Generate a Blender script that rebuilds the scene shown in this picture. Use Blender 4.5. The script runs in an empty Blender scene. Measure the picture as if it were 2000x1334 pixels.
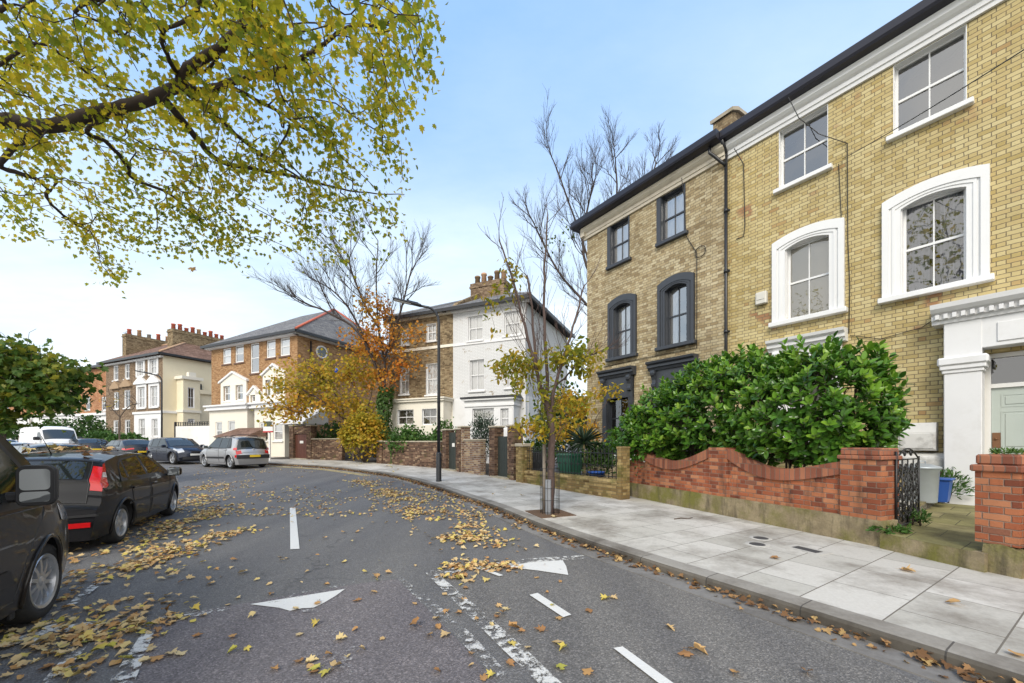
import bpy, bmesh, math, random
import numpy as np
from mathutils import Vector, Matrix, noise as mnoise
SC = bpy.context.scene
COL = SC.collection
PI = math.pi
# ------------------------------------------------------------------ camera model of the photograph
F, HZ, CH = 760.0, 863.0, 1.62
SLOPE, Y0S, Y1S = 0.025, 11.0, 60.0
def gz(y): return SLOPE * (min(max(y, Y0S), Y1S) - Y0S)          # the street climbs gently beyond 11 m
def G(px, py, dz=0.0):                                           # where a sight line meets the ground
    k = (py - HZ) / F
    Y = (CH - dz) / k if k > 0 else 999
    if Y > Y0S: Y = (CH - dz + SLOPE * Y0S) / (k + SLOPE)
    return Vector(((px - 1000) / F * Y, Y, gz(Y) + dz))
def at(px, py, Y): return Vector(((px - 1000) / F * Y, Y, CH + (HZ - py) / F * Y))
class Fr:
    """vertical plane: origin, direction to the right; y points into the building"""
    def __init__(s, o, d):
        s.o = Vector((o[0], o[1])); s.d = Vector((d[0], d[1])).normalized(); s.n = Vector((-s.d.y, s.d.x))
        s.rot = math.atan2(s.d.y, s.d.x)
    def Y(s, px, off=0):
        a = (px - 1000) / F
        return (s.o.dot(s.n) + off) / (a * s.n.x + s.n.y)
    def x(s, px, off=0):
        a = (px - 1000) / F; Y = s.Y(px, off)
        return (Vector((a * Y, Y)) - s.o).dot(s.d)
    def z(s, px, py, off=0): return CH + (HZ - py) / F * s.Y(px, off)
    def w(s, lx, ly=0, z=0):
        p = s.o + s.d * lx + s.n * ly
        return Vector((p.x, p.y, z))
# ------------------------------------------------------------------ object helpers
def link(o, parent=None):
    COL.objects.link(o)
    if parent is not None: o.parent = parent
    return o
def thing(name, label, cat, loc=(0, 0, 0), rot=0, group=None):
    o = bpy.data.objects.new(name, None); link(o)
    o.empty_display_size = .2
    o.location = loc; o.rotation_euler = (0, 0, rot)
    return tag(o, label, cat, group)
def tag(o, label=None, cat=None, group=None, kind=None):
    if label: o['label'] = label
    if cat: o['category'] = cat
    if group: o['group'] = group
    if kind: o['kind'] = kind
    return o
def copy_tree(o, parent=None):
    c = o.copy(); COL.objects.link(c); c.parent = parent
    for ch in list(o.children): copy_tree(ch, c)
    return c
class MB:
    def __init__(s): s.v = []; s.f = []; s.sm = []
    def add(s, vs, fs, smooth=False, M=None):
        b = len(s.v)
        for p in vs:
            p = Vector(p)
            s.v.append(M @ p if M else p)
        for f in fs:
            s.f.append([b + i for i in f]); s.sm.append(smooth)
        return s
    def box(s, x0, x1, y0, y1, z0, z1, M=None):
        if x0 > x1: x0, x1 = x1, x0
        if y0 > y1: y0, y1 = y1, y0
        if z0 > z1: z0, z1 = z1, z0
        v = [(x0,y0,z0),(x1,y0,z0),(x1,y1,z0),(x0,y1,z0),(x0,y0,z1),(x1,y0,z1),(x1,y1,z1),(x0,y1,z1)]
        return s.add(v, [(0,3,2,1),(4,5,6,7),(0,1,5,4),(1,2,6,5),(2,3,7,6),(3,0,4,7)], False, M)
    def cbox(s, x0, x1, y0, y1, z0, z1, c=.01, M=None):
        """box with chamfered edges"""
        X=[x0,x0+c,x1-c,x1]; Y=[y0,y0+c,y1-c,y1]
        ring=lambda i: [(X[1],Y[0]),(X[2],Y[0]),(X[3],Y[1]),(X[3],Y[2]),(X[2],Y[3]),(X[1],Y[3]),(X[0],Y[2]),(X[0],Y[1])] if i else [(X[1],Y[1]),(X[2],Y[1]),(X[2],Y[1]),(X[2],Y[2]),(X[2],Y[2]),(X[1],Y[2]),(X[1],Y[2]),(X[1],Y[1])]
        v=[]; 
        for i,z in ((0,z0),(1,z0+c),(1,z1-c),(0,z1)):
            v += [(p[0],p[1],z) for p in ring(i)]
        f=[]
        for k in range(3):
            for i in range(8):
                j=(i+1)%8; f.append((k*8+i,k*8+j,(k+1)*8+j,(k+1)*8+i))
        f.append((7,5,3,1)); f.append((24+1,24+3,24+5,24+7))
        return s.add(v,f,False,M)
    def prism(s, poly, y0, y1, M=None, plane='xz'):
        """polygon in xz pushed along y (or xy pushed along z)"""
        n = len(poly)
        if plane == 'xz':
            v = [(p[0], y0, p[1]) for p in poly] + [(p[0], y1, p[1]) for p in poly]
        elif plane == 'yz':
            v = [(y0, p[0], p[1]) for p in poly] + [(y1, p[0], p[1]) for p in poly]
        else:
            v = [(p[0], p[1], y0) for p in poly] + [(p[0], p[1], y1) for p in poly]
        f = [tuple(range(n)), tuple(range(2*n-1, n-1, -1))]
        f += [(i, n+i, n+(i+1)%n, (i+1)%n) for i in range(n)]
        return s.add(v, f, False, M)
    def tube(s, path, rad, k=6, cap=True, smooth=True, M=None):
        path = [Vector(p) for p in path]; n = len(path)
        if not hasattr(rad, '__len__'): rad = [rad]*n
        vs = []; prev = None
        for i, p in enumerate(path):
            t = (path[min(i+1, n-1)] - path[max(i-1, 0)])
            if t.length < 1e-9: t = Vector((0,0,1))
            t.normalize()
            if prev is None:
                a = Vector((0,0,1)) if abs(t.z) < .9 else Vector((1,0,0))
                u = t.cross(a).normalized()
            else:
                u = prev - t*prev.dot(t)
                u = u.normalized() if u.length > 1e-6 else t.orthogonal().normalized()
            prev = u; w = t.cross(u)
            for j in range(k):
                a = 2*PI*j/k
                vs.append(p + (u*math.cos(a) + w*math.sin(a))*rad[i])
        f = []
        for i in range(n-1):
            for j in range(k):
                f.append((i*k+j, i*k+(j+1)%k, (i+1)*k+(j+1)%k, (i+1)*k+j))
        b = len(s.f)
        s.add(vs, f, smooth, M)
        if cap: 
            bb = len(s.v) - n*k
            s.f.append([bb+j for j in range(k-1,-1,-1)]); s.sm.append(False)
            s.f.append([bb+(n-1)*k+j for j in range(k)]); s.sm.append(False)
        return s
    def lathe(s, prof, k=24, M=None, smooth=True, axis='z'):
        vs=[]; n=len(prof)
        for r,z in prof:
            for j in range(k):
                a=2*PI*j/k
                if axis=='z': vs.append((r*math.cos(a), r*math.sin(a), z))
                else: vs.append((r*math.cos(a), z, r*math.sin(a)))
        f=[(i*k+j, i*k+(j+1)%k, (i+1)*k+(j+1)%k, (i+1)*k+j) for i in range(n-1) for j in range(k)]
        return s.add(vs,f,smooth,M)
    def grid(s, P, smooth=True, flip=False, M=None):
        """P[i][j] points"""
        n=len(P); m=len(P[0]); vs=[p for r in P for p in r]
        f=[(i*m+j,(i+1)*m+j,(i+1)*m+j+1,i*m+j+1) for i in range(n-1) for j in range(m-1)]
        if flip: f=[q[::-1] for q in f]
        return s.add(vs,f,smooth,M)
    def build(s, name, mat, parent=None, fix=False, sharp=None, mtx=None):
        me = bpy.data.meshes.new(name)
        me.from_pydata([tuple(p) for p in s.v], [], s.f)
        me.polygons.foreach_set('use_smooth', s.sm)
        if fix:
            bm = bmesh.new(); bm.from_mesh(me); bmesh.ops.recalc_face_normals(bm, faces=bm.faces); bm.to_mesh(me); bm.free()
        if sharp is not None: me.set_sharp_from_angle(angle=math.radians(sharp))
        if mat: me.materials.append(mat)
        o = bpy.data.objects.new(name, me); link(o, parent)
        if mtx is not None: o.matrix_local = mtx
        return o
def lerp(a, b, t): return a + (b-a)*t
def poly_at(pts, x):
    return float(np.interp(x, [p[0] for p in pts], [p[1] for p in pts]))
# ------------------------------------------------------------------ materials
def nmat(name):
    m = bpy.data.materials.new(name); m.use_nodes = True
    nt = m.node_tree
    return m, nt, nt.nodes['Principled BSDF']
def nd(nt, ty, ins=None, **pr):
    n = nt.nodes.new(ty)
    for k, v in pr.items(): setattr(n, k, v)
    for k, v in (ins or {}).items():
        s = n.inputs[k]
        if isinstance(v, bpy.types.NodeSocket): nt.links.new(v, s)
        else: s.default_value = v
    return n
def rgba(c): return (c[0], c[1], c[2], 1)
def math_(nt, op, a, b=0.0, c=None):
    d = {0: a, 1: b}
    if c is not None: d[2] = c
    return nd(nt, 'ShaderNodeMath', d, operation=op).outputs[0]
def mixc(nt, fac, a, b, blend='MIX'):
    n = nd(nt, 'ShaderNodeMix', data_type='RGBA', blend_type=blend)
    for k, v in ((0, fac), (6, a), (7, b)):
        if isinstance(v, bpy.types.NodeSocket): nt.links.new(v, n.inputs[k])
        else: n.inputs[k].default_value = v if k == 0 else (rgba(v) if len(v) == 3 else v)
    return n.outputs[2]
def ramp(nt, fac, stops, interp='LINEAR'):
    n = nt.nodes.new('ShaderNodeValToRGB'); cr = n.color_ramp; cr.interpolation = interp
    while len(cr.elements) < len(stops): cr.elements.new(.5)
    for e, (p, c) in zip(cr.elements, stops):
        e.position = p; e.color = rgba(c) if len(c) == 3 else c
    nt.links.new(fac, n.inputs[0]); return n.outputs[0]
def noise_(nt, vec, scale, detail=4, rough=.55):
    return nd(nt, 'ShaderNodeTexNoise', {'Vector': vec, 'Scale': scale, 'Detail': detail, 'Roughness': rough}).outputs['Fac']
def objc(nt): return nd(nt, 'ShaderNodeTexCoord').outputs['Object']
def geoP(nt): return nd(nt, 'ShaderNodeNewGeometry').outputs['Position']
def bump(nt, b, h, strength=.3, dist=.01):
    n = nd(nt, 'ShaderNodeBump', {'Height': h, 'Strength': strength, 'Distance': dist})
    nt.links.new(n.outputs[0], b.inputs['Normal'])
def L(nt, a, b): nt.links.new(a, b)
_mc = {}
def plain(name, col, rough=.6, var=.12, scale=6, metal=0, bmp=0, dirt=None, coat=0, spec=None):
    """a solid colour with soft mottling (and optional dirt colour in blotches)"""
    if name in _mc: return _mc[name]
    m, nt, b = nmat(name)
    v = objc(nt)
    n1 = noise_(nt, v, scale, 5, .6)
    c = mixc(nt, n1, tuple(x*(1-var) for x in col), tuple(min(1, x*(1+var)) for x in col))
    if dirt:
        n2 = ramp(nt, noise_(nt, v, dirt[1], 6, .65), [(dirt[2], (0,0,0)), (min(1,dirt[2]+.25), (1,1,1))])
        c = mixc(nt, math_(nt, 'MULTIPLY', n2, dirt[3] if len(dirt) > 3 else .6), c, dirt[0])
    L(nt, c, b.inputs['Base Color'])
    b.inputs['Roughness'].default_value = rough; b.inputs['Metallic'].default_value = metal
    if coat: b.inputs['Coat Weight'].default_value = coat; b.inputs['Coat Roughness'].default_value = .04
    if spec is not None: b.inputs['Specular IOR Level'].default_value = spec
    if bmp: bump(nt, b, noise_(nt, v, scale*12, 4, .6), bmp, .004)
    _mc[name] = m; return m
def brickmat(name, pal, mortar, bw=.225, bh=.075, ms=.006, stain=None, dirtpow=.35, b_str=.5, moss=None, patch=None, painted=None, flem=True):
    m, nt, b = nmat(name)
    o = objc(nt)
    sep = nd(nt, 'ShaderNodeSeparateXYZ', {0: o})
    wob = math_(nt, 'MULTIPLY', math_(nt, 'SUBTRACT', noise_(nt, o, 9, 3), .5), .012)
    u = math_(nt, 'ADD', math_(nt, 'ADD', math_(nt, 'ADD', sep.outputs[0], sep.outputs[1]), 400*bw), wob)
    v = math_(nt, 'ADD', math_(nt, 'ADD', sep.outputs[2], 200*bh), wob)
    row = math_(nt, 'FLOOR', math_(nt, 'DIVIDE', v, bh))
    odd = math_(nt, 'MODULO', row, 2.0)
    off = math_(nt, 'MULTIPLY', math_(nt, 'SUBTRACT', 1.0, odd), .5*bw)
    cl = math_(nt, 'FLOOR', math_(nt, 'DIVIDE', math_(nt, 'ADD', u, off), bw))
    idv = nd(nt, 'ShaderNodeCombineXYZ', {0: cl, 1: row}).outputs[0]
    wn = nd(nt, 'ShaderNodeTexWhiteNoise', {'Vector': idv}, noise_dimensions='2D').outputs['Value']
    uv = nd(nt, 'ShaderNodeCombineXYZ', {0: u, 1: v}).outputs[0]
    bt = nd(nt, 'ShaderNodeTexBrick', {'Vector': uv, 'Scale': 1.0, 'Mortar Size': ms, 'Mortar Smooth': .35, 'Brick Width': bw, 'Row Height': bh}, offset=.5, offset_frequency=2)
    fac = bt.outputs['Fac']
    if flem:                                                   # Flemish bond: header, stretcher, header ...
        hd_, pr_ = bw*.5, bw*1.5
        u2 = math_(nt, 'ADD', u, math_(nt, 'MULTIPLY', odd, pr_*.5)); q_ = math_(nt, 'DIVIDE', u2, pr_); ce = math_(nt, 'FLOOR', q_)
        f_ = math_(nt, 'MULTIPLY', math_(nt, 'SUBTRACT', q_, ce), pr_); st_ = math_(nt, 'GREATER_THAN', f_, hd_)
        dv = math_(nt, 'MINIMUM', math_(nt, 'MINIMUM', f_, math_(nt, 'ABSOLUTE', math_(nt, 'SUBTRACT', f_, hd_))), math_(nt, 'SUBTRACT', pr_, f_))
        g_ = math_(nt, 'MULTIPLY', math_(nt, 'SUBTRACT', math_(nt, 'DIVIDE', v, bh), row), bh); dh = math_(nt, 'MINIMUM', g_, math_(nt, 'SUBTRACT', bh, g_))
        dm = math_(nt, 'ADD', math_(nt, 'MINIMUM', dv, dh), math_(nt, 'MULTIPLY', math_(nt, 'SUBTRACT', noise_(nt, o, 28, 3), .5), ms*1.1))
        mr = nd(nt, 'ShaderNodeMapRange', {0: dm, 1: ms*.35, 2: ms*1.0, 3: 1.0, 4: 0.0}); mr.clamp = True; fac = mr.outputs[0]
        idv = nd(nt, 'ShaderNodeCombineXYZ', {0: math_(nt, 'ADD', math_(nt, 'MULTIPLY', ce, 2.0), st_), 1: row}).outputs[0]
        wn = nd(nt, 'ShaderNodeTexWhiteNoise', {'Vector': idv}, noise_dimensions='2D').outputs['Value']
    c = ramp(nt, wn, pal)
    if patch:
        pm = ramp(nt, noise_(nt, o, patch[1], 3, .5), [(patch[2], (0,0,0)), (patch[2]+.06, (1,1,1))])
        wn2 = nd(nt, 'ShaderNodeTexWhiteNoise', {'Vector': idv, 'W': 3.0}, noise_dimensions='4D').outputs['Value']
        sel = math_(nt, 'MULTIPLY', pm, math_(nt, 'GREATER_THAN', wn2, .45))
        c = mixc(nt, sel, c, patch[0])
    fine = noise_(nt, o, 45, 5, .7)
    c = mixc(nt, math_(nt, 'MULTIPLY', fine, .55), c, (.5,.5,.5), 'OVERLAY')
    c = mixc(nt, fac, c, mortar)
    if painted:
        wear = ramp(nt, noise_(nt, o, painted[1], 8, .75), [(painted[2], (1,1,1)), (painted[2]+.05, (0,0,0))])
        pc = mixc(nt, math_(nt, 'MULTIPLY', fac, .6), painted[0], tuple(.55*x for x in painted[0]))
        c = mixc(nt, wear, pc, c)
    big = noise_(nt, o, .7, 6, .62)
    k = ramp(nt, big, [(.3, (1-dirtpow,)*3), (.62, (1,1,1))])
    c = mixc(nt, 1.0, c, k, 'MULTIPLY')
    if stain:
        sv = nd(nt, 'ShaderNodeMapping', {'Vector': o, 'Scale': (1.6, 1.6, .35)}).outputs[0]
        sm = ramp(nt, noise_(nt, sv, stain[1], 6, .65), [(stain[2], (0,0,0)), (stain[2]+.18, (1,1,1))])
        c = mixc(nt, math_(nt, 'MULTIPLY', sm, stain[3]), c, stain[0])
    if moss:
        mm = ramp(nt, noise_(nt, o, moss[1], 6, .7), [(moss[2], (0,0,0)), (moss[2]+.15, (1,1,1))])
        c = mixc(nt, math_(nt, 'MULTIPLY', mm, .75), c, moss[0])
    L(nt, c, b.inputs['Base Color']); b.inputs['Roughness'].default_value = .9
    b.inputs['Specular IOR Level'].default_value = .2
    h = math_(nt, 'ADD', math_(nt, 'SUBTRACT', 1.0, fac), math_(nt, 'MULTIPLY', fine, .5))
    bump(nt, b, h, b_str, .012)
    return m
def asphalt(name, base, tint, speck=.5, scale=1.0):
    m, nt, b = nmat(name)
    p = geoP(nt)
    big = noise_(nt, p, .35*scale, 6, .6); mid = noise_(nt, p, 4, 4, .6)
    c = mixc(nt, big, tuple(x*.8 for x in base), tuple(x*1.2 for x in base))
    c = mixc(nt, math_(nt, 'MULTIPLY', mid, .4), c, tint)
    vor = nd(nt, 'ShaderNodeTexVoronoi', {'Vector': p, 'Scale': 95.0, 'Randomness': 1.0})
    sp = ramp(nt, nd(nt, 'ShaderNodeSeparateColor', {0: vor.outputs['Color']}).outputs[0], [(.0, (.35,.35,.35)), (.5, (.85,.85,.85)), (.8, (1.15,1.15,1.15)), (1, (2.1,2.05,2.0))])
    c = mixc(nt, speck, c, mixc(nt, 1.0, c, sp, 'MULTIPLY'))
    # tyre-polished bands, oil and repairs
    wv = nd(nt, 'ShaderNodeMapping', {'Vector': p, 'Rotation': (0, 0, math.radians(-20)), 'Scale': (1.1, .12, 1)}).outputs[0]
    tr = ramp(nt, noise_(nt, wv, 1.6, 3, .5), [(.35, (.84,.84,.86)), (.65, (1.08,1.07,1.05))])
    c = mixc(nt, 1.0, c, tr, 'MULTIPLY')
    # hairline cracks
    wp = nd(nt, 'ShaderNodeVectorMath', {0: p, 1: nd(nt, 'ShaderNodeVectorMath', {0: nd(nt, 'ShaderNodeTexNoise', {'Vector': p, 'Scale': 1.5, 'Detail': 4}).outputs['Color'], 3: .9}, operation='SCALE').outputs[0]}, operation='ADD').outputs[0]
    ve = nd(nt, 'ShaderNodeTexVoronoi', {'Vector': wp, 'Scale': .33}, feature='DISTANCE_TO_EDGE').outputs['Distance']
    ck = ramp(nt, ve, [(.0, (1,1,1)), (.006, (0,0,0))]); ck = math_(nt, 'MULTIPLY', ck, ramp(nt, noise_(nt, p, .5, 2), [(.45, (0,0,0)), (.6, (1,1,1))]))
    c = mixc(nt, math_(nt, 'MULTIPLY', ck, .6), c, tuple(.35*x for x in base))
    L(nt, c, b.inputs['Base Color']); b.inputs['Roughness'].default_value = .82
    b.inputs['Specular IOR Level'].default_value = .35
    bump(nt, b, math_(nt, 'ADD', vor.outputs['Distance'], math_(nt, 'MULTIPLY', noise_(nt, p, 60, 3), .6)), .55, .008)
    return m
def worn_paint(name, col, thr, asph=(.145,.142,.144), sc=14):
    m, nt, b = nmat(name); p = geoP(nt)
    n1 = noise_(nt, p, sc, 8, .75); n2 = noise_(nt, p, 2.2, 3, .5)
    s = math_(nt, 'ADD', math_(nt, 'MULTIPLY', n1, .7), math_(nt, 'MULTIPLY', n2, .3))
    f = ramp(nt, s, [(max(0, thr-.03), (0,0,0)), (thr+.03, (1,1,1))])
    vor = nd(nt, 'ShaderNodeTexVoronoi', {'Vector': p, 'Scale': 95.0}).outputs['Distance']
    c = mixc(nt, noise_(nt, p, 30, 4), tuple(x*.85 for x in col), col)
    L(nt, c, b.inputs['Base Color']); b.inputs['Roughness'].default_value = .75
    bump(nt, b, vor, .4, .006)
    tr = nd(nt, 'ShaderNodeBsdfTransparent')                     # where the paint has gone the road below shows
    mx = nd(nt, 'ShaderNodeMixShader', {0: f, 1: tr.outputs[0], 2: b.outputs[0]}); L(nt, mx.outputs[0], nt.nodes['Material Output'].inputs[0])
    return m
def leafmat(name, stops, scale=.9, mixn=.45, trans=.35, rough=.5, spec=.3, objrand=False):
    m, nt, b = nmat(name)
    g = nd(nt, 'ShaderNodeNewGeometry')
    r = nd(nt, 'ShaderNodeObjectInfo').outputs['Random'] if objrand else g.outputs['Random Per Island']
    n = ramp(nt, noise_(nt, g.outputs['Position'], scale, 3, .5), [(.3, (0,0,0)), (.7, (1,1,1))])
    f = math_(nt, 'ADD', math_(nt, 'MULTIPLY', r, 1-mixn), math_(nt, 'MULTIPLY', n, mixn))
    c = ramp(nt, f, stops)
    vv = noise_(nt, objc(nt), 40, 3, .6)
    c = mixc(nt, math_(nt, 'MULTIPLY', vv, .35), c, tuple(.45*x for x in stops[len(stops)//2][1]))
    L(nt, c, b.inputs['Base Color']); b.inputs['Roughness'].default_value = rough
    b.inputs['Specular IOR Level'].default_value = spec
    if trans:
        t = nd(nt, 'ShaderNodeBsdfTranslucent', {'Color': c})
        mx = nd(nt, 'ShaderNodeMixShader', {0: trans, 1: b.outputs[0], 2: t.outputs[0]})
        L(nt, mx.outputs[0], nt.nodes['Material Output'].inputs[0])
    return m
def glassmat(name, tint=(.02,.025,.03), refl=.06, trans=.8, rough=.01):
    """window pane: clear with a sky reflection that grows at grazing angles, over a dark interior"""
    m, nt, b = nmat(name)
    tr = nd(nt, 'ShaderNodeBsdfTransparent', {'Color': (trans, trans, trans, 1)})
    g = nd(nt, 'ShaderNodeBsdfGlossy', {'Color': (1,1,1,1), 'Roughness': rough})
    wob = noise_(nt, objc(nt), 2.5, 2, .5)
    bn = nd(nt, 'ShaderNodeBump', {'Height': wob, 'Strength': .08, 'Distance': .02})
    L(nt, bn.outputs[0], g.inputs['Normal'])
    fr = nd(nt, 'ShaderNodeFresnel', {'IOR': 1.45})
    f = math_(nt, 'ADD', math_(nt, 'MULTIPLY', fr.outputs[0], 1.3), refl)
    mx = nd(nt, 'ShaderNodeMixShader', {0: f, 1: tr.outputs[0], 2: g.outputs[0]})
    L(nt, mx.outputs[0], nt.nodes['Material Output'].inputs[0])
    return m
def carpaint(name, col, metal=.3, rough=.28, dirt=(.10,.09,.07), dirtamt=.12):
    m, nt, b = nmat(name)
    o = objc(nt)
    sep = nd(nt, 'ShaderNodeSeparateXYZ', {0: o})
    n = noise_(nt, o, 5, 6, .7)
    low = ramp(nt, sep.outputs[2], [(.15, (1,1,1)), (.75, (.12,.12,.12))])
    f = math_(nt, 'MULTIPLY', math_(nt, 'MULTIPLY', low, n), dirtamt*4)
    c = mixc(nt, f, col, dirt)
    L(nt, c, b.inputs['Base Color'])
    b.inputs['Metallic'].default_value = metal; b.inputs['Specular IOR Level'].default_value = .5 if metal > .15 else .15
    L(nt, math_(nt, 'ADD', rough, math_(nt, 'MULTIPLY', f, .6)), b.inputs['Roughness'])
    b.inputs['Coat Weight'].default_value = .55; b.inputs['Coat Roughness'].default_value = .03
    return m
# ------------------------------------------------------------------ palette
BR_A = brickmat('yellow stock brick', [(0,(.42,.32,.13)),(.2,(.49,.385,.18)),(.55,(.53,.43,.215)),(.85,(.59,.495,.265)),(.97,(.48,.36,.16)),(1,(.38,.24,.11))], (.19,.155,.10), .235, .088, .0095, stain=((.22,.15,.07),.55,.60,.3), dirtpow=.16, patch=((.36,.20,.105),.9,.61))
BR_B = brickmat('grey yellow stock brick', [(0,(.27,.20,.11)),(.25,(.40,.315,.18)),(.55,(.47,.385,.235)),(.88,(.55,.47,.31)),(1,(.25,.18,.10))], (.18,.15,.105), .235, .088, .0095, stain=((.17,.13,.08),.6,.56,.4), dirtpow=.28)
BR_D = brickmat('sooty stock brick', [(0,(.12,.085,.05)),(.4,(.26,.19,.11)),(.8,(.36,.28,.17)),(1,(.17,.11,.06))], (.13,.11,.08), .23, .078, .007, dirtpow=.3)
BR_E = brickmat('brown modern brick', [(0,(.24,.125,.055)),(.5,(.36,.20,.095)),(1,(.44,.27,.14))], (.25,.20,.14), .23, .078, .007, dirtpow=.15)
BR_F = brickmat('brown grey brick', [(0,(.13,.085,.055)),(.5,(.22,.155,.10)),(1,(.30,.22,.15))], (.16,.13,.10), .23, .078, .007, dirtpow=.2)
BR_O = brickmat('orange brick', [(0,(.34,.14,.065)),(.5,(.46,.21,.10)),(1,(.52,.30,.17))], (.28,.22,.16), .23, .078, .007, dirtpow=.3)
BR_R = brickmat('red garden brick', [(0,(.17,.055,.034)),(.3,(.33,.100,.050)),(.65,(.43,.150,.070)),(.9,(.49,.22,.115)),(1,(.22,.09,.06))], (.30,.20,.15), .225, .080, .008, stain=((.045,.03,.024),1.7,.55,.85), dirtpow=.4, b_str=.8)
BR_RD = brickmat('dark red coping brick', [(0,(.18,.065,.042)),(.5,(.31,.115,.068)),(1,(.40,.17,.095))], (.2,.13,.10), .085, .3, .007, moss=((.09,.10,.03),3,.58), dirtpow=.3, flem=False)
BR_W = brickmat('old dark wall brick', [(0,(.06,.033,.025)),(.5,(.125,.07,.048)),(.85,(.20,.12,.08)),(1,(.34,.25,.16))], (.17,.14,.10), .23, .078, .008, moss=((.10,.11,.03),1.6,.57), dirtpow=.35)
BR_Y = brickmat('mossy yellow wall brick', [(0,(.16,.10,.04)),(.5,(.29,.20,.085)),(1,(.42,.31,.14))], (.17,.14,.08), .23, .078, .008, moss=((.10,.10,.025),1.4,.47), dirtpow=.3)
BR_P = brickmat('white painted brick', [(0,(.2,.14,.08)),(1,(.4,.3,.18))], (.3,.27,.2), .24, .085, .012, dirtpow=.06, painted=((.64,.645,.65),1.6,.36))
WHITE = plain('white painted stucco', (.70,.70,.705), .55, .05, 2.5, dirt=((.45,.43,.38), 1.7, .56, .35), bmp=.1)
GLOSSW = plain('white gloss paint', (.74,.74,.735), .35, .04, 4)
CREAM = plain('cream render', (.70,.63,.47), .8, .05, 1.2, dirt=((.5,.45,.34), .8, .55, .35))
CREAMW = plain('cream white trim', (.72,.68,.59), .6, .05, 2)
CHAR = plain('charcoal paint', (.040,.045,.055), .45, .15, 4)
BLACKP = plain('black gloss paint', (.016,.017,.02), .35, .2, 6)
GUTTER = plain('black plastic gutter', (.012,.012,.022), .4, .2, 3)
SLATE = plain('roof slate', (.17,.17,.185), .7, .3, 4, dirt=((.25,.24,.2), 2, .5, .5), bmp=.4)
def slatemat(name, c0, c1):
    return brickmat(name, [(0,c0),(.5,tuple((a+b)/2 for a,b in zip(c0,c1))),(1,c1)], tuple(x*.45 for x in c0), .3, .14, .008, dirtpow=.3, b_str=.7, flem=False)
SLATEG = slatemat('grey slate tiles', (.15,.15,.16), (.24,.235,.23))
TILEB = slatemat('brown roof tiles', (.16,.095,.07), (.27,.17,.13))
TERRA = plain('terracotta', (.50,.13,.08), .8, .25, 5)
TERRAP = plain('pale terracotta', (.5,.32,.2), .8, .25, 5)
LEAD = plain('lead flashing', (.22,.23,.25), .5, .2, 4)
CONC = plain('mossy concrete', (.30,.25,.155), .9, .3, 2.5, dirt=((.15,.15,.035), 1.6, .42, .85), bmp=.8)
def oldconc(name, c0, c1, moss, grime):
    m, nt, b = nmat(name); o = objc(nt)
    n1 = noise_(nt, o, 3.2, 8, .68); n2 = noise_(nt, o, 34, 6, .72); n3 = noise_(nt, o, 1.4, 7, .66)
    c = ramp(nt, n1, [(.3, c0), (.62, c1)])
    c = mixc(nt, ramp(nt, n3, [(.43, (0,0,0)), (.60, (.9,.9,.9))]), c, moss)
    sz = nd(nt, 'ShaderNodeSeparateXYZ', {0: o}).outputs[2]
    sv = nd(nt, 'ShaderNodeMapping', {'Vector': o, 'Scale': (3.0, 3.0, .5)}).outputs[0]
    c = mixc(nt, ramp(nt, noise_(nt, sv, 2.2, 6, .7), [(.50, (0,0,0)), (.68, (.75,.75,.75))]), c, grime)
    c = mixc(nt, .6, c, mixc(nt, n2, (.2,.2,.2), (.8,.8,.8)), 'OVERLAY')
    L(nt, c, b.inputs['Base Color']); b.inputs['Roughness'].default_value = .93; b.inputs['Specular IOR Level'].default_value = .2
    bump(nt, b, math_(nt, 'ADD', n2, math_(nt, 'MULTIPLY', n1, 1.5)), .8, .015); return m
CONC = oldconc('old mossy concrete', (.17,.135,.085), (.33,.27,.17), (.155,.15,.035), (.075,.065,.045))
CONC2 = plain('pale concrete', (.46,.44,.40), .9, .2, 3, dirt=((.12,.12,.11), 2.2, .55, .8), bmp=.3)
STONE = plain('coping stone', (.40,.35,.27), .9, .2, 4, dirt=((.14,.14,.06), 2.5, .5, .6), bmp=.3)
IRON = plain('black painted iron', (.012,.012,.014), .45, .2, 8)
GALV = plain('galvanised steel', (.36,.38,.41), .45, .15, 9, metal=.5)
POST = plain('black lamp post paint', (.013,.015,.02), .38, .2, 5)
LAMPG = plain('grey lamp lens', (.5,.5,.5), .3, .05, 5)
BARK = plain('rough grey brown bark', (.10,.075,.058), .95, .4, 7, bmp=.9, dirt=((.16,.14,.11), 5, .5, .6))
BARKT = plain('dark twig bark', (.055,.041,.036), .95, .3, 7, bmp=.5)
BARKP = plain('dark plane bark', (.045,.032,.028), .95, .4, 7, bmp=.8)
BARKC = plain('cherry bark', (.085,.055,.047), .8, .35, 8, bmp=.6, dirt=((.22,.17,.14), 6, .55, .6))
SOIL = plain('dark garden soil', (.055,.042,.03), 1, .4, 3, bmp=.6)
BARKCHIP = plain('bark chips', (.12,.07,.04), 1, .5, 25, bmp=1)
RUBBER = plain('tyre rubber', (.018,.018,.019), .8, .2, 8, dirt=((.07,.065,.055), 8, .5, .5), bmp=.3)
ALLOY = plain('alloy wheel', (.50,.51,.53), .3, .1, 5, metal=.75)
ALLOYD = plain('dark alloy recess', (.03,.03,.032), .5, .2, 5)
BLKPL = plain('black plastic trim', (.022,.022,.024), .55, .2, 8)
CARGLASS = plain('dark car glass', (.014,.018,.018), .03, .1, 2, spec=.8)
CARGLASS2 = plain('car glass', (.035,.045,.05), .03, .1, 2, spec=.9)
REDL = plain('red tail lamp', (.55,.012,.015), .12, .15, 12, coat=1)
CLRL = plain('clear lamp', (.62,.55,.54), .12, .1, 14, coat=1)
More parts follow.
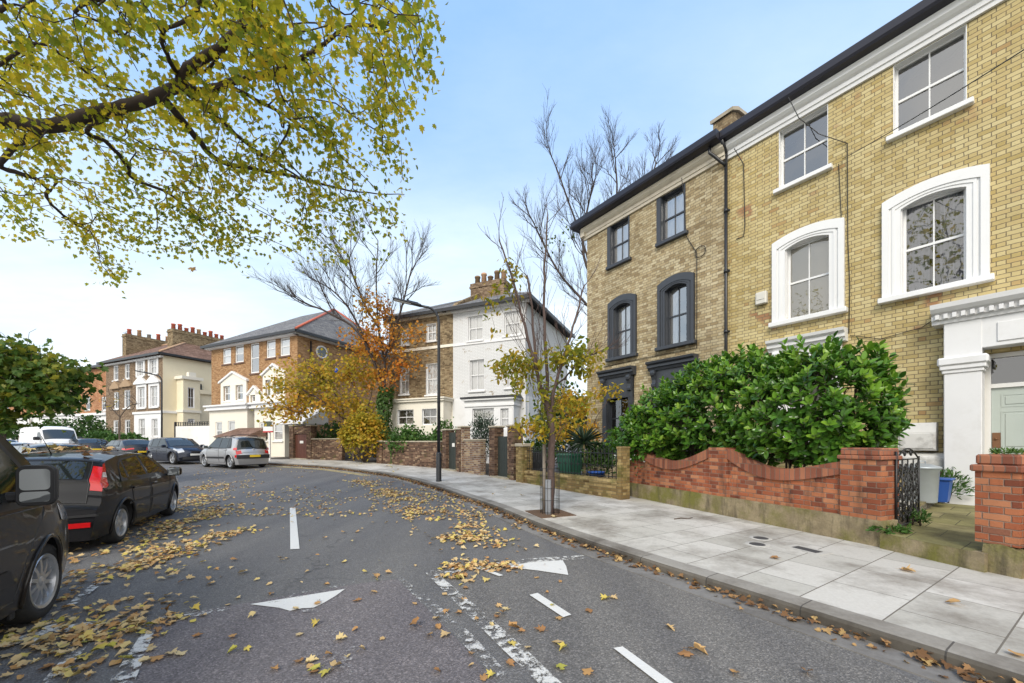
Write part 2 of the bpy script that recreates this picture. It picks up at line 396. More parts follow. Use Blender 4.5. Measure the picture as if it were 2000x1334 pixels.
HEADL = plain('headlamp', (.5,.52,.55), .08, .2, 14, coat=1, metal=.3)
PLATEY = plain('yellow number plate', (.80,.56,.04), .4, .05, 3)
PLATEW = plain('white number plate', (.75,.75,.72), .4, .05, 3)
MIRROR = plain('mirror glass', (.55,.58,.6), .04, .03, 3, metal=1)
GLASS = glassmat('window glass', refl=.10, trans=.82)
GLASSB = glassmat('bright sky reflecting glass', refl=.30, trans=.8)
GLASST = glassmat('grey reflecting glass', refl=.17, trans=.8)
CURT = plain('white net curtain', (.80,.80,.79), .9, .06, 3)
CURTG = plain('grey curtain', (.26,.27,.31), .9, .1, 3)
BLIND = plain('cream roller blind', (.60,.57,.50), .8, .04, 2)
DARK = plain('dark room', (.02,.02,.022), .9, .1, 2)
SAGE = plain('sage green door paint', (.42,.47,.44), .4, .05, 4)
BRASS = plain('brass', (.55,.38,.13), .3, .15, 6, metal=.9)
BIN = plain('grey galvanised dustbin', (.38,.42,.45), .4, .15, 5, metal=.35)
BLUE = plain('blue plastic', (.02,.08,.32), .45, .15, 5)
GREENBIN = plain('dark green plastic', (.02,.085,.055), .45, .15, 5)
CABLE = plain('black cable', (.02,.018,.016), .6, .2, 6)
# ------------------------------------------------------------------ camera
cam = bpy.data.cameras.new('camera'); co = bpy.data.objects.new('camera', cam); COL.objects.link(co)
co.location = (0, 0, CH); co.rotation_euler = (PI/2, 0, 0)
cam.sensor_width = 36; cam.lens = 36*F/2000; cam.shift_y = (HZ-667)/2000; cam.clip_start = .05; cam.clip_end = 2000
SC.camera = co
# ------------------------------------------------------------------ sky and sun
SUN_EL, SUN_AZ = math.radians(38), math.radians(197)      # azimuth clockwise from +Y: behind the camera, to the left
w = bpy.data.worlds.new('World'); SC.world = w; w.use_nodes = True
nt = w.node_tree; bg = nt.nodes['Background']
sky = nd(nt, 'ShaderNodeTexSky', sky_type='NISHITA', sun_disc=False, sun_elevation=SUN_EL, sun_rotation=SUN_AZ, air_density=1.0, dust_density=1.2, ozone_density=1.4)
gen = nd(nt, 'ShaderNodeTexCoord').outputs['Generated']
sep = nd(nt, 'ShaderNodeSeparateXYZ', {0: gen})
zc = math_(nt, 'MAXIMUM', sep.outputs[2], 0.02)
pl = nd(nt, 'ShaderNodeCombineXYZ', {0: math_(nt, 'DIVIDE', sep.outputs[0], math_(nt, 'ADD', zc, .12)), 1: math_(nt, 'DIVIDE', sep.outputs[1], math_(nt, 'ADD', zc, .12)), 2: 0.0}).outputs[0]
cm = nd(nt, 'ShaderNodeMapping', {'Vector': pl, 'Location': (1.3, .6, 0), 'Scale': (.55, 1.0, 1)}).outputs[0]
cn = noise_(nt, cm, 1.1, 8, .6)
hz = ramp(nt, sep.outputs[2], [(0, (1,1,1)), (.30, (.75,.75,.75)), (.6, (.30,.30,.30)), (1, (.15,.15,.15))])
air = ramp(nt, sep.outputs[2], [(0, (.80,.88,.93)), (.18, (.72,.83,.925)), (.38, (.56,.735,.925)), (.56, (.36,.565,.90)), (.8, (.25,.47,.87)), (1, (.2,.40,.80))])
air = nd(nt, 'ShaderNodeVectorMath', {0: air, 3: 8.0}, operation='SCALE').outputs[0]
back = ramp(nt, math_(nt, 'ADD', math_(nt, 'MULTIPLY', sep.outputs[1], -1.0), math_(nt, 'MULTIPLY', math_(nt, 'SUBTRACT', cn, .5), .9)), [(0, (0,0,0)), (.45, (1,1,1))])
cl = ramp(nt, cn, [(.36, (0,0,0)), (.66, (1,1,1))])
mk = math_(nt, 'MULTIPLY', math_(nt, 'MULTIPLY', cl, hz), .75)
colr = mixc(nt, mk, mixc(nt, .85, sky.outputs[0], air), (7.6, 8.1, 8.5))
colr = mixc(nt, back, colr, (10.0, 9.9, 9.6))                 # bright broken cloud added to the unseen sky behind the camera, lighting the facades
L(nt, colr, bg.inputs[0]); bg.inputs[1].default_value = .10
sl = bpy.data.lights.new('sun', 'SUN'); sl.energy = 1.5; sl.angle = math.radians(24); sl.color = (1, .94, .84)
so = bpy.data.objects.new('sun', sl); COL.objects.link(so)
sd = Vector((math.sin(SUN_AZ)*math.cos(SUN_EL), math.cos(SUN_AZ)*math.cos(SUN_EL), math.sin(SUN_EL)))
so.rotation_euler = sd.to_track_quat('Z', 'Y').to_euler()
SC.view_settings.view_transform = 'Standard'; SC.view_settings.look = 'None'; SC.view_settings.gamma = 1; SC.view_settings.exposure = .80
SC.cycles.use_denoising = True; SC.cycles.max_bounces = 8; SC.cycles.transparent_max_bounces = 16
# ------------------------------------------------------------------ ground, road, pavement
def sheet(name, xs, ys, dz, mat):
    P = [[(x, y, gz(y)+dz) for y in ys] for x in xs]
    o = MB().grid(P, smooth=False).build(name, mat)
    return tag(o, kind='structure')
sheet('ground', [-500, -90, 0, 40, 500], [-200, -15, Y0S, 60, 900], -.03, plain('rough earth and grass', (.10,.105,.05), 1, .4, .5))
ASPH = asphalt('asphalt', (.150,.147,.147), (.175,.167,.158), .45)
road = sheet('road', [-85, -40, -20, -10, 0, 12], [-14, 0, 6, Y0S, 20, 40, 60], 0, ASPH)
# kerb line on the right (foot of the kerb face), then the bend away to the left
KP = [(1930,1332),(1825,1301),(1650,1238),(1496,1182),(1400,1157.5),(1330,1135),(1225,1096),(1134,1068),(1032,1026),(968,996),(890,968.5),(838,950),(786,935),(721,924.5),(645.6,915),(531,908.5)]
K = [G(a, b) for a, b in KP]
d0 = (K[0]-K[2]).normalized()
K = [K[0]+d0*12, K[0]+d0*6, K[0]+d0*2] + K
dr = Vector((-.885, .465, 0)).normalized()                     # direction of the street beyond the bend
kl = K[-1]; K += [kl+dr*t for t in (3, 8, 14, 22, 32, 45, 60)]
K = [Vector((p.x, p.y, 0)) for p in K]
def resample(pts, step):
    out = [pts[0]]; acc = 0
    for a, b in zip(pts, pts[1:]):
        n = max(1, int((b-a).length/step))
        for i in range(1, n+1): out.append(a.lerp(b, i/n))
    return out
def smooth_line(pts, it=3):
    for _ in range(it):
        q = [pts[0]]
        for i in range(1, len(pts)-1): q.append((pts[i-1]+pts[i]*2+pts[i+1])/4)
        q.append(pts[-1]); pts = q
    return pts
KR = smooth_line(resample(K, .45), 6)
def normals(pts):                                                # to the right of travel (travel = away from camera) = pavement side
    out = []
    for i in range(len(pts)):
        t = (pts[min(i+1, len(pts)-1)]-pts[max(i-1, 0)]).normalized()
        out.append(Vector((t.y, -t.x, 0)))
    return out
KN = normals(KR)
def offs(i, d, z): 
    p = KR[i]+KN[i]*d
    return (p.x, p.y, gz(p.y)+z)
def strip(name, prof, mat, uv=True):
    """sweep (offset, height) profile along the kerb line"""
    arc = [0]
    for a, b in zip(KR, KR[1:]): arc.append(arc[-1]+(b-a).length)
    P = [[offs(i, d, z) for d, z in prof] for i in range(len(KR))]
    mb = MB().grid(P, smooth=False)
    me = bpy.data.meshes.new(name); me.from_pydata([tuple(p) for p in mb.v], [], mb.f)
    m = len(prof); uvl = me.uv_layers.new(name='UVMap')
    dist = [0]
    for a, b in zip(prof, prof[1:]): dist.append(dist[-1]+math.hypot(b[0]-a[0], b[1]-a[1]))
    for lp in me.loops:
        i, j = divmod(lp.vertex_index, m)
        uvl.data[lp.index].uv = (arc[i], dist[j])
    me.materials.append(mat)
    o = bpy.data.objects.new(name, me); link(o)
    return tag(o, kind='structure')
def slabmat(name, bw, rh, c0, c1, joint, rot=True, dirt=.25):
    m, nt, b = nmat(name)
    uv = nd(nt, 'ShaderNodeTexCoord').outputs['UV']; s = nd(nt, 'ShaderNodeSeparateXYZ', {0: uv})
    a, c_ = (s.outputs[1], s.outputs[0]) if rot else (s.outputs[0], s.outputs[1])
    v = nd(nt, 'ShaderNodeCombineXYZ', {0: a, 1: c_}).outputs[0]
    bt = nd(nt, 'ShaderNodeTexBrick', {'Vector': v, 'Scale': 1.0, 'Mortar Size': .006, 'Mortar Smooth': .2, 'Brick Width': bw, 'Row Height': rh, 'Color1': rgba(c0), 'Color2': rgba(c1), 'Bias': 0.0}, offset=.45, offset_frequency=2)
    p = geoP(nt)
    n1 = ramp(nt, noise_(nt, p, 1.1, 7, .68), [(.28, (1-dirt*1.9, 1-dirt*2, 1-dirt*2.1)), (.55, (1,1,1))]); n2 = noise_(nt, p, 38, 5, .7)
    c = mixc(nt, 1.0, bt.outputs['Color'], n1, 'MULTIPLY')
    c = mixc(nt, .35, c, mixc(nt, n2, (.15,.15,.15), (.85,.85,.85)), 'OVERLAY')
    c = mixc(nt, math_(nt, 'MULTIPLY', bt.outputs['Fac'], .8), c, joint)
    vg = nd(nt, 'ShaderNodeTexVoronoi', {'Vector': p, 'Scale': 4.5}).outputs['Distance']
    c = mixc(nt, math_(nt, 'MULTIPLY', ramp(nt, math_(nt, 'ADD', vg, math_(nt, 'MULTIPLY', n2, .04)), [(.085, (1,1,1)), (.11, (0,0,0))]), .35), c, tuple(.4*x for x in c0))
    L(nt, c, b.inputs['Base Color']); b.inputs['Roughness'].default_value = .78
    bump(nt, b, math_(nt, 'ADD', math_(nt, 'MULTIPLY', math_(nt, 'SUBTRACT', 1.0, bt.outputs['Fac']), .8), math_(nt, 'MULTIPLY', n2, .3)), .35, .006)
    return m
SLAB = slabmat('paving slabs', .78, .60, (.44,.42,.375), (.58,.555,.51), (.19,.17,.14), dirt=.34)
GRAN = slabmat('granite kerb stone', .9, .5, (.25,.23,.20), (.30,.28,.25), (.10,.09,.08), rot=False, dirt=.35)
CHAN = slabmat('worn gutter channel', 6, .5, (.20,.19,.18), (.24,.225,.21), (.12,.11,.10), rot=False, dirt=.3)
strip('kerb', [(.018, .112), (.05, .12), (.25, .122)], GRAN)
strip('kerb_face', [(0, -.01), (.0, .04), (.003, .085), (.018, .112)], slabmat('granite kerb face with grime and shade', .9, .5, (.085,.075,.06), (.13,.115,.095), (.05,.045,.04), rot=False, dirt=.35))  # dark colour holds both grime and the shade on the face
strip('pavement', [(.25, .118), (1.0, .12), (2.0, .122), (3.2, .124), (5.2, .126)], SLAB)
strip('gutter_channel', [(-.301, -.02), (-.30, .0125), (.0, .0125)], CHAN)
ROADN = [0]
def ground_poly(name, pts, mat, dz=.004, px=True, thick=0):
    v = [G(a, b) for a, b in pts] if px else [Vector((a, b, 0)) for a, b in pts]
    c = sum(v, Vector())/len(v)
    o = MB().add([(p.x, p.y, gz(p.y)+dz) for p in v], [tuple(range(len(v)))]).build(name, mat)
    me = o.data
    if me.polygons[0].normal.z < 0: me.flip_normals()
    return tag(o, kind='structure')
ASPH2 = asphalt('raised table asphalt', (.160,.147,.152), (.190,.168,.172), .6)
ASPH3 = asphalt('old brown asphalt', (.160,.154,.148), (.185,.172,.158), .6)
ground_poly('road_table', [(210,1400),(262,1290),(300,1212),(480,1178),(690,1142),(775,1131),(835,1190),(905,1262),(1030,1400)], ASPH2, .004)
ground_poly('road_patch', [(842,1116),(1000,1099),(1140,1087),(1320,1143),(1600,1240),(1930,1400),(1160,1400),(960,1220)], ASPH3, .004)
W1 = worn_paint('white road paint', (.72,.71,.68), .36); W2 = worn_paint('worn road paint', (.66,.65,.62), .52); W3 = worn_paint('very worn road paint', (.60,.59,.57), .56); YL = worn_paint('worn yellow line', (.62,.50,.22), .44)
MK = [0]
def mark(pts, mat=W1):
    MK[0] += 1
    return ground_poly('road_marking', pts, mat, .009+.0008*MK[0])
mark([(566,992),(577,992),(585,1073),(567,1074)])
mark([(488,1182),(674,1152),(655,1166),(633,1179),(612,1189),(590,1190),(566,1195),(545,1189)])
mark([(430,1189),(700,1136),(702,1144),(440,1199)], W3); mark([(305,1203),(430,1189),(440,1199),(312,1214)], W3)
mark([(985,1109),(1040,1099),(1099,1096),(1106,1108),(1110,1125),(1050,1116)])
mark([(840,1117),(925,1106),(930,1114),(848,1126)], W2); mark([(925,1106),(1030,1093),(1139,1086),(1142,1093),(1032,1101),(930,1114)], W2)
mark([(831,1121),(850,1119),(935,1190),(1020,1265),(1120,1360),(1075,1360),(985,1275),(905,1195)], W2)
mark([(774,1131),(788,1131),(850,1180),(920,1240),(1030,1360),(1000,1360),(900,1258),(832,1190)], W3)
mark([(932,1112),(943,1111),(983,1126),(975,1128)]); mark([(1034,1165),(1050,1161),(1116,1204),(1100,1209)]); mark([(1198,1270),(1216,1267),(1330,1350),(1300,1350)])
mark([(5,1256),(110,1228),(202,1215),(192,1229),(110,1243),(8,1268)], W2); mark([(180,1225),(205,1222),(120,1330),(75,1345)], W2)
mark([(278,1240),(302,1236),(262,1340),(205,1350)], W2); mark([(590,1193),(700,1170),(690,1230),(700,1340),(610,1340),(600,1250)], worn_paint('nearly gone road paint', (.45,.44,.43), .60, (.16,.147,.152), 20))
mark([(52,1266),(100,1216),(118,1216),(72,1266)], W2); mark([(130,1186),(185,1140),(206,1138),(150,1184)], W2)
for o0 in (.36, .56):
    P = [[offs(i, -o0, .008), offs(i, -o0-.1, .008)] for i in range(len(KR)) if 17 < KR[i].y < 23]
    if len(P) > 1: tag(MB().grid(P, smooth=False).build('road_marking', YL), kind='structure')
# ------------------------------------------------------------------ building parts
def wall_holes(mb, x0, x1, z0, z1, holes, y=0.0, rev=.2, M=None):
    xs = sorted({x0, x1, *[h[0] for h in holes], *[h[1] for h in holes]}); zs = sorted({z0, z1, *[h[2] for h in holes], *[h[3] for h in holes]})
    inside = lambda cx, cz: any(h[0] < cx < h[1] and h[2] < cz < h[3] for h in holes)
    vid = {}; vs = []; fs = []
    def V(x, z):
        if (x, z) not in vid: vid[(x, z)] = len(vs); vs.append((x, y, z))
        return vid[(x, z)]
    for a, b in zip(xs, xs[1:]):
        for c, d in zip(zs, zs[1:]):
            if not inside((a+b)/2, (c+d)/2): fs.append((V(a,c), V(b,c), V(b,d), V(a,d)))
    mb.add(vs, fs, False, M)
    for a, b, c, d in holes:
        p = [(a,y,c),(b,y,c),(b,y,d),(a,y,d)]; q = [(x,y+rev,z) for x,_,z in p]
        mb.add(p+q, [(0,4,5,1),(1,5,6,2),(2,6,7,3),(3,7,4,0)], False, M)
def ushape(x0, x1, z0, z1, w, rise, rin, n=12, flatout=None):
    xc = (x0+x1)/2; ho = (x1-x0)/2+w; hi = (x1-x0)/2
    zs = z1+w*.55
    out = [(x0-w, z0), (x0-w, zs)] + [(xc+ho*t, zs+rise*(1-t*t)) for t in np.linspace(-1, 1, n+1)[1:-1]] + [(x1+w, zs), (x1+w, z0)]
    inn = [(x1, z0)] + [(xc+hi*t, z1-rin+rin*(1-t*t)) for t in np.linspace(1, -1, n+1)] + [(x0, z0)]
    return out+inn
def curtain_mesh(mb, x0, x1, z0, z1, y, amp=.025, waves=9, n=40):
    P = []
    for i in range(n+1):
        t = i/n; x = lerp(x0, x1, t); yy = y+amp*math.sin(t*waves*2*PI+.8*math.sin(5*t))
        P.append([(x, yy, z0), (x+.01*math.sin(9*t), yy+amp*.4*math.sin(t*31), (z0+z1)/2), (x, yy, z1)])
    mb.grid(P)
def window(par, x0, x1, z0, z1, fm, rev=.11, mtx=None, glass=None, curtain='dark', arch=None, sill=None, cols=2, rows=2, fw=.05, lining=True, detail=True, cmat=None, opened=0, barw=.022):
    mb = MB(); y = rev
    mb.box(x0, x0+fw, y, y+.07, z0, z1); mb.box(x1-fw, x1, y, y+.07, z0, z1)
    mb.box(x0+fw, x1-fw, y, y+.07, z1-fw, z1); mb.box(x0+fw, x1-fw, y-.01, y+.07, z0, z0+fw*1.3)
    if lining:
        mb.box(x0, x0+.015, .002, y, z0, z1); mb.box(x1-.015, x1, .002, y, z0, z1); mb.box(x0+.015, x1-.015, .002, y, z1-.015, z1)
    zi0, zi1 = z0+fw*1.3, z1-fw; xi0, xi1 = x0+fw, x1-fw
    for r in range(1, rows):
        z = lerp(zi0, zi1, r/rows); mb.box(xi0, xi1, y-.004, y+.05, z-.025, z+.025)
    for c in range(1, cols):
        x = lerp(xi0, xi1, c/cols); mb.box(x-barw/2, x+barw/2, y+.004, y+.045, zi0, zi1)
    w_ = mb.build('window', fm, par, mtx=mtx)
    g = MB(); g.add([(xi0,y+.03,zi0),(xi1,y+.03,zi0),(xi1,y+.03,zi1),(xi0,y+.03,zi1)], [(0,1,2,3)])
    g.build('glass', glass or GLASS, w_)
    c = MB(); yc = y+.10
    if curtain == 'net': curtain_mesh(c, x0-.05, x1+.05, z0, z1, yc, waves=(x1-x0)*11); c.build('net_curtain', cmat or CURT, w_)
    elif curtain == 'sides':
        wd = (x1-x0)
        for a, b in ((x0-.05, x0+wd*.42), (x1-wd*.42, x1+.05)): curtain_mesh(c, a, b, z0, z1, yc, waves=5)
        c.build('curtain', cmat or CURT, w_)
    elif curtain == 'left':
        curtain_mesh(c, x0-.05, x0+(x1-x0)*.38, z0, z1, yc, waves=4); c.build('curtain', cmat or CURT, w_)
    elif curtain == 'blind':
        c.add([(x0,yc-.06,z0),(x1,yc-.06,z0),(x1,yc-.06,z1),(x0,yc-.06,z1)], [(0,1,2,3)]); c.build('blind', cmat or BLIND, w_)
    elif curtain == 'half':
        c.add([(x0,yc,lerp(z0,z1,.45)),(x1,yc,lerp(z0,z1,.45)),(x1,yc,z1),(x0,yc,z1)], [(0,1,2,3)]); c.build('blind', cmat or BLIND, w_)
    if arch:
        am, aw, rise, proud = arch
        a = MB(); rin = rise*.75
        a.prism(ushape(x0, x1, z0, z1, aw, rise, rin), -proud, .03)
        a.prism(ushape(x0-aw*.62, x1+aw*.62, z0, z1+aw*.34, aw*.38, rise, rise*.9), -proud-.035, -proud+.01)
        a.prism(ushape(x0-aw*.30, x1+aw*.30, z0, z1+aw*.16, aw*.16, rise*.95, rise*.86), -proud-.016, -proud+.01)
        a.build('architrave', am, w_, fix=True)
    if sill:
        sm, ext, proj, th = sill
        s = MB(); s.cbox(x0-ext, x1+ext, -proj, y-.012, z0-th, z0-.001, .012); s.build('sill', sm, w_)
    return w_
def profile_run(mb, prof, x0, x1):
    mb.prism(prof, x0, x1, plane='yz')
def roof_hip(par, x0, x1, y0, y1, ze, zr, oh=.3, hl=None, hr=None, mat=SLATEG, ridge=None, fascia=None, name='roof', yr=None, hipsonly=False):
    """hip or gable roof: hl/hr hip run at the left/right (None = gable)"""
    X0, X1, Y0_, Y1_ = x0-oh, x1+oh, y0-oh, y1+oh; ym = (y0+y1)/2 if yr is None else yr
    rl = X0+(hl or 0); rr = X1-(hr or 0)
    v = [(X0,Y0_,ze),(X1,Y0_,ze),(X1,Y1_,ze),(X0,Y1_,ze),(rl,ym,zr),(rr,ym,zr)]
    v += [(p[0],p[1],ze-.12) for p in v[:4]]
    f = [(0,1,5,4),(2,3,4,5),(1,2,5),(3,0,4),(0,6,7,1),(1,7,8,2),(2,8,9,3),(3,9,6,0),(9,8,7,6)]
    r = MB().add(v, f).build(name, mat, par, fix=True)
    if ridge:
        m = MB()
        if not hipsonly: m.tube([(rl,ym,zr+.02),(rr,ym,zr+.02)], .11, 6)
        if hl is not None and not hipsonly: 
            for yy in (Y0_, Y1_): m.tube([(rl,ym,zr+.02),(X0,yy,ze+.03)], .09, 6)
        if hr is not None:
            for yy in (Y0_, Y1_): m.tube([(rr,ym,zr+.02),(X1,yy,ze+.03)], .09, 6)
        m.build('ridge_tile', ridge, r)
    if fascia:
        m = MB(); t = .04
        m.box(X0-t, X1+t, Y0_-.10, Y0_-.001, ze-.22, ze-.02); m.box(X1+.001, X1+.1, Y0_, Y1_, ze-.22, ze-.02); m.box(X0-.1, X0-.001, Y0_, Y1_, ze-.22, ze-.02)
        m.build('gutter', fascia, r)
    return r
def chimney(par, x0, x1, y0, y1, z0, z1, mat, pots, potmats, axis='x', ph=.55):
    m = MB(); m.box(x0, x1, y0, y1, z0, z1-.35); m.box(x0-.06, x1+.06, y0-.06, y1+.06, z1-.35, z1-.2); m.box(x0-.02, x1+.02, y0-.02, y1+.02, z1-.2, z1)
    c = m.build('chimney', mat, par)
    for k in range(pots):
        t = (k+.5)/pots
        px, py = (lerp(x0, x1, t), (y0+y1)/2) if axis == 'x' else ((x0+x1)/2, lerp(y0, y1, t))
        h = ph*(1+.25*math.sin(k*2.3))
        p = MB().lathe([(.0,0),(.20,0),(.17,h*.8),(.21,h*.82),(.21,h*.95),(.17,h),(.12,h),(.12,h*.6),(0,h*.6)], 10)
        o = p.build('chimney_pot', potmats[k % len(potmats)], c); o.location = (px, py, z1)
    return c
def downpipe(par, x, y, z0, z1, mat=BLACKP, r=.045, kink=None):
    m = MB(); pts = [(x,y,z0),(x,y,z1)] if not kink else [(x,y,z0),(x,y,z1-.5),(x+kink,y-.12,z1-.2),(x+kink,y-.14,z1)]
    m.tube(pts, r, 8)
    z = z0+1
    while z < z1-.3: m.lathe([(r,-.05),(r+.022,-.05),(r+.022,.05),(r,.05)], 8, Matrix.Translation((x,y,z))); m.box(x-.09,x+.09,y+.03,y+.06,z-.03,z+.03); z += 1.8
    return m.build('downpipe', mat, par)
# ------------------------------------------------------------------ the two near houses on the right
DF = 12.0
dA = Vector((535, -F)).normalized(); nA = Vector((-dA.y, dA.x))
FA = Fr(nA*DF, dA)
LX = FA.x
split = LX(1420); xL = LX(1150); xR = 4.2
ZC0, ZC1 = 10.05, 10.45                                     # white cornice
z0t, z1t = 8.46, 10.04; z0f, z1f = 4.86, 6.85
loc = FA.w(0, 0, 0)
hA = thing('brick_house', 'yellow stock brick terraced house with white windows and white porch over a sage green door', 'house', loc, FA.rot)
tA = [(LX(1744), LX(1889)), (LX(1521.5), LX(1617))]; fA = [(LX(1757), LX(1892)), (LX(1537), LX(1618))]
wt = sum(b-a for a, b in tA)/2; wf = sum(b-a for a, b in fA)/2
tA = [((a+b)/2-wt/2, (a+b)/2+wt/2) for a, b in tA]; fA = [((a+b)/2-wf/2, (a+b)/2+wf/2) for a, b in fA]
gA = (LX(1518), LX(1640))
tA.append((tA[0][0]+3.0, tA[0][1]+3.0)); fA.append((fA[0][0]+3.0, fA[0][1]+3.0))
dx0, dx1 = -.93, .32
holesA = [(a, b, z0t, z1t) for a, b in tA]+[(a, b, z0f, z1f) for a, b in fA]+[(gA[0], gA[1], 1.35, 3.75), (dx0, dx1, .42, 3.36)]
mb = MB(); wall_holes(mb, split, xR, .0, ZC0+.02, holesA, rev=.30)
mb.box(split+.002, xR, 8.6, 8.85, 0, ZC0); mb.box(xR-.001, xR+.25, 0, 8.85, 0, ZC0+.6)
mb.build('wall', BR_A, hA)
MB().add([(split,.8,0),(xR,.8,0),(xR,.8,ZC0),(split,.8,ZC0)], [(0,1,2,3)]).build('room', DARK, hA)
cp = [(0.04,ZC0),(-.06,ZC0),(-.07,ZC0+.09),(-.10,ZC0+.10),(-.10,ZC0+.20),(-.16,ZC0+.24),(-.22,ZC0+.30),(-.22,ZC0+.37),(-.24,ZC0+.42),(.04,ZC0+.42)]
m = MB(); profile_run(m, cp, split+.03, xR+.2); m.build('cornice', GLOSSW, hA, fix=True)
rf = MB().prism([(-.20,ZC1+.05),(-.26,ZC1+.30),(4.6,13.0),(9.4,10.75),(9.2,10.4),(-.15,ZC1+.03)], split, xR+.3, plane='yz').build('roof', SLATEG, hA, fix=True)
m = MB(); profile_run(m, [(-.20,ZC1+.02),(-.40,ZC1+.06),(-.43,ZC1+.12),(-.43,ZC1+.30),(-.20,ZC1+.30)], split, xR+.3); m.build('gutter', GUTTER, rf, fix=True)
for i, (a, b) in enumerate(tA): window(hA, a, b, z0t, z1t, GLOSSW, rev=.15, glass=GLASST, curtain='dark', sill=(GLOSSW, .10, .13, .11), fw=.055)
for i, (a, b) in enumerate(fA):
    window(hA, a, b, z0f, z1f, GLOSSW, rev=.15, curtain=('sides','blind','sides')[i], cmat=(CURTG, BLIND, CURTG)[i], arch=(GLOSSW, .30, .145, .06), sill=(GLOSSW, .36, .17, .12), fw=.055, glass=GLASS)
def ground_window(par, x0, x1, mat, ztop, zs=3.28, proud=.10):
    """ground floor window under a bracketed hood"""
    w_ = window(par, x0, x1, 1.35, 3.75 if mat is GLOSSW else 3.70, mat, rev=.16, curtain='half' if mat is GLOSSW else 'dark', sill=(mat, .15, .16, .12), cols=2)
    m = MB(); m.box(x0-.20, x0, -proud, .02, 1.35, ztop-.30); m.box(x1, x1+.20, -proud, .02, 1.35, ztop-.30)
    m.box(x0-.20, x1+.20, -proud-.003, .02, zs, ztop-.30) ; m.build('surround', mat, w_)
    m = MB(); profile_run(m, [(.02,ztop-.30),(-.16,ztop-.30),(-.19,ztop-.22),(-.25,ztop-.20),(-.25,ztop-.12),(-.33,ztop-.07),(-.35,ztop),(.02,ztop+.02)], x0-.30, x1+.30); m.build('hood', mat, w_, fix=True)
    for c in (x0-.09, x1+.09):
        m = MB(); P = [(-.10,ztop-.301),(-.25,ztop-.301),(-.27,ztop-.38),(-.25,ztop-.46),(-.20,ztop-.52),(-.16,ztop-.62),(-.16,ztop-.72),(-.20,ztop-.78),(-.19,ztop-.85),(-.14,ztop-.88),(-.10,ztop-.84)]
        m.prism(P, c-.075, c+.075, plane='yz'); m.lathe([(0,-.085),(.055,-.085),(.06,-.078),(.06,.078),(.055,.085),(0,.085)], 10, Matrix.Translation((c,-.205,ztop-.40)) @ Matrix.Rotation(PI/2,4,'Z'), axis='y')
        m.build('bracket', mat, w_, fix=True)
ground_window(hA, gA[0]+.14, gA[1]-.14, GLOSSW, 4.34)
# porch
pj = .38
ox = LX(1843, -pj); op = LX(1918, -pj)
m = MB()
def pil(x0, x1):
    m.cbox(x0-.06, x1+.06, -pj-.06, .0, .18, .60, .015); m.cbox(x0, x1, -pj, 0, .58, 3.0, .012)
    m.cbox(x0-.025, x1+.025, -pj-.025, 0, 2.98, 3.06, .012); m.cbox(x0-.055, x1+.055, -pj-.055, 0, 3.05, 3.14, .015); m.cbox(x0-.085, x1+.085, -pj-.085, 0, 3.13, 3.30, .03)
    m.cbox(x0, x1, -pj, 0, 3.28, 4.0, .01)
pil(ox, op); wp = op-ox; ox2 = dx1+.08; pil(ox2, ox2+wp)
m.cbox(op-.01, ox2+.01, -pj+.01, 0, 3.42, 4.0, .008)
m.cbox(op+.18, ox2-.18, -pj-.012, -pj+.012, 3.50, 3.86, .01)
profile_run(m, [(0,3.99),(-pj-.03,3.99),(-pj-.04,4.06),(-pj-.08,4.07),(-pj-.08,4.17),(-pj-.16,4.20),(-pj-.22,4.27),(-pj-.24,4.36),(0,4.40)], ox-.16, ox2+wp+.16)
x = ox-.1
while x < ox2+wp+.1: m.box(x, x+.055, -pj-.145, -pj-.07, 4.075, 4.165); x += .115
m.box(op+.002, dx0, -.02, .04, .42, 3.42); m.box(dx1, ox2-.002, -.02, .04, .42, 3.42)
m.build('porch', WHITE, hA, fix=True)
dr_ = MB()
y = .2
dr_.box(dx0+.002, dx0+.09, y-.03, y+.08, .42, 3.355); dr_.box(dx1-.09, dx1-.002, y-.03, y+.08, .42, 3.355); dr_.box(dx0+.09, dx1-.09, y-.03, y+.08, 3.27, 3.355); dr_.box(dx0+.09, dx1-.09, y-.03, y+.08, 2.68, 2.76)
dfr = dr_.build('door_frame', GLOSSW, hA)
MB().add([(dx0+.09,y+.03,2.76),(dx1-.09,y+.03,2.76),(dx1-.09,y+.03,3.27),(dx0+.09,y+.03,3.27)], [(0,1,2,3)]).build('fanlight', GLASS, dfr)
m = MB(); a, b = dx0+.092, dx1-.092
m.box(a, b, y+.02, y+.06, .43, 2.678)
def panel(x0, x1, z0, z1):
    m.box(x0, x1, y+.012, y+.022, z0, z0+.02); m.box(x0, x1, y+.012, y+.022, z1-.02, z1); m.box(x0, x0+.02, y+.012, y+.022, z0+.02, z1-.02); m.box(x1-.02, x1, y+.012, y+.022, z0+.02, z1-.02); m.cbox(x0+.05, x1-.05, y+.008, y+.025, z0+.05, z1-.05, .006)
for xx in (a+.12, (a+b)/2+.05):
    panel(xx, xx+.37, .62, 1.28); panel(xx, xx+.37, 1.48, 2.22); panel(xx, xx+.37, 2.30, 2.55)
door = m.build('door', SAGE, hA)
m = MB(); m.cbox((a+b)/2-.15, (a+b)/2+.15, y-.005, y+.02, 1.36, 1.43, .006); m.build('letterbox', BRASS, door)
m = MB(); m.cbox(a+.02, a+.095, y+.003, y+.02, 1.30, 1.46, .004); m.build('lock_plate', BRASS, door)
m = MB(); m.cbox(a+.01, a+.115, y+.004, y+.02, 1.50, 1.80, .004); m.lathe([(0,-.03),(.02,-.03),(.025,0)], 10, Matrix.Translation((a+.06,y+.002,1.68)), axis='y'); m.build('push_plate', plain('rusty bronze plate', (.20,.10,.05), .5, .2, 20, metal=.4), door)
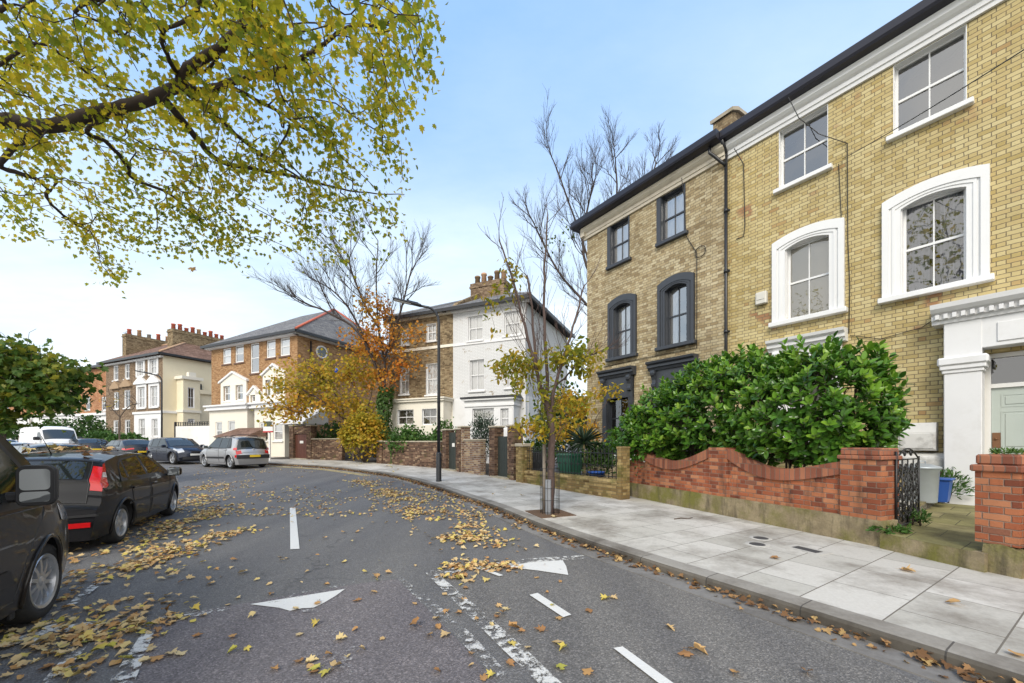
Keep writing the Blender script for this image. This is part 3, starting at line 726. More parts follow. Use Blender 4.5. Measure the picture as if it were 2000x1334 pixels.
m = MB(); m.cbox(dx0-.07, dx0+.005, -.045, -.02, 1.72, 2.02, .008)
ic = m.build('intercom_panel', plain('slate grey intercom', (.07,.085,.10), .35, .15, 6), hA)
m = MB(); 
for k in range(4): m = MB(); m.cbox(dx0-.05, dx0-.02, -.052, -.044, 1.77+k*.055, 1.80+k*.055, .002); m.build('button', ALLOY, ic)
m = MB()                                                     # alarm box
ax = LX(1492); az = FA.z(1492, 583); m.cbox(ax-.17, ax+.11, -.14, 0, az-.17, az+.17, .02); m.cbox(ax-.13, ax+.07, -.152, -.138, az-.05, az+.12, .006); m.build('alarm_box', plain('cream plastic', (.62,.60,.54), .5, .06, 3), hA)
def cable(par, pts, r=.012): return MB().tube(pts, r, 5).build('cable', CABLE, par)
def fp(px, py, off=-.03): return (FA.x(px, off), off, FA.z(px, py, off))
cable(hA, [fp(1655,280), fp(1656,470), fp(1660,560), fp(1658,650)], .010); cable(hA, [fp(1638,320), fp(1643,420), fp(1646,600)], .009)
cable(hA, [fp(1434,290,-.24), fp(1452,320,-.03), fp(1455,440), fp(1452,462), fp(1438,467)], .012)
cable(hA, [fp(1540,190,-.45), fp(1560,230,-.40), fp(1600,262,-.3), fp(1640,275,-.04), fp(1655,280)], .010)
cable(hA, [fp(1660,655), fp(1720,662), fp(1800,640), fp(1822,625)], .008)
# ---- house with charcoal windows
hB = thing('brick_house', 'grey yellow brick terraced house with charcoal painted window surrounds and an end gutter', 'house', loc, FA.rot)
pb = -.10                                                    # stands a little proud of its neighbour
LB = lambda px: FA.x(px, pb)
tB = [(LB(1193), LB(1227)), (LB(1290), LB(1337))]; fB = [(LB(1200), LB(1232.5)), (LB(1299.5), LB(1343))]
wt2 = sum(b-a for a, b in tB)/2; wf2 = sum(b-a for a, b in fB)/2
tB = [((a+b)/2-wt2/2, (a+b)/2+wt2/2) for a, b in tB]; fB = [((a+b)/2-wf2/2, (a+b)/2+wf2/2) for a, b in fB]
gB = [(LB(1180)+.05, LB(1236)), (LB(1278)+.03, LB(1358)-.05)]
def shift(o): o.location = (0, pb, 0); return o
holesB = [(a, b, z0t, z1t) for a, b in tB]+[(a, b, z0f, z1f) for a, b in fB]+[(a+.14, b-.14, 1.35, 3.70) for a, b in gB]
mb = MB(); wall_holes(mb, xL, split, 0, ZC0+.02, holesB, rev=.3)
mb.box(xL-.001, xL+.3, .002, 8.85, 0, ZC0+.015); mb.box(xL+.3, split, 8.6, 8.85, 0, ZC0); mb.box(split-.25, split+.0, .003, .6, 0, ZC0+.01)
shift(mb.build('wall', BR_B, hB))
MB().add([(xL+.3,.8,0),(split,.8,0),(split,.8,ZC0),(xL+.3,.8,ZC0)], [(0,1,2,3)]).build('room', DARK, hB)
m = MB(); profile_run(m, cp, xL-.14, split+.02); m.box(xL-.20, xL+.002, -.2, 8.8, ZC0+.1, ZC0+.42); shift(m.build('cornice', plain('aged cream cornice', (.62,.56,.45), .7, .1, 3, dirt=((.3,.26,.2),2,.5,.5)), hB, fix=True))
rf = shift(MB().prism([(-.20,ZC1+.05),(-.26,ZC1+.30),(4.6,13.0),(9.4,10.75),(9.2,10.4),(-.15,ZC1+.03)], xL+2.6, split-.002, plane='yz').add([(xL-.3,-.26,ZC1+.30),(xL+2.6,-.26,ZC1+.30),(xL+2.6,4.6,13.0),(xL-.3,9.4,10.75),(xL+2.6,9.4,10.75)], [(0,1,2),(0,2,3),(3,2,4)]).build('roof', SLATEG, hB))
m = MB(); profile_run(m, [(-.20,ZC1+.02),(-.40,ZC1+.06),(-.43,ZC1+.12),(-.43,ZC1+.30),(-.20,ZC1+.30)], xL-.45, split-.01); m.box(xL-.45, xL-.22, -.2, 9, ZC1+.04, ZC1+.30); shift(m.build('gutter', GUTTER, rf, fix=True)); 
m = MB(); m.prism([(.0,10.5),(.0,11.42),(.35,11.58),(1.0,11.66),(4.7,13.8),(5.2,13.8),(8.6,11.3),(8.6,10.4)], split-.42, split+.14, plane='yz'); pw = m.build('party_wall', BR_D, hB, fix=True)
m = MB(); m.prism([(-.06,11.43),(.32,11.60),(1.0,11.68),(4.7,13.82),(4.7,13.92),(.95,11.78),(.28,11.70),(-.08,11.52)], split-.48, split+.20, plane='yz'); m.build('coping', STONE, pw, fix=True)
for i, (a, b) in enumerate(tB): shift(window(hB, a, b, z0t, z1t, CHAR, rev=.16, glass=GLASSB, curtain=('net','net')[i], sill=(CHAR, .15, .13, .12), fw=.05))
for i, (a, b) in enumerate(fB): shift(window(hB, a, b, z0f, z1f, CHAR, rev=.16, curtain=('net','left')[i], arch=(CHAR, .26, .17, .06), sill=(CHAR, .32, .17, .12), fw=.05, glass=GLASSB))
for i, (a, b) in enumerate(tB):                              # flat charcoal bands beside the top windows
    for u0_, u1_ in ((a-.16, a), (b, b+.05)): m = MB(); m.box(u0_, u1_, -.02, .01, z0t, z1t+.001); shift(m.build('window_surround', CHAR, hB))
for a, b in gB:
    before = set(hB.children); ground_window(hB, a+.14, b-.14, CHAR, 4.38)
    for o in set(hB.children)-before: shift(o)
dp = downpipe(hB, split+.03, -.12, .3, 10.2, kink=-.0); 
m = MB(); xk = LX(1390, -.3); m.tube([(xk,-.42,10.45),(xk,-.42,10.30),(xk+.08,-.36,10.2),(split-.05,-.2,9.95),(split+.03,-.14,9.85)], .045, 8); m.tube([(split+.03,-.12,10.2),(split+.03,-.2,10.35),(split+.03,-.38,10.5)], .05, 8); m.build('pipe_bend', BLACKP, dp)
cable(hB, [(LB(1340),-.36,10.1), (LB(1338),-.16,9.6), (LB(1341),-.13,8.3), (LB(1362),-.13,7.6), (LB(1362),-.13,4.6), (LB(1250),-.13,4.62), (LB(1180),-.13,4.6)], .012)
m = MB(); c0 = Vector((LB(1369), -.14, FA.z(1369,492,pb))); m.tube([c0+Vector((.17*math.cos(t),0,.17*math.sin(t))) for t in np.linspace(0,2*PI,20)], .012, 5); m.build('cable_coil', CABLE, hB)
# chimney of the near house, pot just above the gutter
pY = FA.Y(1553, 3.6); cz = CH+(HZ-170)/F*pY; cx = FA.x(1553, 3.6)
ch = chimney(rf, cx-.3, cx+.3, 3.3, 3.9, 11.0, cz-.62, BR_D, 1, [TERRAP], ph=.55); ch.parent = bpy.data.objects['roof']
# ------------------------------------------------------------------ red garden wall
WA = G(1225, 968, .12); WB = G(1722, 1069, .12)
FW = Fr((WA.x, WA.y), (WB.x-WA.x, WB.y-WA.y)); WLx = FW.x; WL = (WB-WA).xy.length
wl = thing('garden_wall', 'red brick garden wall with scalloped top standing on a mossy concrete plinth', 'wall', FW.w(0,0,0), FW.rot)
zb = .52                                                     # top of plinth
def wz(px, py): return FW.z(px, py)
p0, p1 = 0.0, WLx(1243); q0, q1 = WLx(1384), WLx(1420); e0, e1 = WLx(1643), WLx(1723)
ztop = 1.50; zlow = 1.16
def scallop(a, b, za, zb_, zl, n=18):
    return [(lerp(a,b,t), lerp(za,zb_,t) - (lerp(za,zb_,t)-zl)*math.sin(PI*t)**1.0*(1 if True else 0)) for t in np.linspace(0,1,n)]
top1 = scallop(p1, q0, ztop-.02, ztop-.02, zlow); top2 = scallop(q1, e0, ztop-.02, ztop-.18, zlow-.02)
m = MB(); m.prism([(-.1,.05),(-.1+.0,zb-.02),(e1+.04,zb-.02),(e1+.04,.05)], -.045, .30); m.build('plinth', CONC, wl, fix=True)
for a, b, tp in ((p1, q0, top1), (q1, e0, top2)):
    m = MB(); m.prism([(a,zb-.03)]+[(x,z-.19) for x,z in tp]+[(b,zb-.03)], .035, .25); m.build('brick_panel', BR_R, wl, fix=True)
    m = MB(); m.prism([(x,z-.20) for x,z in tp]+[(x,z) for x,z in tp[::-1]], -.004, .27); m.build('coping', BR_RD, wl, fix=True)
for a, b, zt in ((p0, p1, ztop), (q0, q1, ztop)):
    m = MB(); m.box(a, b, 0, .26, zb-.03, zt); m.build('pier', BR_R, wl)
pr = MB().box(e0, e1, -.03, .42, zb-.03, 1.36).build('pier', BR_R, wl)
m = MB(); m.cbox(e0-.03, e1+.03, -.06, .45, 1.36, 1.42, .012); m.cbox(e0, e1, -.03, .42, 1.419, 1.53, .015); m.build('pier_cap', BR_RD, pr)
# ---- pier on the other side of the path
PA = G(1904, 1111, .12); PBx = PA + Vector((.32,-.947,0))*.62
FP = Fr((PA.x, PA.y), (.32, -.947))
gp = thing('gate_pier', 'free standing red brick gate pier with a grass tuft on its stepped cap', 'pier', FP.w(0,0,0), FP.rot)
pw_ = min(.62, FP.x(1992)); zpt = FP.z(1904, 887)
m = MB(); m.box(0, pw_, 0, .55, .45, zpt-.20); m.build('brick_shaft', BR_R, gp)
m = MB(); m.cbox(-.035, pw_+.035, -.035, .585, zpt-.20, zpt-.12, .015); m.cbox(0, pw_, 0, .55, zpt-.121, zpt, .02); m.build('pier_cap', BR_RD, gp)
m = MB(); m.prism([(-.02,.08),(-.02,.24),(.06,.26),(.08,.44),(.20,.46),(pw_-.05,.44),(pw_+.04,.40),(pw_+.02,.08)], -.035, .57); m.build('plinth', CONC, gp, fix=True)
m = MB(); m.box(pw_+.03, pw_+4, .08, .32, .1, 1.35); m.build('side_wall', BR_R, gp)
# ------------------------------------------------------------------ front garden ground, path, step
def gpoly(name, pts, z, mat, thick=0, kind='structure'):
    m = MB(); m.prism([(p[0],p[1]) for p in pts], z-thick if thick else z-.01, z, plane='xy'); o = m.build(name, mat, fix=True)
    return tag(o, kind=kind)
flags = slabmat('path flags', .55, .55, (.21,.195,.075), (.31,.27,.13), (.06,.055,.025), dirt=.38)
W1_ = FW.w(e1+.02, 0); W2_ = FP.w(-.0, 0); A1 = FA.w(ox-.1, -.0); A2 = FA.w(ox2+wp+.2, 0)
def uvsheet(name, P, mat, kind='structure'):
    me = bpy.data.meshes.new(name); n = len(P); mm = len(P[0])
    me.from_pydata([tuple(p) for r in P for p in r], [], [(i*mm+j,(i+1)*mm+j,(i+1)*mm+j+1,i*mm+j+1) for i in range(n-1) for j in range(mm-1)])
    u = me.uv_layers.new(name='UVMap')
    for lp in me.loops:
        i, j = divmod(lp.vertex_index, mm)
        a = (Vector(P[i][j])-Vector(P[0][j])).length; b = (Vector(P[i][j])-Vector(P[i][0])).length
        u.data[lp.index].uv = (a, b)
    me.materials.append(mat)
    if me.polygons[0].normal.z < 0: me.flip_normals()
    o = bpy.data.objects.new(name, me); link(o); return tag(o, kind=kind) if kind else o
zp0, zp1 = .34, .40
stepf = lambda p, z: Vector((p.x, p.y, z))
fo = FW.n*0.0
q = [W1_ - Vector((FW.n.x,FW.n.y,0))*.10, W2_ - Vector((FP.n.x,FP.n.y,0))*.10]
P = [[stepf(q[0].lerp(q[1], s), zp0).lerp(stepf(A1.lerp(A2, s), zp1), t) for s in (0,.5,1)] for t in np.linspace(0,1,9)]
uvsheet('garden_path', P, flags)
qe = q[1]+(q[1]-q[0]).normalized()*.12
m = MB(); v = [stepf(q[0], .10), stepf(qe, .10), stepf(qe, zp0-.001), stepf(q[0], zp0-.001)]
nb = Vector((FW.n.x, FW.n.y, 0))*.25
m.add(v+[p+nb for p in v], [(0,1,2,3),(4,7,6,5),(3,2,6,7),(1,5,6,2),(0,3,7,4)])
tag(m.build('step', CONC, fix=True), kind='structure')
bl = [FW.w(0,.26), FW.w(e1,.30), FW.w(e1+.0,.5), A1+Vector((-.02,.05,0)), FA.w(split-.2,-.1)]
gpoly('garden_bed', [(p.x,p.y) for p in bl], .44, SOIL, .4)
kb = [FW.w(e1-.02,.44), A1+Vector((0.02,.0,0))]
dkb = (kb[1]-kb[0]).normalized(); nkb = Vector((-dkb.y, dkb.x, 0))
hard = [kb[0]+dkb*.2, kb[1], kb[1]+nkb*1.5, kb[0]+nkb*1.2+dkb*.5]
gpoly('bin_slab', [(p.x,p.y) for p in hard], .50, CONC2, .3)
be = MB(); pk = [kb[0], kb[1], kb[1]+nkb*.09, kb[0]+nkb*.09]; be.prism([(p.x,p.y) for p in pk], .3, .53, plane='xy'); tag(be.build('bed_kerb', CONC, fix=True), kind='structure')
gpoly('garden_ground', [(FA.w(xL-4,-5.5).x,FA.w(xL-4,-5.5).y), (FW.w(0,.2).x,FW.w(0,.2).y), (FA.w(split+.4,-.2).x, FA.w(split+.4,-.2).y), (FA.w(xL-6,0).x,FA.w(xL-6,0).y)], .155, SOIL, .1)
gpoly('rear_garden', [(FA.w(xL-.5,0).x,FA.w(xL-.5,0).y),(FA.w(xR,0).x,FA.w(xR,0).y),(FA.w(xR,12).x,FA.w(xR,12).y),(FA.w(xL-8,12).x,FA.w(xL-8,12).y)], .10, SOIL, .1)
gpoly('forecourt', [(FP.w(.1,.1).x,FP.w(.1,.1).y),(FP.w(8,.1).x,FP.w(8,.1).y),(FA.w(9,0).x,FA.w(9,0).y),(A2.x,A2.y)], .36, flags, .3)
# ------------------------------------------------------------------ iron gate, standing open into the garden
g0 = FW.w(e1+.02, .30, 0); gdir = Vector((.87, .49, 0)).normalized()
ig = thing('iron_gate', 'black wrought iron scrollwork garden gate standing open beside the red brick pier', 'gate', (g0.x, g0.y, .36), math.atan2(gdir.y, gdir.x))
gw, gh = .90, 1.12
m = MB(); rr = .014
m.tube([(0,0,0),(0,0,gh)], .016, 6); m.tube([(gw,0,0),(gw,0,gh-.08)], .014, 6); m.tube([(0,0,.04),(gw,0,.04)], .014, 6); m.tube([(0,0,gh-.12),(gw,0,gh-.12)], .012, 6)
m.build('gate_frame', IRON, ig)
def spiral(cx, cz, r, turns=1.6, a0=0, sgn=1, n=26): return [(cx+sgn*r*(1-t*.85)*math.cos(a0+turns*2*PI*t), 0, cz+r*(1-t*.85)*math.sin(a0+turns*2*PI*t)) for t in np.linspace(0,1,n)]
m = MB()
for k in range(1, 4): m.tube([(gw*k/4, 0, .04),(gw*k/4,0,gh-.12)], .009, 5)
for k in range(4):
    xc = gw*(k+.5)/4
    for j, zz in enumerate((.13,.27,.42,.56,.70,.83)):
        m.tube(spiral(xc-.035, zz, .055, a0=j*PI, sgn=1), .009, 5); m.tube(spiral(xc+.04, zz+.065, .05, a0=j*PI+1.5, sgn=-1), .009, 5)
m.tube([(gw/2+.22*math.cos(a),0,.5+.30*math.sin(a)) for a in np.linspace(0,2*PI,26)], .010, 5)
for sx in (-1,1): m.tube([(gw/2+sx*gw*.5*(1-t), 0, gh-.12+.16*math.sin(t*PI*.5)) for t in np.linspace(0,1,10)], .012, 5); m.tube(spiral(gw/2+sx*.13, gh-.03, .06, sgn=sx), .009, 5)
m.build('scrollwork', IRON, ig)
# ------------------------------------------------------------------ bins, meter boxes, weeds by the door
def fr_pt(px, off): return FA.w(FA.x(px, off), off, 0)
bp = fr_pt(1800, -1.55)
dust = thing('dustbin', 'round grey metal dustbin behind the open iron gate', 'bin', (bp.x, bp.y, .5))
MB().lathe([(0,0),(.20,0),(.205,.02),(.235,.60),(.25,.61),(.25,.64),(.235,.645),(0,.645)], 24).build('body', BIN, dust)
m = MB().lathe([(0,.72),(.12,.71),(.24,.665),(.262,.655),(.262,.625),(.25,.625)], 24); m.tube([(-.07,0,.71),(-.07,0,.76),(.07,0,.76),(.07,0,.71)], .012, 6); m.build('lid', BIN, dust)
bq = fr_pt(1822, -1.15)
bb = thing('recycling_box', 'blue plastic recycling box behind the grey dustbin', 'box', (bq.x, bq.y, .5), FA.rot)
m = MB(); v = [(-.2,-.15,0),(.2,-.15,0),(.2,.15,0),(-.2,.15,0),(-.24,-.19,.42),(.24,-.19,.42),(.24,.19,.42),(-.24,.19,.42)]; m.add(v, [(0,1,5,4),(1,2,6,5),(2,3,7,6),(3,0,4,7),(0,3,2,1)]); m.build('body', BLUE, bb, fix=True)
m = MB(); m.cbox(-.27,.27,-.22,.22,.40,.44,.015); m.build('rim', BLUE, bb)
mx0, mx1 = FA.x(1755, -.2), FA.x(1829, -.2); mz0, mz1 = FA.z(1790, 880, -.2), FA.z(1790, 826, -.2)
DIRTW = plain('dirty white fibreglass', (.62,.61,.58), .6, .1, 5, dirt=((.15,.14,.12), 3.2, .5, .85))
mt = thing('meter_box', 'dirty white gas meter box fixed to the yellow brick wall, larger upper one', 'meter box', FA.w((mx0+mx1)/2, 0, mz0), FA.rot)
hw = (mx1-mx0)/2; hh = mz1-mz0
m = MB(); m.prism([(0,0),(-.24,0),(-.26,.03),(-.26,hh*.66),(-.20,hh),(0,hh)], -hw, hw, plane='yz'); m.build('casing', DIRTW, mt, fix=True)
m = MB(); m.cbox(-hw+.03, hw-.03, -.275, -.255, .05, hh*.62, .006); m.build('door', DIRTW, mt)
mt2 = thing('meter_box', 'grey weathered meter box low on the brick wall under the larger white one', 'meter box', FA.w((mx0+mx1)/2+.02, 0, mz0-.38), FA.rot)
m = MB(); m.prism([(0,0),(-.22,0),(-.24,.24),(-.14,.33),(0,.34)], -hw-.08, hw+.14, plane='yz'); m.build('casing', DIRTW, mt2, fix=True)
m = MB(); m.cbox(-hw+.06, hw+.08, -.255, -.225, .04, .22, .006); m.build('door', DIRTW, mt2)
# ------------------------------------------------------------------ low yellow wall with iron railings
YA = G(1010, 941, .12); YB = G(1207, 976, .12)
FY = Fr((YA.x, YA.y), (YB.x-YA.x, YB.y-YA.y)); YLn = (YB-YA).xy.length
lw = thing('low_wall', 'low mossy yellow brick wall between two brick piers with a pale ledge course', 'wall', FY.w(0,0,0), FY.rot)
zy = FY.z(1100, 926)
m = MB(); m.box(.0, YLn, .04, .27, .05, zy-.12); m.build('brick_base', BR_Y, lw)
m = MB(); m.prism([(0,zy-.12),(0,zy-.08),(.06,zy),(.25,zy),(.31,zy-.08),(.31,zy-.12)], 0, YLn, plane='yz'); m.build('ledge', BR_Y, lw, fix=True)
p = MB().box(-.02, .40, -.04, .38, .05, FY.z(1005, 872)).build('pier', BR_Y, lw); MB().cbox(-.06,.44,-.08,.42,FY.z(1005,872),FY.z(1005,866),.02).build('pier_cap', STONE, p)
yp = MB().box(YLn-.03, YLn+.10, .0, .34, .05, 1.44).build('pier', BR_Y, lw); MB().cbox(YLn-.05,YLn+.12,-.02,.36,1.44,1.50,.012).build('pier_cap', BR_Y, yp)
zr = FY.z(1100, 879)
rl = thing('railing', 'black iron railing with fleur heads on the low mossy yellow brick wall', 'railing', FY.w(.4,.15,0), FY.rot)
m = MB(); Ln = YLn-.45
for z in (zy+.05, zr-.06): m.box(0, Ln, -.012, .012, z-.012, z+.012)
m.build('rail', IRON, rl)
m = MB(); n = int(Ln/.13)
for k in range(n+1):
    x = Ln*k/n; m.tube([(x,0,zy),(x,0,zr+.02)], .009, 5)
    if k % 2: m.tube(spiral(x-.035, zy+.32, .04, sgn=-1), .007, 4); m.tube(spiral(x+.035, zy+.32, .04), .007, 4)
    m.lathe([(.009,0),(.02,.02),(.012,.05),(0,.08)], 6, Matrix.Translation((x,0,zr)))
m.build('bars', IRON, rl)
# wheelie bins and things behind the railing
def wheelie(loc, rot, mat, label):
    t = thing('wheelie_bin', label, 'bin', loc, rot)
    m = MB(); v = [(-.22,-.24,.05),(.22,-.24,.05),(.22,.22,.12),(-.22,.22,.12),(-.29,-.32,.98),(.29,-.32,.98),(.29,.36,.98),(-.29,.36,.98)]
    m.add(v, [(0,3,2,1),(0,1,5,4),(1,2,6,5),(2,3,7,6),(3,0,4,7),(4,5,6,7)]); m.build('body', mat, t, fix=True)
    m = MB(); m.prism([(-.36,.985),(-.37,1.03),(-.2,1.07),(.3,1.06),(.38,1.02),(.38,.985)], -.31, .31, plane='yz'); m.tube([(-.25,.42,.98),(.25,.42,.98)], .016, 6); m.build('lid', mat, t, fix=True)
    for sx in (-.27, .22):
        MB().lathe([(0,0),(.1,0),(.1,.05),(0,.05)], 14, Matrix.Translation((sx,.2,.1)) @ Matrix.Rotation(-PI/2,4,'Z'), axis='y').build('wheel', RUBBER, t)
    return t
c = FY.w(FY.x(1113,1.0),1.0,.16); wheelie(c, FY.rot+.1, GREENBIN, 'dark green wheelie bin behind the black railing')
c = FY.w(FY.x(1040,.9),.9,.16); wheelie(c, FY.rot-.05, plain('black bin plastic',(.025,.027,.03),.5,.1,4), 'black wheelie bin behind the black railing')
c = FY.w(FY.x(1165,.8),.8,.16); t = thing('plant_pot', 'blue plastic tub behind the black railing near the red wall', 'pot', c)
MB().lathe([(0,0),(.16,0),(.2,.4),(.22,.4),(.22,.43),(.19,.43),(.17,.36),(0,.36)], 16).build('tub', BLUE, t); t.scale = (1.2,1.2,1.3)
# ------------------------------------------------------------------ old walls and gateways further along
def wall_run(label, pa, pb, h, mat, cap=True, thick=.26, piers=(), zbase=.12):
    a, b = G(*pa, zbase), G(*pb, zbase); ln = (b-a).xy.length
    f = Fr((a.x, a.y), (b.x-a.x, b.y-a.y)); z0 = min(a.z, b.z)
    t = thing('garden_wall', label, 'wall', (a.x, a.y, z0-.1), f.rot)
    m = MB(); m.box(0, ln, 0, thick, 0, h+.1); m.build('brickwork', mat, t)
    if cap: m = MB(); m.cbox(-.02, ln+.02, -.04, thick+.04, h+.1, h+.17, .02); m.build('coping', STONE, t)
    for x, w_, hh in piers:
        p = MB().box(x, x+w_, -.06, thick+.06, 0, hh+.1).build('pier', mat, t); MB().cbox(x-.05, x+w_+.05, -.11, thick+.11, hh+.1, hh+.18, .03).build('pier_cap', STONE, p)
    return t, f, ln, z0
GREENW = plain('dark green gate paint', (.028,.035,.03), .55, .3, 5); BROWNW = plain('dark brown gate paint', (.10,.035,.022), .5, .3, 5); PL = plain('white enamel plate', (.75,.74,.70), .4, .05, 4)
wall_run('long low dark brick garden wall between the lamp post and the golden shrub', (740,905), (862,915), 1.28, BR_W, piers=((-.15,.5,1.30),))
wall_run('low dark brick garden wall left of the golden shrub beside a tall gate pier', (606,897.5), (668,899.5), 1.32, BR_W)
def gateway(label, pa, pb, h, dmat, dlabel, plate=True, mat=BR_W, hd=None, arch=True):
    a, b = G(*pa, .12), G(*pb, .12); ln = (b-a).xy.length; f = Fr((a.x,a.y),(b.x-a.x,b.y-a.y)); z0 = min(a.z,b.z)
    t = thing('gateway', label, 'gateway', (a.x,a.y,z0-.08), f.rot)
    w = ln
    for x0, x1 in ((-.42, 0), (w, w+.42)):
        p = MB().box(x0, x1, -.05, .38, 0, h).build('pier', mat, t); MB().cbox(x0-.05, x1+.05, -.1, .43, h, h+.08, .03).build('pier_cap', STONE, p)
    hd = hd or h-.3
    m = MB(); m.box(.01, w-.01, .10, .15, .12, hd); 
    for k in range(1, 6): m.box(w*k/6-.006, w*k/6+.006, .094, .101, .12, hd)
    g = m.build('gate', dmat, t)
    if plate: m = MB(); m.cbox(w*.36, w*.62, .084, .093, hd*.64, hd*.64+.17, .004); pp = m.build('number_plate', PL, g)
    if arch: MB().box(0, w, .0, .3, hd+.02, h-.02).build('lintel', mat, t)
    MB().box(-.1, w+.1, -.18, .1, 0, .14).build('step', STONE, t)
    return t
gateway('tall old brick gateway with red brown gate beside the white bay of the flats', (574,896), (600,897.2), 2.25, BROWNW, '', hd=1.75)
gateway('dark brick gateway with small white number plate just behind the lamp post', (873,917), (892,920.5), 1.95, GREENW, '', arch=False, hd=1.85)
gateway('wide blackened brick gateway with dark gate beside the low yellow wall', (968,931.5), (993,936), 2.05, GREENW, '', plate=False, hd=1.7, arch=False)
wall_run('short brick wall section with pale mortar between the two dark gateways', (897,921), (938,928), 1.42, brickmat('pale mortar brick', [(0,(.12,.06,.04)),(.5,(.24,.13,.08)),(1,(.42,.30,.17))], (.36,.33,.28), .23, .078, .014, dirtpow=.3), piers=((.0,.42,2.0),))
# garden ground behind these walls
for i, pts in enumerate([[(500,897),(606,897),(740,905),(862,915),(940,928),(1010,940)]]):
    a = [G(x, y, .12) for x, y in pts]
    b = [p+Vector((1.5, 7.5, 0)) for p in a]
    P = [[Vector((p.x,p.y,gz(p.y)+.14)), Vector((q.x,q.y,gz(q.y)+.14))] for p, q in zip(a, b)]
    P = [[p[0]+Vector((.1,.12,0)), p[0].lerp(p[1], .5), p[1]] for p in P]
    uvsheet('front_garden', P, SOIL)
# ------------------------------------------------------------------ covers in the pavement
def disc(name, px, py, r, label):
    c = G(px, py, .123); t = thing(name, label, 'cover', c)
    MB().lathe([(0,.004),(r,.004),(r+.01,0)], 24).build('lid', plain('cast iron cover', (.06,.06,.062), .6, .3, 30, bmp=.8), t)
    m = MB().lathe([(r,.002),(r+.05,.003),(r+.055,-.002)], 24); m.build('rim', CONC2, t)
    return t
disc('pavement_cover', 1486, 1051, .10, 'small round iron cover in the paving, the one closer to the red wall'); disc('pavement_cover', 1479, 1063, .10, 'small round iron cover in the paving, the one closer to the kerb')
c = G(1576, 1073.5, .124); t = thing('drain_cover', 'small rectangular dark iron cover set in a pale concrete frame in the paving', 'cover', c, FW.rot)
MB().cbox(-.16,.16,-.075,.075,-.003,.006,.002).build('lid', plain('cast iron cover', (.06,.06,.062), .6, .3, 30), t); m = MB(); m.box(-.24,.24,-.15,.15,-.004,.002); m.build('surround', CONC2, t)
# ------------------------------------------------------------------ lamp posts
def lamp(base, hgt, aim, armlen, label, s=1.0):
    t = thing('street_lamp', label, 'street lamp', base, math.atan2(aim.y, aim.x))
    MB().lathe([(0,0),(.105*s,0),(.105*s,.02),(.095*s,.05),(.092*s,1.0*s),(.06*s,1.06*s),(.0,1.06*s)], 16).build('base', POST, t)
    m = MB(); path = [(0,0,1.0*s),(0,0,hgt*.5),(0,0,hgt-.75)]+[(.45*(1-math.cos(a)),0,hgt-.75+.55*math.sin(a)) for a in np.linspace(.2,1.35,6)]+[(.75,0,hgt-.15)]
    m.tube(path, [.062*s,.056*s,.05*s]+[.045*s]*6+[.04*s], 10); m.build('pole', POST, t)
    m = MB(); M_ = Matrix.Translation((.62,0,hgt-.17)) @ Matrix.Rotation(-.20,4,'Y')
    m.cbox(0, armlen, -.11*s, .11*s, -.03, .045, .025, M_); m.cbox(.1, .5, -.07*s, .07*s, .04, .08, .02, M_); h = m.build('lamp_head', POST, t)
    m = MB(); m.cbox(.35, armlen-.06, -.085*s, .085*s, -.042, -.028, .005, M_); m.build('lens', LAMPG, h)
    m = MB(); m.lathe([(0,.08),(.035,.08),(.035,.13),(0,.15)], 8, M_ @ Matrix.Translation((armlen*.5,0,0))); m.build('light_sensor', POST, h)
    return t
lb = G(857, 940, .12); hl = CH+(HZ-590)/F*lb.y - lb.z
lp = lamp(lb, hl, Vector((-1, -.15)), 1.0, 'black street lamp with curved arm on the pavement in front of the dark brick wall')
fb = at(316, 868, 33.0); fb.z = gz(33)+.1; hl2 = CH+(HZ-728)/F*33-fb.z
lp2 = lamp(fb, hl2, Vector((-1,-.3)), 1.2, 'distant black street lamp in front of the cream rendered house', 1.1)
# ------------------------------------------------------------------ the pavement on the near left, behind the parked cars
for pts in ([(.5,-9.4),(-6.6,2.8),(-8.1,5.4),(-10.3,9.8),(-11.45,11.0),(-60,11.0),(-60,-9.4)], [(-11.45,11.0),(-13,12.4),(-18,13.6),(-24,16.6),(-40,25.0),(-60,36.0),(-60,11.0)]):
    m = MB(); v = [(x, y, gz(y)+.12) for x, y in pts]; n = len(v)
    m.add(v+[(x, y, z-.14) for x, y, z in v], [tuple(range(n))]+[(i, n+i, n+(i+1)%n, (i+1)%n) for i in range(n)])
    tag(m.build('left_pavement', plain('worn grey paving', (.36,.35,.33), .85, .2, 1.5, bmp=.2, dirt=((.2,.19,.17), .8, .5, .6)), fix=True), kind='structure')
# ------------------------------------------------------------------ houses further along the bend
def frame_px(pl, Yl, pr, Yr):
    a = ((pl-1000)/F*Yl, Yl); b = ((pr-1000)/F*Yr, Yr)
    f = Fr(a, (b[0]-a[0], b[1]-a[1])); f.W = (Vector(b)-Vector(a)).length; return f
def wr(f, p0, y0, p1, y1, off=0):
    pm = (p0+p1)/2
    return f.x(p0, off), f.x(p1, off), f.z(pm, y1, off), f.z(pm, y0, off)
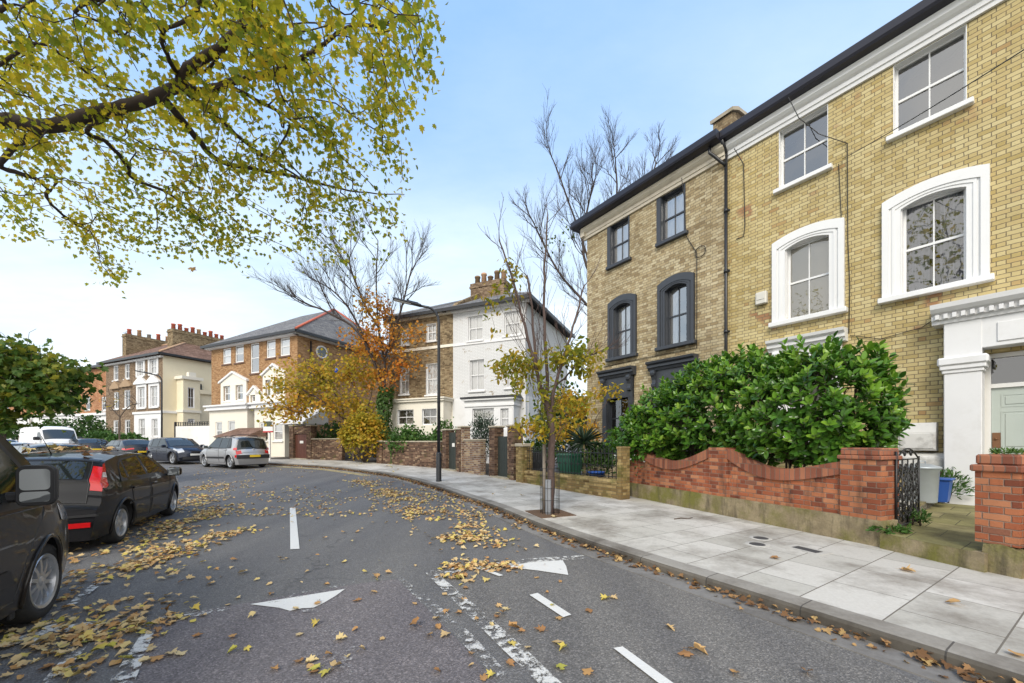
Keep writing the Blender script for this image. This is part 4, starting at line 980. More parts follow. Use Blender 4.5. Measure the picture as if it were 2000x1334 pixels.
# ---- white painted villa and its brick half
fV = frame_px(760, 26.0, 1027, 22.0); VW = fV.W
zeV = fV.z(1027, 590); gV = gz(24)
hV = thing('villa', 'white painted brick villa end with bay window, sash windows and slate hip roof', 'house', fV.w(0,0,0), fV.rot)
hV2 = thing('villa', 'sooty brown brick villa half with white string course joined to the white painted villa', 'house', fV.w(0,0,0), fV.rot)
sx = fV.x(885)
wV = [wr(fV,914,616,943,665), wr(fV,984,607,1015,655), wr(fV,917,702,946,763), wr(fV,987,696,1018,757)]
wV2 = [wr(fV,833,632,852,666), wr(fV,832,710,855,771), wr(fV,783,645,799,674), wr(fV,781,718,799,770)]
zg = fV.z(885, 780)                                           # top of the white rendered ground floor
mb = MB(); wall_holes(mb, sx, VW, zg, zeV+.02, wV, rev=.25); mb.box(VW-.3, VW-.001, .002, 8.5, zg, zeV); mb.box(sx, VW-.3, 8.2, 8.5, gV, zeV)
mb.build('wall', BR_P, hV)
bx0, bx1 = fV.x(908, -1.0), fV.x(1003, -1.0); zb1 = fV.z(950, 776, -1.0)
m = MB(); m.box(sx, VW+.003, -.04, .3, gV, zg); m.box(VW-.3, VW+.035, .3, 8.5, gV, zg); m.build('rendered_base', WHITE, hV)
m = MB(); m.box(sx, VW+.03, -.05, .03, fV.z(930,672), fV.z(930,672)+.16); m.box(sx, VW+.3, -.22, .02, zeV-.02, zeV+.14); m.build('string_course', WHITE, hV)
MB().add([(sx,.7,gV),(VW-.3,.7,gV),(VW-.3,.7,zeV),(sx,.7,zeV)], [(0,1,2,3)]).build('room', DARK, hV)
for a in wV: window(hV, *a, WHITE, rev=.12, curtain='net', sill=(WHITE,.08,.1,.1), fw=.07, barw=.035)
# bay
bw = [wr(fV,922,797,965,838,-1.0), wr(fV,977,797,1001,838,-1.0)]
mb = MB(); wall_holes(mb, bx0, bx1, gV, zb1-.5, bw, y=-1.0, rev=.2); mb.box(bx0, bx0+.3, -.998, -.03, gV, zb1-.5); mb.box(bx1-.3, bx1, -.998, -.03, gV, zb1-.5)
bay = mb.build('bay', WHITE, hV)
m = MB(); m.box(bx0-.06, bx1+.06, -1.07, -.03, zb1-.5, zb1-.38); m.box(bx0-.02, bx1+.02, -1.02, -.03, zb1-.38, zb1-.15); m.box(bx0-.16, bx1+.16, -1.18, -.03, zb1-.15, zb1-.06); m.build('bay_cornice', WHITE, bay)
m = MB(); m.add([(bx0-.2,-1.22,zb1-.06),(bx1+.2,-1.22,zb1-.06),(bx1+.2,-.02,zb1-.06),(bx0-.2,-.02,zb1-.06),(bx0-.2,-1.22,zb1+.04),(bx1+.2,-1.22,zb1+.04),(bx1,-.02,zb1+.22),(bx0,-.02,zb1+.22)], [(0,3,2,1),(4,5,6,7),(0,1,5,4),(1,2,6,5),(3,0,4,7)]); m.build('bay_roof', LEAD if False else plain('black bay roof', (.02,.02,.024), .6, .2, 4), bay)
for a in bw: 
    o = window(hV, a[0], a[1], a[2], a[3], WHITE, rev=.1, curtain='net', fw=.06, barw=.03); o.location = (0,-1.0,0)
downpipe(hV, bx0-.14, -.12, gV+.2, zb1+.1, r=.05); 
mb = MB(); wall_holes(mb, 0, sx, zg, zeV, wV2, rev=.25); mb.box(0.001, .3, .002, 8.5, gV, zeV); mb.box(.3, sx, 8.2, 8.5, gV, zeV); mb.build('wall', BR_D, hV2)
MB().add([(.3,.7,gV),(sx,.7,gV),(sx,.7,zeV),(.3,.7,zeV)], [(0,1,2,3)]).build('room', DARK, hV2)
for a in wV2: window(hV2, *a, WHITE, rev=.12, curtain='net', sill=(WHITE,.08,.1,.1), fw=.08, barw=.035)
m = MB(); m.box(0, sx-.002, -.05, .03, fV.z(840,682), fV.z(840,682)+.17); m.box(-.1, sx-.001, -.22, .02, zeV-.02, zeV+.12); m.build('string_course', CREAMW, hV2)
gb = [wr(fV,776,800,808,830,-.9), wr(fV,824,798,853,830,-.9)]
mb = MB(); b0, b1 = fV.x(766,-.9), fV.x(866,-.9); wall_holes(mb, b0, b1, gV, zg-.15, gb, y=-.9); mb.box(b0, b0+.2, -.898, 0, gV, zg-.15); mb.box(b1-.2, b1, -.898, 0, gV, zg-.15); mb.box(0, sx-.003, -.03, .3, gV, zg)
bay2 = mb.build('bay', CREAMW, hV2)
m = MB(); m.box(b0-.12, b1+.12, -1.05, -.03, zg-.15, zg-.02); m.box(b0-.2, b1+.2, -1.13, -.03, zg-.02, zg+.06); m.build('bay_cornice', CREAMW, bay2)
for a in gb: o = window(hV2, *a, WHITE, rev=.1, curtain='dark', fw=.06); o.location = (0,-.9,0)
rV = roof_hip(hV, sx-.05, VW, 0, 8.5, zeV+.26, zeV+2.5, oh=.42, hl=None, hr=4.0, mat=SLATEG, fascia=BLACKP, ridge=LEAD)
rV2 = roof_hip(hV2, .4, sx-.9, 0, 8.5, zeV+.26, zeV+2.45, oh=.42, hl=3.6, hr=None, mat=SLATEG, fascia=BLACKP, ridge=LEAD)
cx0, cx1 = fV.x(919, 3.2), fV.x(984, 3.2); cz1 = fV.z(950, 549, 3.2)
chimney(rV, cx0, cx1, 3.2, 4.3, zeV+1.0, cz1, BR_F, 5, [plain('sooty pot',(.22,.15,.09),.9,.25,5), TERRAP, plain('sooty pot',(.22,.15,.09),.9,.25,5)], ph=.7)
m = MB(); x_ = fV.x(880, 1.2); m.prism([(-.2,zeV+.2),(.4,zeV+.8),(3.9,zeV+2.75),(4.2,zeV+2.75),(4.2,zeV+.2)], sx-.14, sx+.16, plane='yz'); m.build('party_wall', BR_D, hV2, fix=True)
# ---- brown brick block of flats with cream gables
fE = frame_px(413, 33.8, 581, 29.0); EW = fE.W; zeE = fE.z(581, 652); gE = gz(31)
hE = thing('flats', 'brown brick block of flats with cream pointed gables and grey hip roof', 'house', fE.w(0,0,0), fE.rot)
wE = [wr(fE,435,680,451,711), wr(fE,459,674,476,708), wr(fE,489,670,506,729), wr(fE,520,664,538,699), wr(fE,547,659,566,695)]
wE1 = [wr(fE,438,754,452,784), wr(fE,462,752,477,782), wr(fE,491,762,501,786), wr(fE,520,742,531,775), wr(fE,537,740,549,773)]
FD = 11.0
mb = MB(); wall_holes(mb, 0, EW, gE, zeE, wE+wE1, rev=.2); mb.box(EW-.3, EW-.001, .002, FD, gE, zeE); mb.box(.001, .3, .002, FD, gE, zeE); mb.box(.3, EW-.3, FD-.3, FD, gE, zeE); mb.build('wall', BR_E, hE)
MB().add([(.3,.8,gE),(EW-.3,.8,gE),(EW-.3,.8,zeE),(.3,.8,zeE)], [(0,1,2,3)]).build('room', DARK, hE)
for i, a in enumerate(wE): window(hE, *a, GLOSSW, rev=.06, cols=1, rows=2, curtain='half' if i == 1 else ('dark' if i == 2 else 'net'), fw=.09, glass=GLASSB, sill=(plain('brown tile sill',(.15,.085,.06),.8,.2,5),.1,.08,.12), lining=False)
for i, a in enumerate(wE1): window(hE, *a, GLOSSW, rev=.06, cols=1, rows=2, curtain='half', fw=.09, glass=GLASSB, sill=(GLOSSW,.1,.16,.1), lining=False)
def gable(pl, pr, papex, ye, ya, yb, hol):
    x0, x1 = fE.x(pl,-.1), fE.x(pr,-.1); xm = fE.x(papex,-.1); z0 = fE.z(papex, yb,-.1); z1 = fE.z(papex, ye,-.1); z2 = fE.z(papex, ya,-.1)
    mb = MB(); wall_holes(mb, x0, x1, z0, z1, hol, y=-.10, rev=.12); mb.prism([(x0,z1),(x1,z1),(xm,z2)], -.10, 0); mb.box(x0, x0+.06, -.099, -.001, z0, z1); mb.box(x1-.06, x1, -.099, -.001, z0, z1)
    g = mb.build('gable', CREAMW, hE)
    m = MB(); m.prism([(x0-.2,z1-.05),(xm,z2+.02),(x1+.2,z1-.05),(x1+.2,z1+.1),(xm,z2+.18),(x0-.2,z1+.1)], -.22, 0); m.build('gable_coping', WHITE, g, fix=True)
gable(431, 481, 455, 746, 729, 800, wE1[:2]); gable(486, 508, 497, 771, 757, 800, wE1[2:3]); gable(513, 556, 534, 732, 714, 800, wE1[3:])
# cream ground floor
pE = -1.3; zg1 = fE.z(480, 803)
gE_w = [wr(fE,421,824,434,860,pE), wr(fE,445,822,459,860,pE), wr(fE,507,825,523,861,pE), wr(fE,534,825,552,861,pE)]
xa, xb, xc_, xd = fE.x(409,pE), fE.x(483,pE), fE.x(497,pE), fE.x(556,pE)
mb = MB()
for a, b, hs in ((xa, xb, gE_w[:2]), (xc_, xd, gE_w[2:])):
    wall_holes(mb, a, b, gE-.5, zg1, hs, y=pE, rev=.2); mb.box(a, a+.2, pE+.002, -.002, gE-.5, zg1); mb.box(b-.2, b, pE+.002, -.002, gE-.5, zg1)
gb_ = mb.build('bay', CREAMW, hE)
m = MB()
for a, b in ((xa, xb), (xc_, xd)):
    m.box(a-.25, b+.25, pE-.25, -.002, zg1, zg1+.12); m.box(a-.15, b+.15, pE-.15, -.002, zg1+.12, zg1+.3); m.box(a-.3, b+.3, pE-.32, -.002, zg1+.3, zg1+.42)
m.box(xb+.26, xc_-.26, -.5, -.003, gE-.5, zg1+.2)
m.build('bay_cornice', WHITE, gb_)
for a in gE_w: o = window(hE, *a, GLOSSW, rev=.06, cols=1, rows=2, curtain='net', fw=.09, lining=False, sill=(GLOSSW,.1,.1,.1)); o.location = (0,pE,0)
xr0, xr1 = fE.x(553,-1.2), fE.x(612,-1.2); zr0, zr1 = fE.z(580,826,-1.2), fE.z(580,800,-1.2)
m = MB(); m.prism([(-2.0,zr0-.12),(-2.0,zr0),(-.002,zr1+.25),(-.002,zr0-.12)], xr0+.32, xr1, plane='yz'); m.build('canopy', WHITE, hE, fix=True)
x0, x1 = fE.x(431,-2.2), fE.x(497,-2.2); zz0, zz1 = fE.z(465,853,-2.2), fE.z(465,835,-2.2)
m = MB(); m.add([(x0,-2.8,zz0),(x1,-2.8,zz0),(x1,pE-.001,zz0),(x0,pE-.001,zz0),(x0+.6,pE-.002,zz1),(x1-.2,pE-.002,zz1)], [(0,1,5,4),(1,2,5),(3,0,4),(0,3,2,1),(2,3,4,5)]); por = m.build('porch_roof', TILEB, hE)
m = MB(); m.box(x0+.1, x0+.3, -2.7, pE-.01, gE-.5, zz0-.002); m.box(x1-.3, x1-.1, -2.7, pE-.01, gE-.5, zz0-.002); m.box(x0+.3, x1-.3, -2.2, -2.1, gE-.5, zz0-.002); m.build('porch_wall', CREAMW, por)
rE = roof_hip(hE, 0, EW, 0, FD, zeE+.2, zeE+3.9, oh=.5, hl=4.5, hr=3.2, mat=SLATEG, ridge=TERRA, fascia=BLACKP, hipsonly=True)
m = MB(); m.box(-.3, EW+.3, -.38, .0, zeE-.10, zeE+.08); m.box(EW, EW+.35, -.38, FD, zeE-.10, zeE+.08); m.build('soffit', WHITE, rE)
Mf = Matrix.Translation((EW, 0, 0)) @ Matrix.Rotation(PI/2, 4, 'Z')    # flank: x along depth, y to the inside
fEf = Fr(fE.w(EW,0).xy, fE.n); rx, rz = fEf.x(628), fEf.z(628, 688)
m = MB(); m.lathe([(.40,0),(.40,-.07),(.52,-.07),(.52,0)], 24, Matrix.Translation((rx,0,rz)), axis='y'); rw = m.build('round_window', WHITE, hE, mtx=Mf)
MB().lathe([(.0,-.02),(.405,-.02)], 24, Matrix.Translation((rx,0,rz)), axis='y').build('glass', CARGLASS2, rw)
o = downpipe(hE, fEf.x(606), -.08, gE, zeE-.3, r=.06); o.matrix_local = Mf
# ---- cream ended brick house
fF = frame_px(207, 42.7, 318, 38.0); FWd = fF.W; zeF = fF.z(318, 694); gF = gz(40)
hF = thing('villa', 'brown brick house with plain cream rendered side wall and long chimney of red pots', 'house', fF.w(0,0,0), fF.rot)
sF = fF.x(263)
wF = [wr(fF,222,714,231,743), wr(fF,244,711,253,740), wr(fF,269,705,281,735), wr(fF,293,702,307,731), wr(fF,223,766,232,799), wr(fF,243,762,254,797), wr(fF,270,757,284,797), wr(fF,294,755,309,795), wr(fF,222,821,231,850), wr(fF,244,820,254,850), wr(fF,272,818,284,853), wr(fF,297,818,309,853)]
zgF = fF.z(290, 808)
mb = MB(); wall_holes(mb, 0, FWd, gF-.5, zeF, wF, rev=.25); mb.box(.001, .3, .002, 9, gF-.5, zeF); mb.box(.3, FWd-.3, 8.7, 9, gF, zeF); mb.build('wall', BR_F, hF)
MB().add([(.3,.8,gF),(FWd-.3,.8,gF),(FWd-.3,.8,zeF),(.3,.8,zeF)], [(0,1,2,3)]).build('room', DARK, hF)
m = MB(); m.box(FWd-.3, FWd+.02, .003, 9, gF-.5, zeF); m.build('side_wall', CREAM, hF)
for i, a in enumerate(wF):
    wd = window(hF, *a, WHITE, rev=.08, cols=2, rows=2, curtain='net' if i in (2,3,6,7,10,11) else 'dark', fw=.10, barw=.05, sill=(WHITE,.12,.12,.12), lining=True)
    if i in (2,3,6,7):
        m = MB(); m.box(a[0]-.28, a[0], -.06, .01, a[2], a[3]+.05); m.box(a[1], a[1]+.28, -.06, .01, a[2], a[3]+.05); m.box(a[0]-.28, a[1]+.28, -.07, .01, a[3]+.05, a[3]+.32); m.build('surround', WHITE, wd)
    if i in (4,5,6,7):
        mm = WHITE if i > 5 else plain('tan stone', (.34,.24,.15), .9, .2, 4); xm = (a[0]+a[1])/2; z = a[3]+.34
        m = MB(); m.prism([(a[0]-.5,z),(a[1]+.5,z),(a[1]+.5,z+.15),(xm,z+.85),(a[0]-.5,z+.15)], -.22, .02); m.build('pediment', mm, wd, fix=True)
mb = MB(); holes = [w_ for w_ in wF[10:]]; wall_holes(mb, sF, FWd+.022, gF-.5, zgF, holes, y=-.05, rev=.05); mb.box(sF-.1, FWd+.12, -.16, 0, zgF, zgF+.22); mb.build('rendered_base', WHITE, hF)
m = MB(); m.box(FWd+.02, FWd+.14, 0, 8.9, zgF, zgF+.24); m.box(-.1, FWd+.15, -.25, 0, zeF-.2, zeF-.02); m.build('string_course', WHITE, hF)
rF_ = roof_hip(hF, 0, FWd, 0, 9, zeF+.22, zeF+3.0, oh=.5, hl=None, hr=4.2, mat=TILEB, fascia=BLACKP, ridge=TERRAP)
chx0, chx1 = fF.x(328,3.6), fF.x(411,3.6)
chimney(rF_, FWd-3.4, FWd-2.4, 1.9, 7.2, zeF+.5, fF.z(328,644,2.0), BR_D, 9, [TERRA,TERRA,TERRA,TERRA,TERRAP], axis='y', ph=.62)
chimney(rF_, .4, 1.2, 1.2, 6.5, zeF+.4, fF.z(185,680,3.0), BR_D, 6, [TERRA, TERRAP, plain('grey pot',(.35,.33,.3),.9,.2,5)], axis='y', ph=.65)
m = MB(); am = (fF.x(249,2), 2, zeF+.5); at_ = fF.z(249,646,2); m.tube([am,(am[0],2,at_)], .05, 6); m.tube([(am[0]-.5,2,at_-.1),(am[0]+.3,2,at_-.1)], .03, 4); m.tube([(am[0],1.6,at_-.3),(am[0],2.4,at_-.3)], .03, 4); m.build('aerial', GALV, rF_)
# stair block on the cream flank
Mff = Matrix.Translation((FWd, 0, 0)) @ Matrix.Rotation(PI/2, 4, 'Z')
fFf = Fr(fF.w(FWd,0).xy, fF.n); u0, u1 = fFf.x(358,-1.2), fFf.x(391,-1.2); zt = fFf.z(375,742,-1.2)
sw = [wr(fFf,367,757,380,797,-1.2), wr(fFf,367,818,380,826,-1.2)]
mb = MB(); wall_holes(mb, u0, u1, gF-.5, zt, sw, y=-1.2); mb.box(u0, u0+.2, -1.198, 0, gF-.5, zt); mb.box(u1-.2, u1, -1.198, 0, gF-.5, zt); sb = mb.build('stair_block', CREAM, hF, mtx=Mff)
m = MB(); m.box(u0-.2, u1+.2, -1.4, 0, zt, zt+.3); m.prism([(u0+.4,zt+.3),(u1-.4,zt+.3),((u0+u1)/2+.3,zt+.75),((u0+u1)/2-.3,zt+.75)], -1.3, -.9); m.build('parapet', CREAMW, sb)
m = MB(); m.box(u0-.08, u1+.08, -1.3, 0, fFf.z(375,806,-1.2), fFf.z(375,806,-1.2)+.25); m.build('string_course', CREAMW, sb)
for a in sw: o = window(hF, *a, WHITE, rev=.08, curtain='dark', fw=.09, barw=.04); o.matrix_local = Mff @ Matrix.Translation((0,-1.2,0))
o = downpipe(hF, u1+.6, -.15, gF, zt-.2, r=.09); o.matrix_local = Mff
m = MB(); m.box(u1, u1+5, -1.0, 0, gF-.5, zt-1.3); m.box(u1-.05, u1+5, -1.2, 0, zt-1.3, zt-.9); m.build('rear_block', CREAM, hF, mtx=Mff)
# white garage wall with trellis
ga, gb2 = at(343, 870, 35.5), at(418, 870, 34.0)
fG = Fr((ga.x,ga.y),(gb2.x-ga.x,gb2.y-ga.y)); lg = (gb2-ga).xy.length
tg = thing('garage', 'plain white garage front with dark timber trellis along its top', 'garage', (ga.x,ga.y,gz(35)-.1), fG.rot)
hg = fG.z(380,832)-gz(35)+.1
m = MB(); m.box(0, lg, 0, 2.5, 0, hg); m.build('wall', plain('off white garage paint',(.72,.71,.68),.6,.06,1,dirt=((.35,.33,.28),1.2,.55,.4)), tg)
m = MB()
for k in range(17): x = lg*k/16; m.box(x-.03, x+.03, .02, .06, hg, hg+.36)
for z in (hg+.02, hg+.18, hg+.33): m.box(0, lg, .0, .02, z, z+.05)
m.build('trellis', BLKPL, tg); m = MB(); m.box(-.12, .0, -.05, .1, 0, hg+.4); m.build('post', BLKPL, tg)
# ---- orange brick house and the terrace beyond
def simple_house(label, pl, Yl, pr, Yr, zeye, pref, mat, roofmat, wins, depth=9, base=None, chim=None, zr=2.4, hl=None, hr=None):
    f = frame_px(pl, Yl, pr, Yr); ze = f.z(pref, zeye); g = gz((Yl+Yr)/2)-.3
    t = thing('terraced_house', label, 'house', f.w(0,0,0), f.rot)
    ws = [wr(f, *q) for q in wins]
    mb = MB(); wall_holes(mb, 0, f.W, g, ze, ws, rev=.2); mb.box(.001,.3,.002,depth,g,ze); mb.box(f.W-.3,f.W-.001,.002,depth,g,ze); mb.box(.3,f.W-.3,depth-.3,depth,g,ze); mb.build('wall', mat, t)
    MB().add([(.3,.8,g),(f.W-.3,.8,g),(f.W-.3,.8,ze),(.3,.8,ze)], [(0,1,2,3)]).build('room', DARK, t)
    for a in ws: window(t, *a, WHITE, rev=.05, cols=1, rows=2, curtain='half', fw=.11, sill=(WHITE,.1,.1,.12), lining=False)
    if base:
        zb_ = f.z((pl+pr)/2, base); low = [a for a in ws if a[2] < zb_]
        mb = MB(); wall_holes(mb, -.02, f.W+.02, g, zb_, low, y=-.06, rev=.06); mb.box(-.1, f.W+.1, -.3, 0, zb_, zb_+.3); mb.build('rendered_base', WHITE, t)
    r = roof_hip(t, 0, f.W, 0, depth, ze+.2, ze+zr, oh=.4, mat=roofmat, fascia=BLACKP, hl=hl, hr=hr)
    if chim: chimney(r, *[f.x(c, 4) for c in chim[:2]], 3.5, 4.5, ze+.4, f.z(chim[0], chim[2], 4), BR_D, chim[3], [TERRA, TERRAP], ph=.8)
    return t
simple_house('orange brick terraced house with white ground floor left of the brown brick house', 146, 48.5, 212, 45.5, 718, 200, BR_O, SLATEG, [(150,775,157,802),(168,774,176,801),(198,775,207,802),(160,822,168,848),(196,822,205,850)], base=812, hl=4, hr=None)
simple_house('far pale terrace house glimpsed through the leaves, white base under brown brick', 84, 58, 146, 55, 742, 110, BR_F, SLATEG, [(92,778,100,800),(110,777,118,799),(128,776,136,798),(96,818,104,842),(122,817,131,842)], base=812, chim=(100,112,728,4))
simple_house('farthest orange terrace house behind the dense green tree', 0, 66, 84, 62, 752, 40, BR_O, SLATEG, [(10,784,17,803),(30,783,38,802),(58,782,66,801),(20,820,28,841),(58,819,66,841)], base=815, chim=(30,44,738,4))
# ---- estate agent's board
eb = G(525, 899, .12)
te = thing('agent_board', 'white agent board with dark heading and red foot strip in front of the flats', 'sign', eb, fE.rot+.2)
Ye = eb.y; s = Ye/F; z_ = lambda py: CH+(HZ-py)/F*Ye-eb.z
m = MB(); m.box(-.05,.05,.03,.10,0,z_(820)); m.build('post', WHITE, te)
m = MB(); m.cbox(-13*s,10*s,-.02,.03,z_(842),z_(822),.005); b_ = m.build('board', WHITE, te)
m = MB(); m.box(-11*s,8*s,-.026,-.019,z_(833),z_(823)); m.build('heading', plain('dark olive panel',(.06,.07,.045),.5,.1,4), b_)
m = MB(); m.box(-13*s,10*s,-.03,.03,z_(844.5),z_(842)); m.build('foot_strip', plain('red panel',(.45,.02,.02),.5,.1,4), b_)
# ------------------------------------------------------------------ vehicles
class Body:
    """a car body described by half width W(x,z) and a roof line; x forward from the rear bumper"""
    def __init__(s, top, hw, belt, tum=.26, zb=.20, bowr=.16, bowf=.26, crown=.05, hwbot=.93, tapr=.10, tapf=.14, waist=.0):
        s.top = sorted(top); s.L = s.top[-1][0]; s.hw = hw; s.belt = belt; s.tum = tum; s.zb = zb; s.bowr = bowr; s.bowf = bowf; s.crown = crown; s.hwbot = hwbot; s.tapr = tapr; s.tapf = tapf
        s.H = max(p[1] for p in top)
    def zt(s, x): return poly_at(s.top, x)
    def W(s, x, z):
        b = poly_at(s.belt, x)
        pl = 1 - s.tapr*max(0, 1-x/.9)**2 - s.tapf*max(0, 1-(s.L-x)/1.2)**2
        if z < b:
            t = (b-z)/max(b-s.zb, .01); v = 1 + .012*math.sin(min(t,1)*PI*1.1) - (1-s.hwbot)*max(0, t-.45)**2*3.0
        else:
            t = (z-b)/max(s.H-b, .01); v = 1 - .03*min(1, t*8) - (s.tum-.03)*t**1.15
        return s.hw*pl*v
    def put(s, x, y, z):
        q = (abs(y)/s.hw)**2.2
        dx = s.bowr*q*max(0, 1-x/1.0) - s.bowf*q*max(0, 1-(s.L-x)/1.2)
        return (x+dx, y, z)
    def ze(s, x): return max(s.zt(x)-s.crown, s.zb+.05)
    def side(s, x, z, sg, off=0.0): return s.put(x, sg*(s.W(x, z)+off), z)
    def topp(s, x, fy, off=0.0):
        e = s.ze(x); we = s.W(x, e); y = fy*we
        z = e+(s.zt(x)-e)*(1-abs(fy)**3.2)
        d = .02; nx = -(s.zt(x+d)-s.zt(x-d)); nz = 2*d; l = math.hypot(nx, nz)
        p = s.put(x, y, z)
        return (p[0]+off*nx/l, p[1], p[2]+off*nz/l)
    def mesh(s, nz=9, ny=12):
        xs = sorted({round(v, 4) for v in [p[0] for p in s.top]+list(np.linspace(0, s.L, 44))+[p[0]+.012 for p in s.top[:-1]]})
        xs = [x for x in xs if 0 <= x <= s.L]; R = []
        for x in xs:
            e = s.ze(x); r = []
            zs = [lerp(s.zb, e, t) for t in np.linspace(0, 1, nz)]
            r += [s.side(x, z, 1) for z in zs]
            r += [s.topp(x, fy) for fy in np.linspace(1, -1, ny+2)[1:-1]]
            r += [s.side(x, z, -1) for z in zs[::-1]]
            R.append(r)
        m = MB(); n = len(R[0]); vs = [p for r in R for p in r]; fs = []
        for i in range(len(R)-1):
            for j in range(n): fs.append((i*n+j, i*n+(j+1)%n, (i+1)*n+(j+1)%n, (i+1)*n+j))
        fs.append(tuple(range(n-1,-1,-1))); fs.append(tuple((len(R)-1)*n+j for j in range(n)))
        m.add(vs, fs, True); return m
    def patch_side(s, mb, poly, sg, off=.006, n=10):
        xs = sorted({p[0] for p in poly} | set(np.linspace(min(p[0] for p in poly), max(p[0] for p in poly), n)))
        xs[0] += 1e-4; xs[-1] -= 1e-4; P = []
        for x in xs:
            zz = []
            for a, b in zip(poly, poly[1:]+poly[:1]):
                if (a[0]-x)*(b[0]-x) <= 0 and abs(a[0]-b[0]) > 1e-9: zz.append(lerp(a[1], b[1], (x-a[0])/(b[0]-a[0])))
            if len(zz) < 2: continue
            lo, hi = min(zz), max(zz)
            P.append([s.side(x, lerp(lo, hi, t), sg, off) for t in (0,.33,.66,1)])
        mb.grid(P, True, flip=(sg < 0))
    def patch_top(s, mb, x0, x1, f0, f1, off=.006, nx=8, ny=8):
        xs = sorted({x for x in list(np.linspace(x0, x1, nx))+[p[0] for p in s.top if x0 < p[0] < x1]})
        g0 = f0 if callable(f0) else (lambda x: f0); g1 = f1 if callable(f1) else (lambda x: f1)
        mb.grid([[s.topp(x, lerp(g0(x), g1(x), t), off) for t in np.linspace(0, 1, ny)] for x in xs], True)
    def line_side(s, mb, pts, sg, r=.006, off=.004): mb.tube([s.side(x, z, sg, off) for x, z in pts], r, 5, False)
def make_wheel(par, x, y, r, rr, spokes, side, width=.2, sw=.07, rimmat=None, steer=0):
    """tyre with an alloy rim as its child; side=+1 looks to +y"""
    m = MB(); h = width/2
    m.lathe([(rr-.01,-h+.03),(rr+.015,-h+.005),(r-.05,-h),(r-.02,-h+.012),(r-.004,-h+.035),(r,-h+.06),(r,h-.06),(r-.004,h-.035),(r-.02,h-.012),(r-.05,h),(rr+.015,h-.005),(rr-.01,h-.03)], 36, axis='y')
    w_ = m.build('wheel', RUBBER, par, fix=True); w_.location = (x, y-side*h, r); w_.rotation_euler = (0, 0, steer)
    m = MB(); o = side
    m.lathe([(rr+.012,o*(h-.012)),(rr+.004,o*(h-.002)),(rr-.02,o*(h-.012)),(rr-.03,o*(h-.05)),(rr-.035,o*(-h+.03))], 32, axis='y')
    for k in range(spokes):
        a = 2*PI*k/spokes+.3; M_ = Matrix.Rotation(a, 4, 'Y')
        ys = [o*(h-.03), o*(h-.075)]
        v = []
        for xx, wd, yo in ((.03, sw*.8, .0), (rr*.55, sw*.5, .006), (rr-.02, sw*.62, -.004)):
            for sgn in (-1, 1): v += [(xx, ys[0]+o*yo, sgn*wd*.5), (xx, ys[1]+o*yo, sgn*wd*.62)]
        f = []
        for i in (0, 1):
            b = 4*i; f += [(b, b+2, b+6, b+4), (b+1, b+5, b+7, b+3), (b, b+4, b+5, b+1), (b+2, b+3, b+7, b+6)]
        m.add(v, f, False, M_)
    m.lathe([(0,o*(h-.022)),(.035,o*(h-.024)),(.05,o*(h-.032)),(.058,o*(h-.06))], 16, axis='y')
    rm = m.build('rim', rimmat or ALLOY, w_, fix=True, sharp=35)
    m = MB().lathe([(0,o*(h-.10)),(rr-.03,o*(h-.10))], 24, axis='y'); m.build('brake_disc', ALLOYD, w_)
    return w_
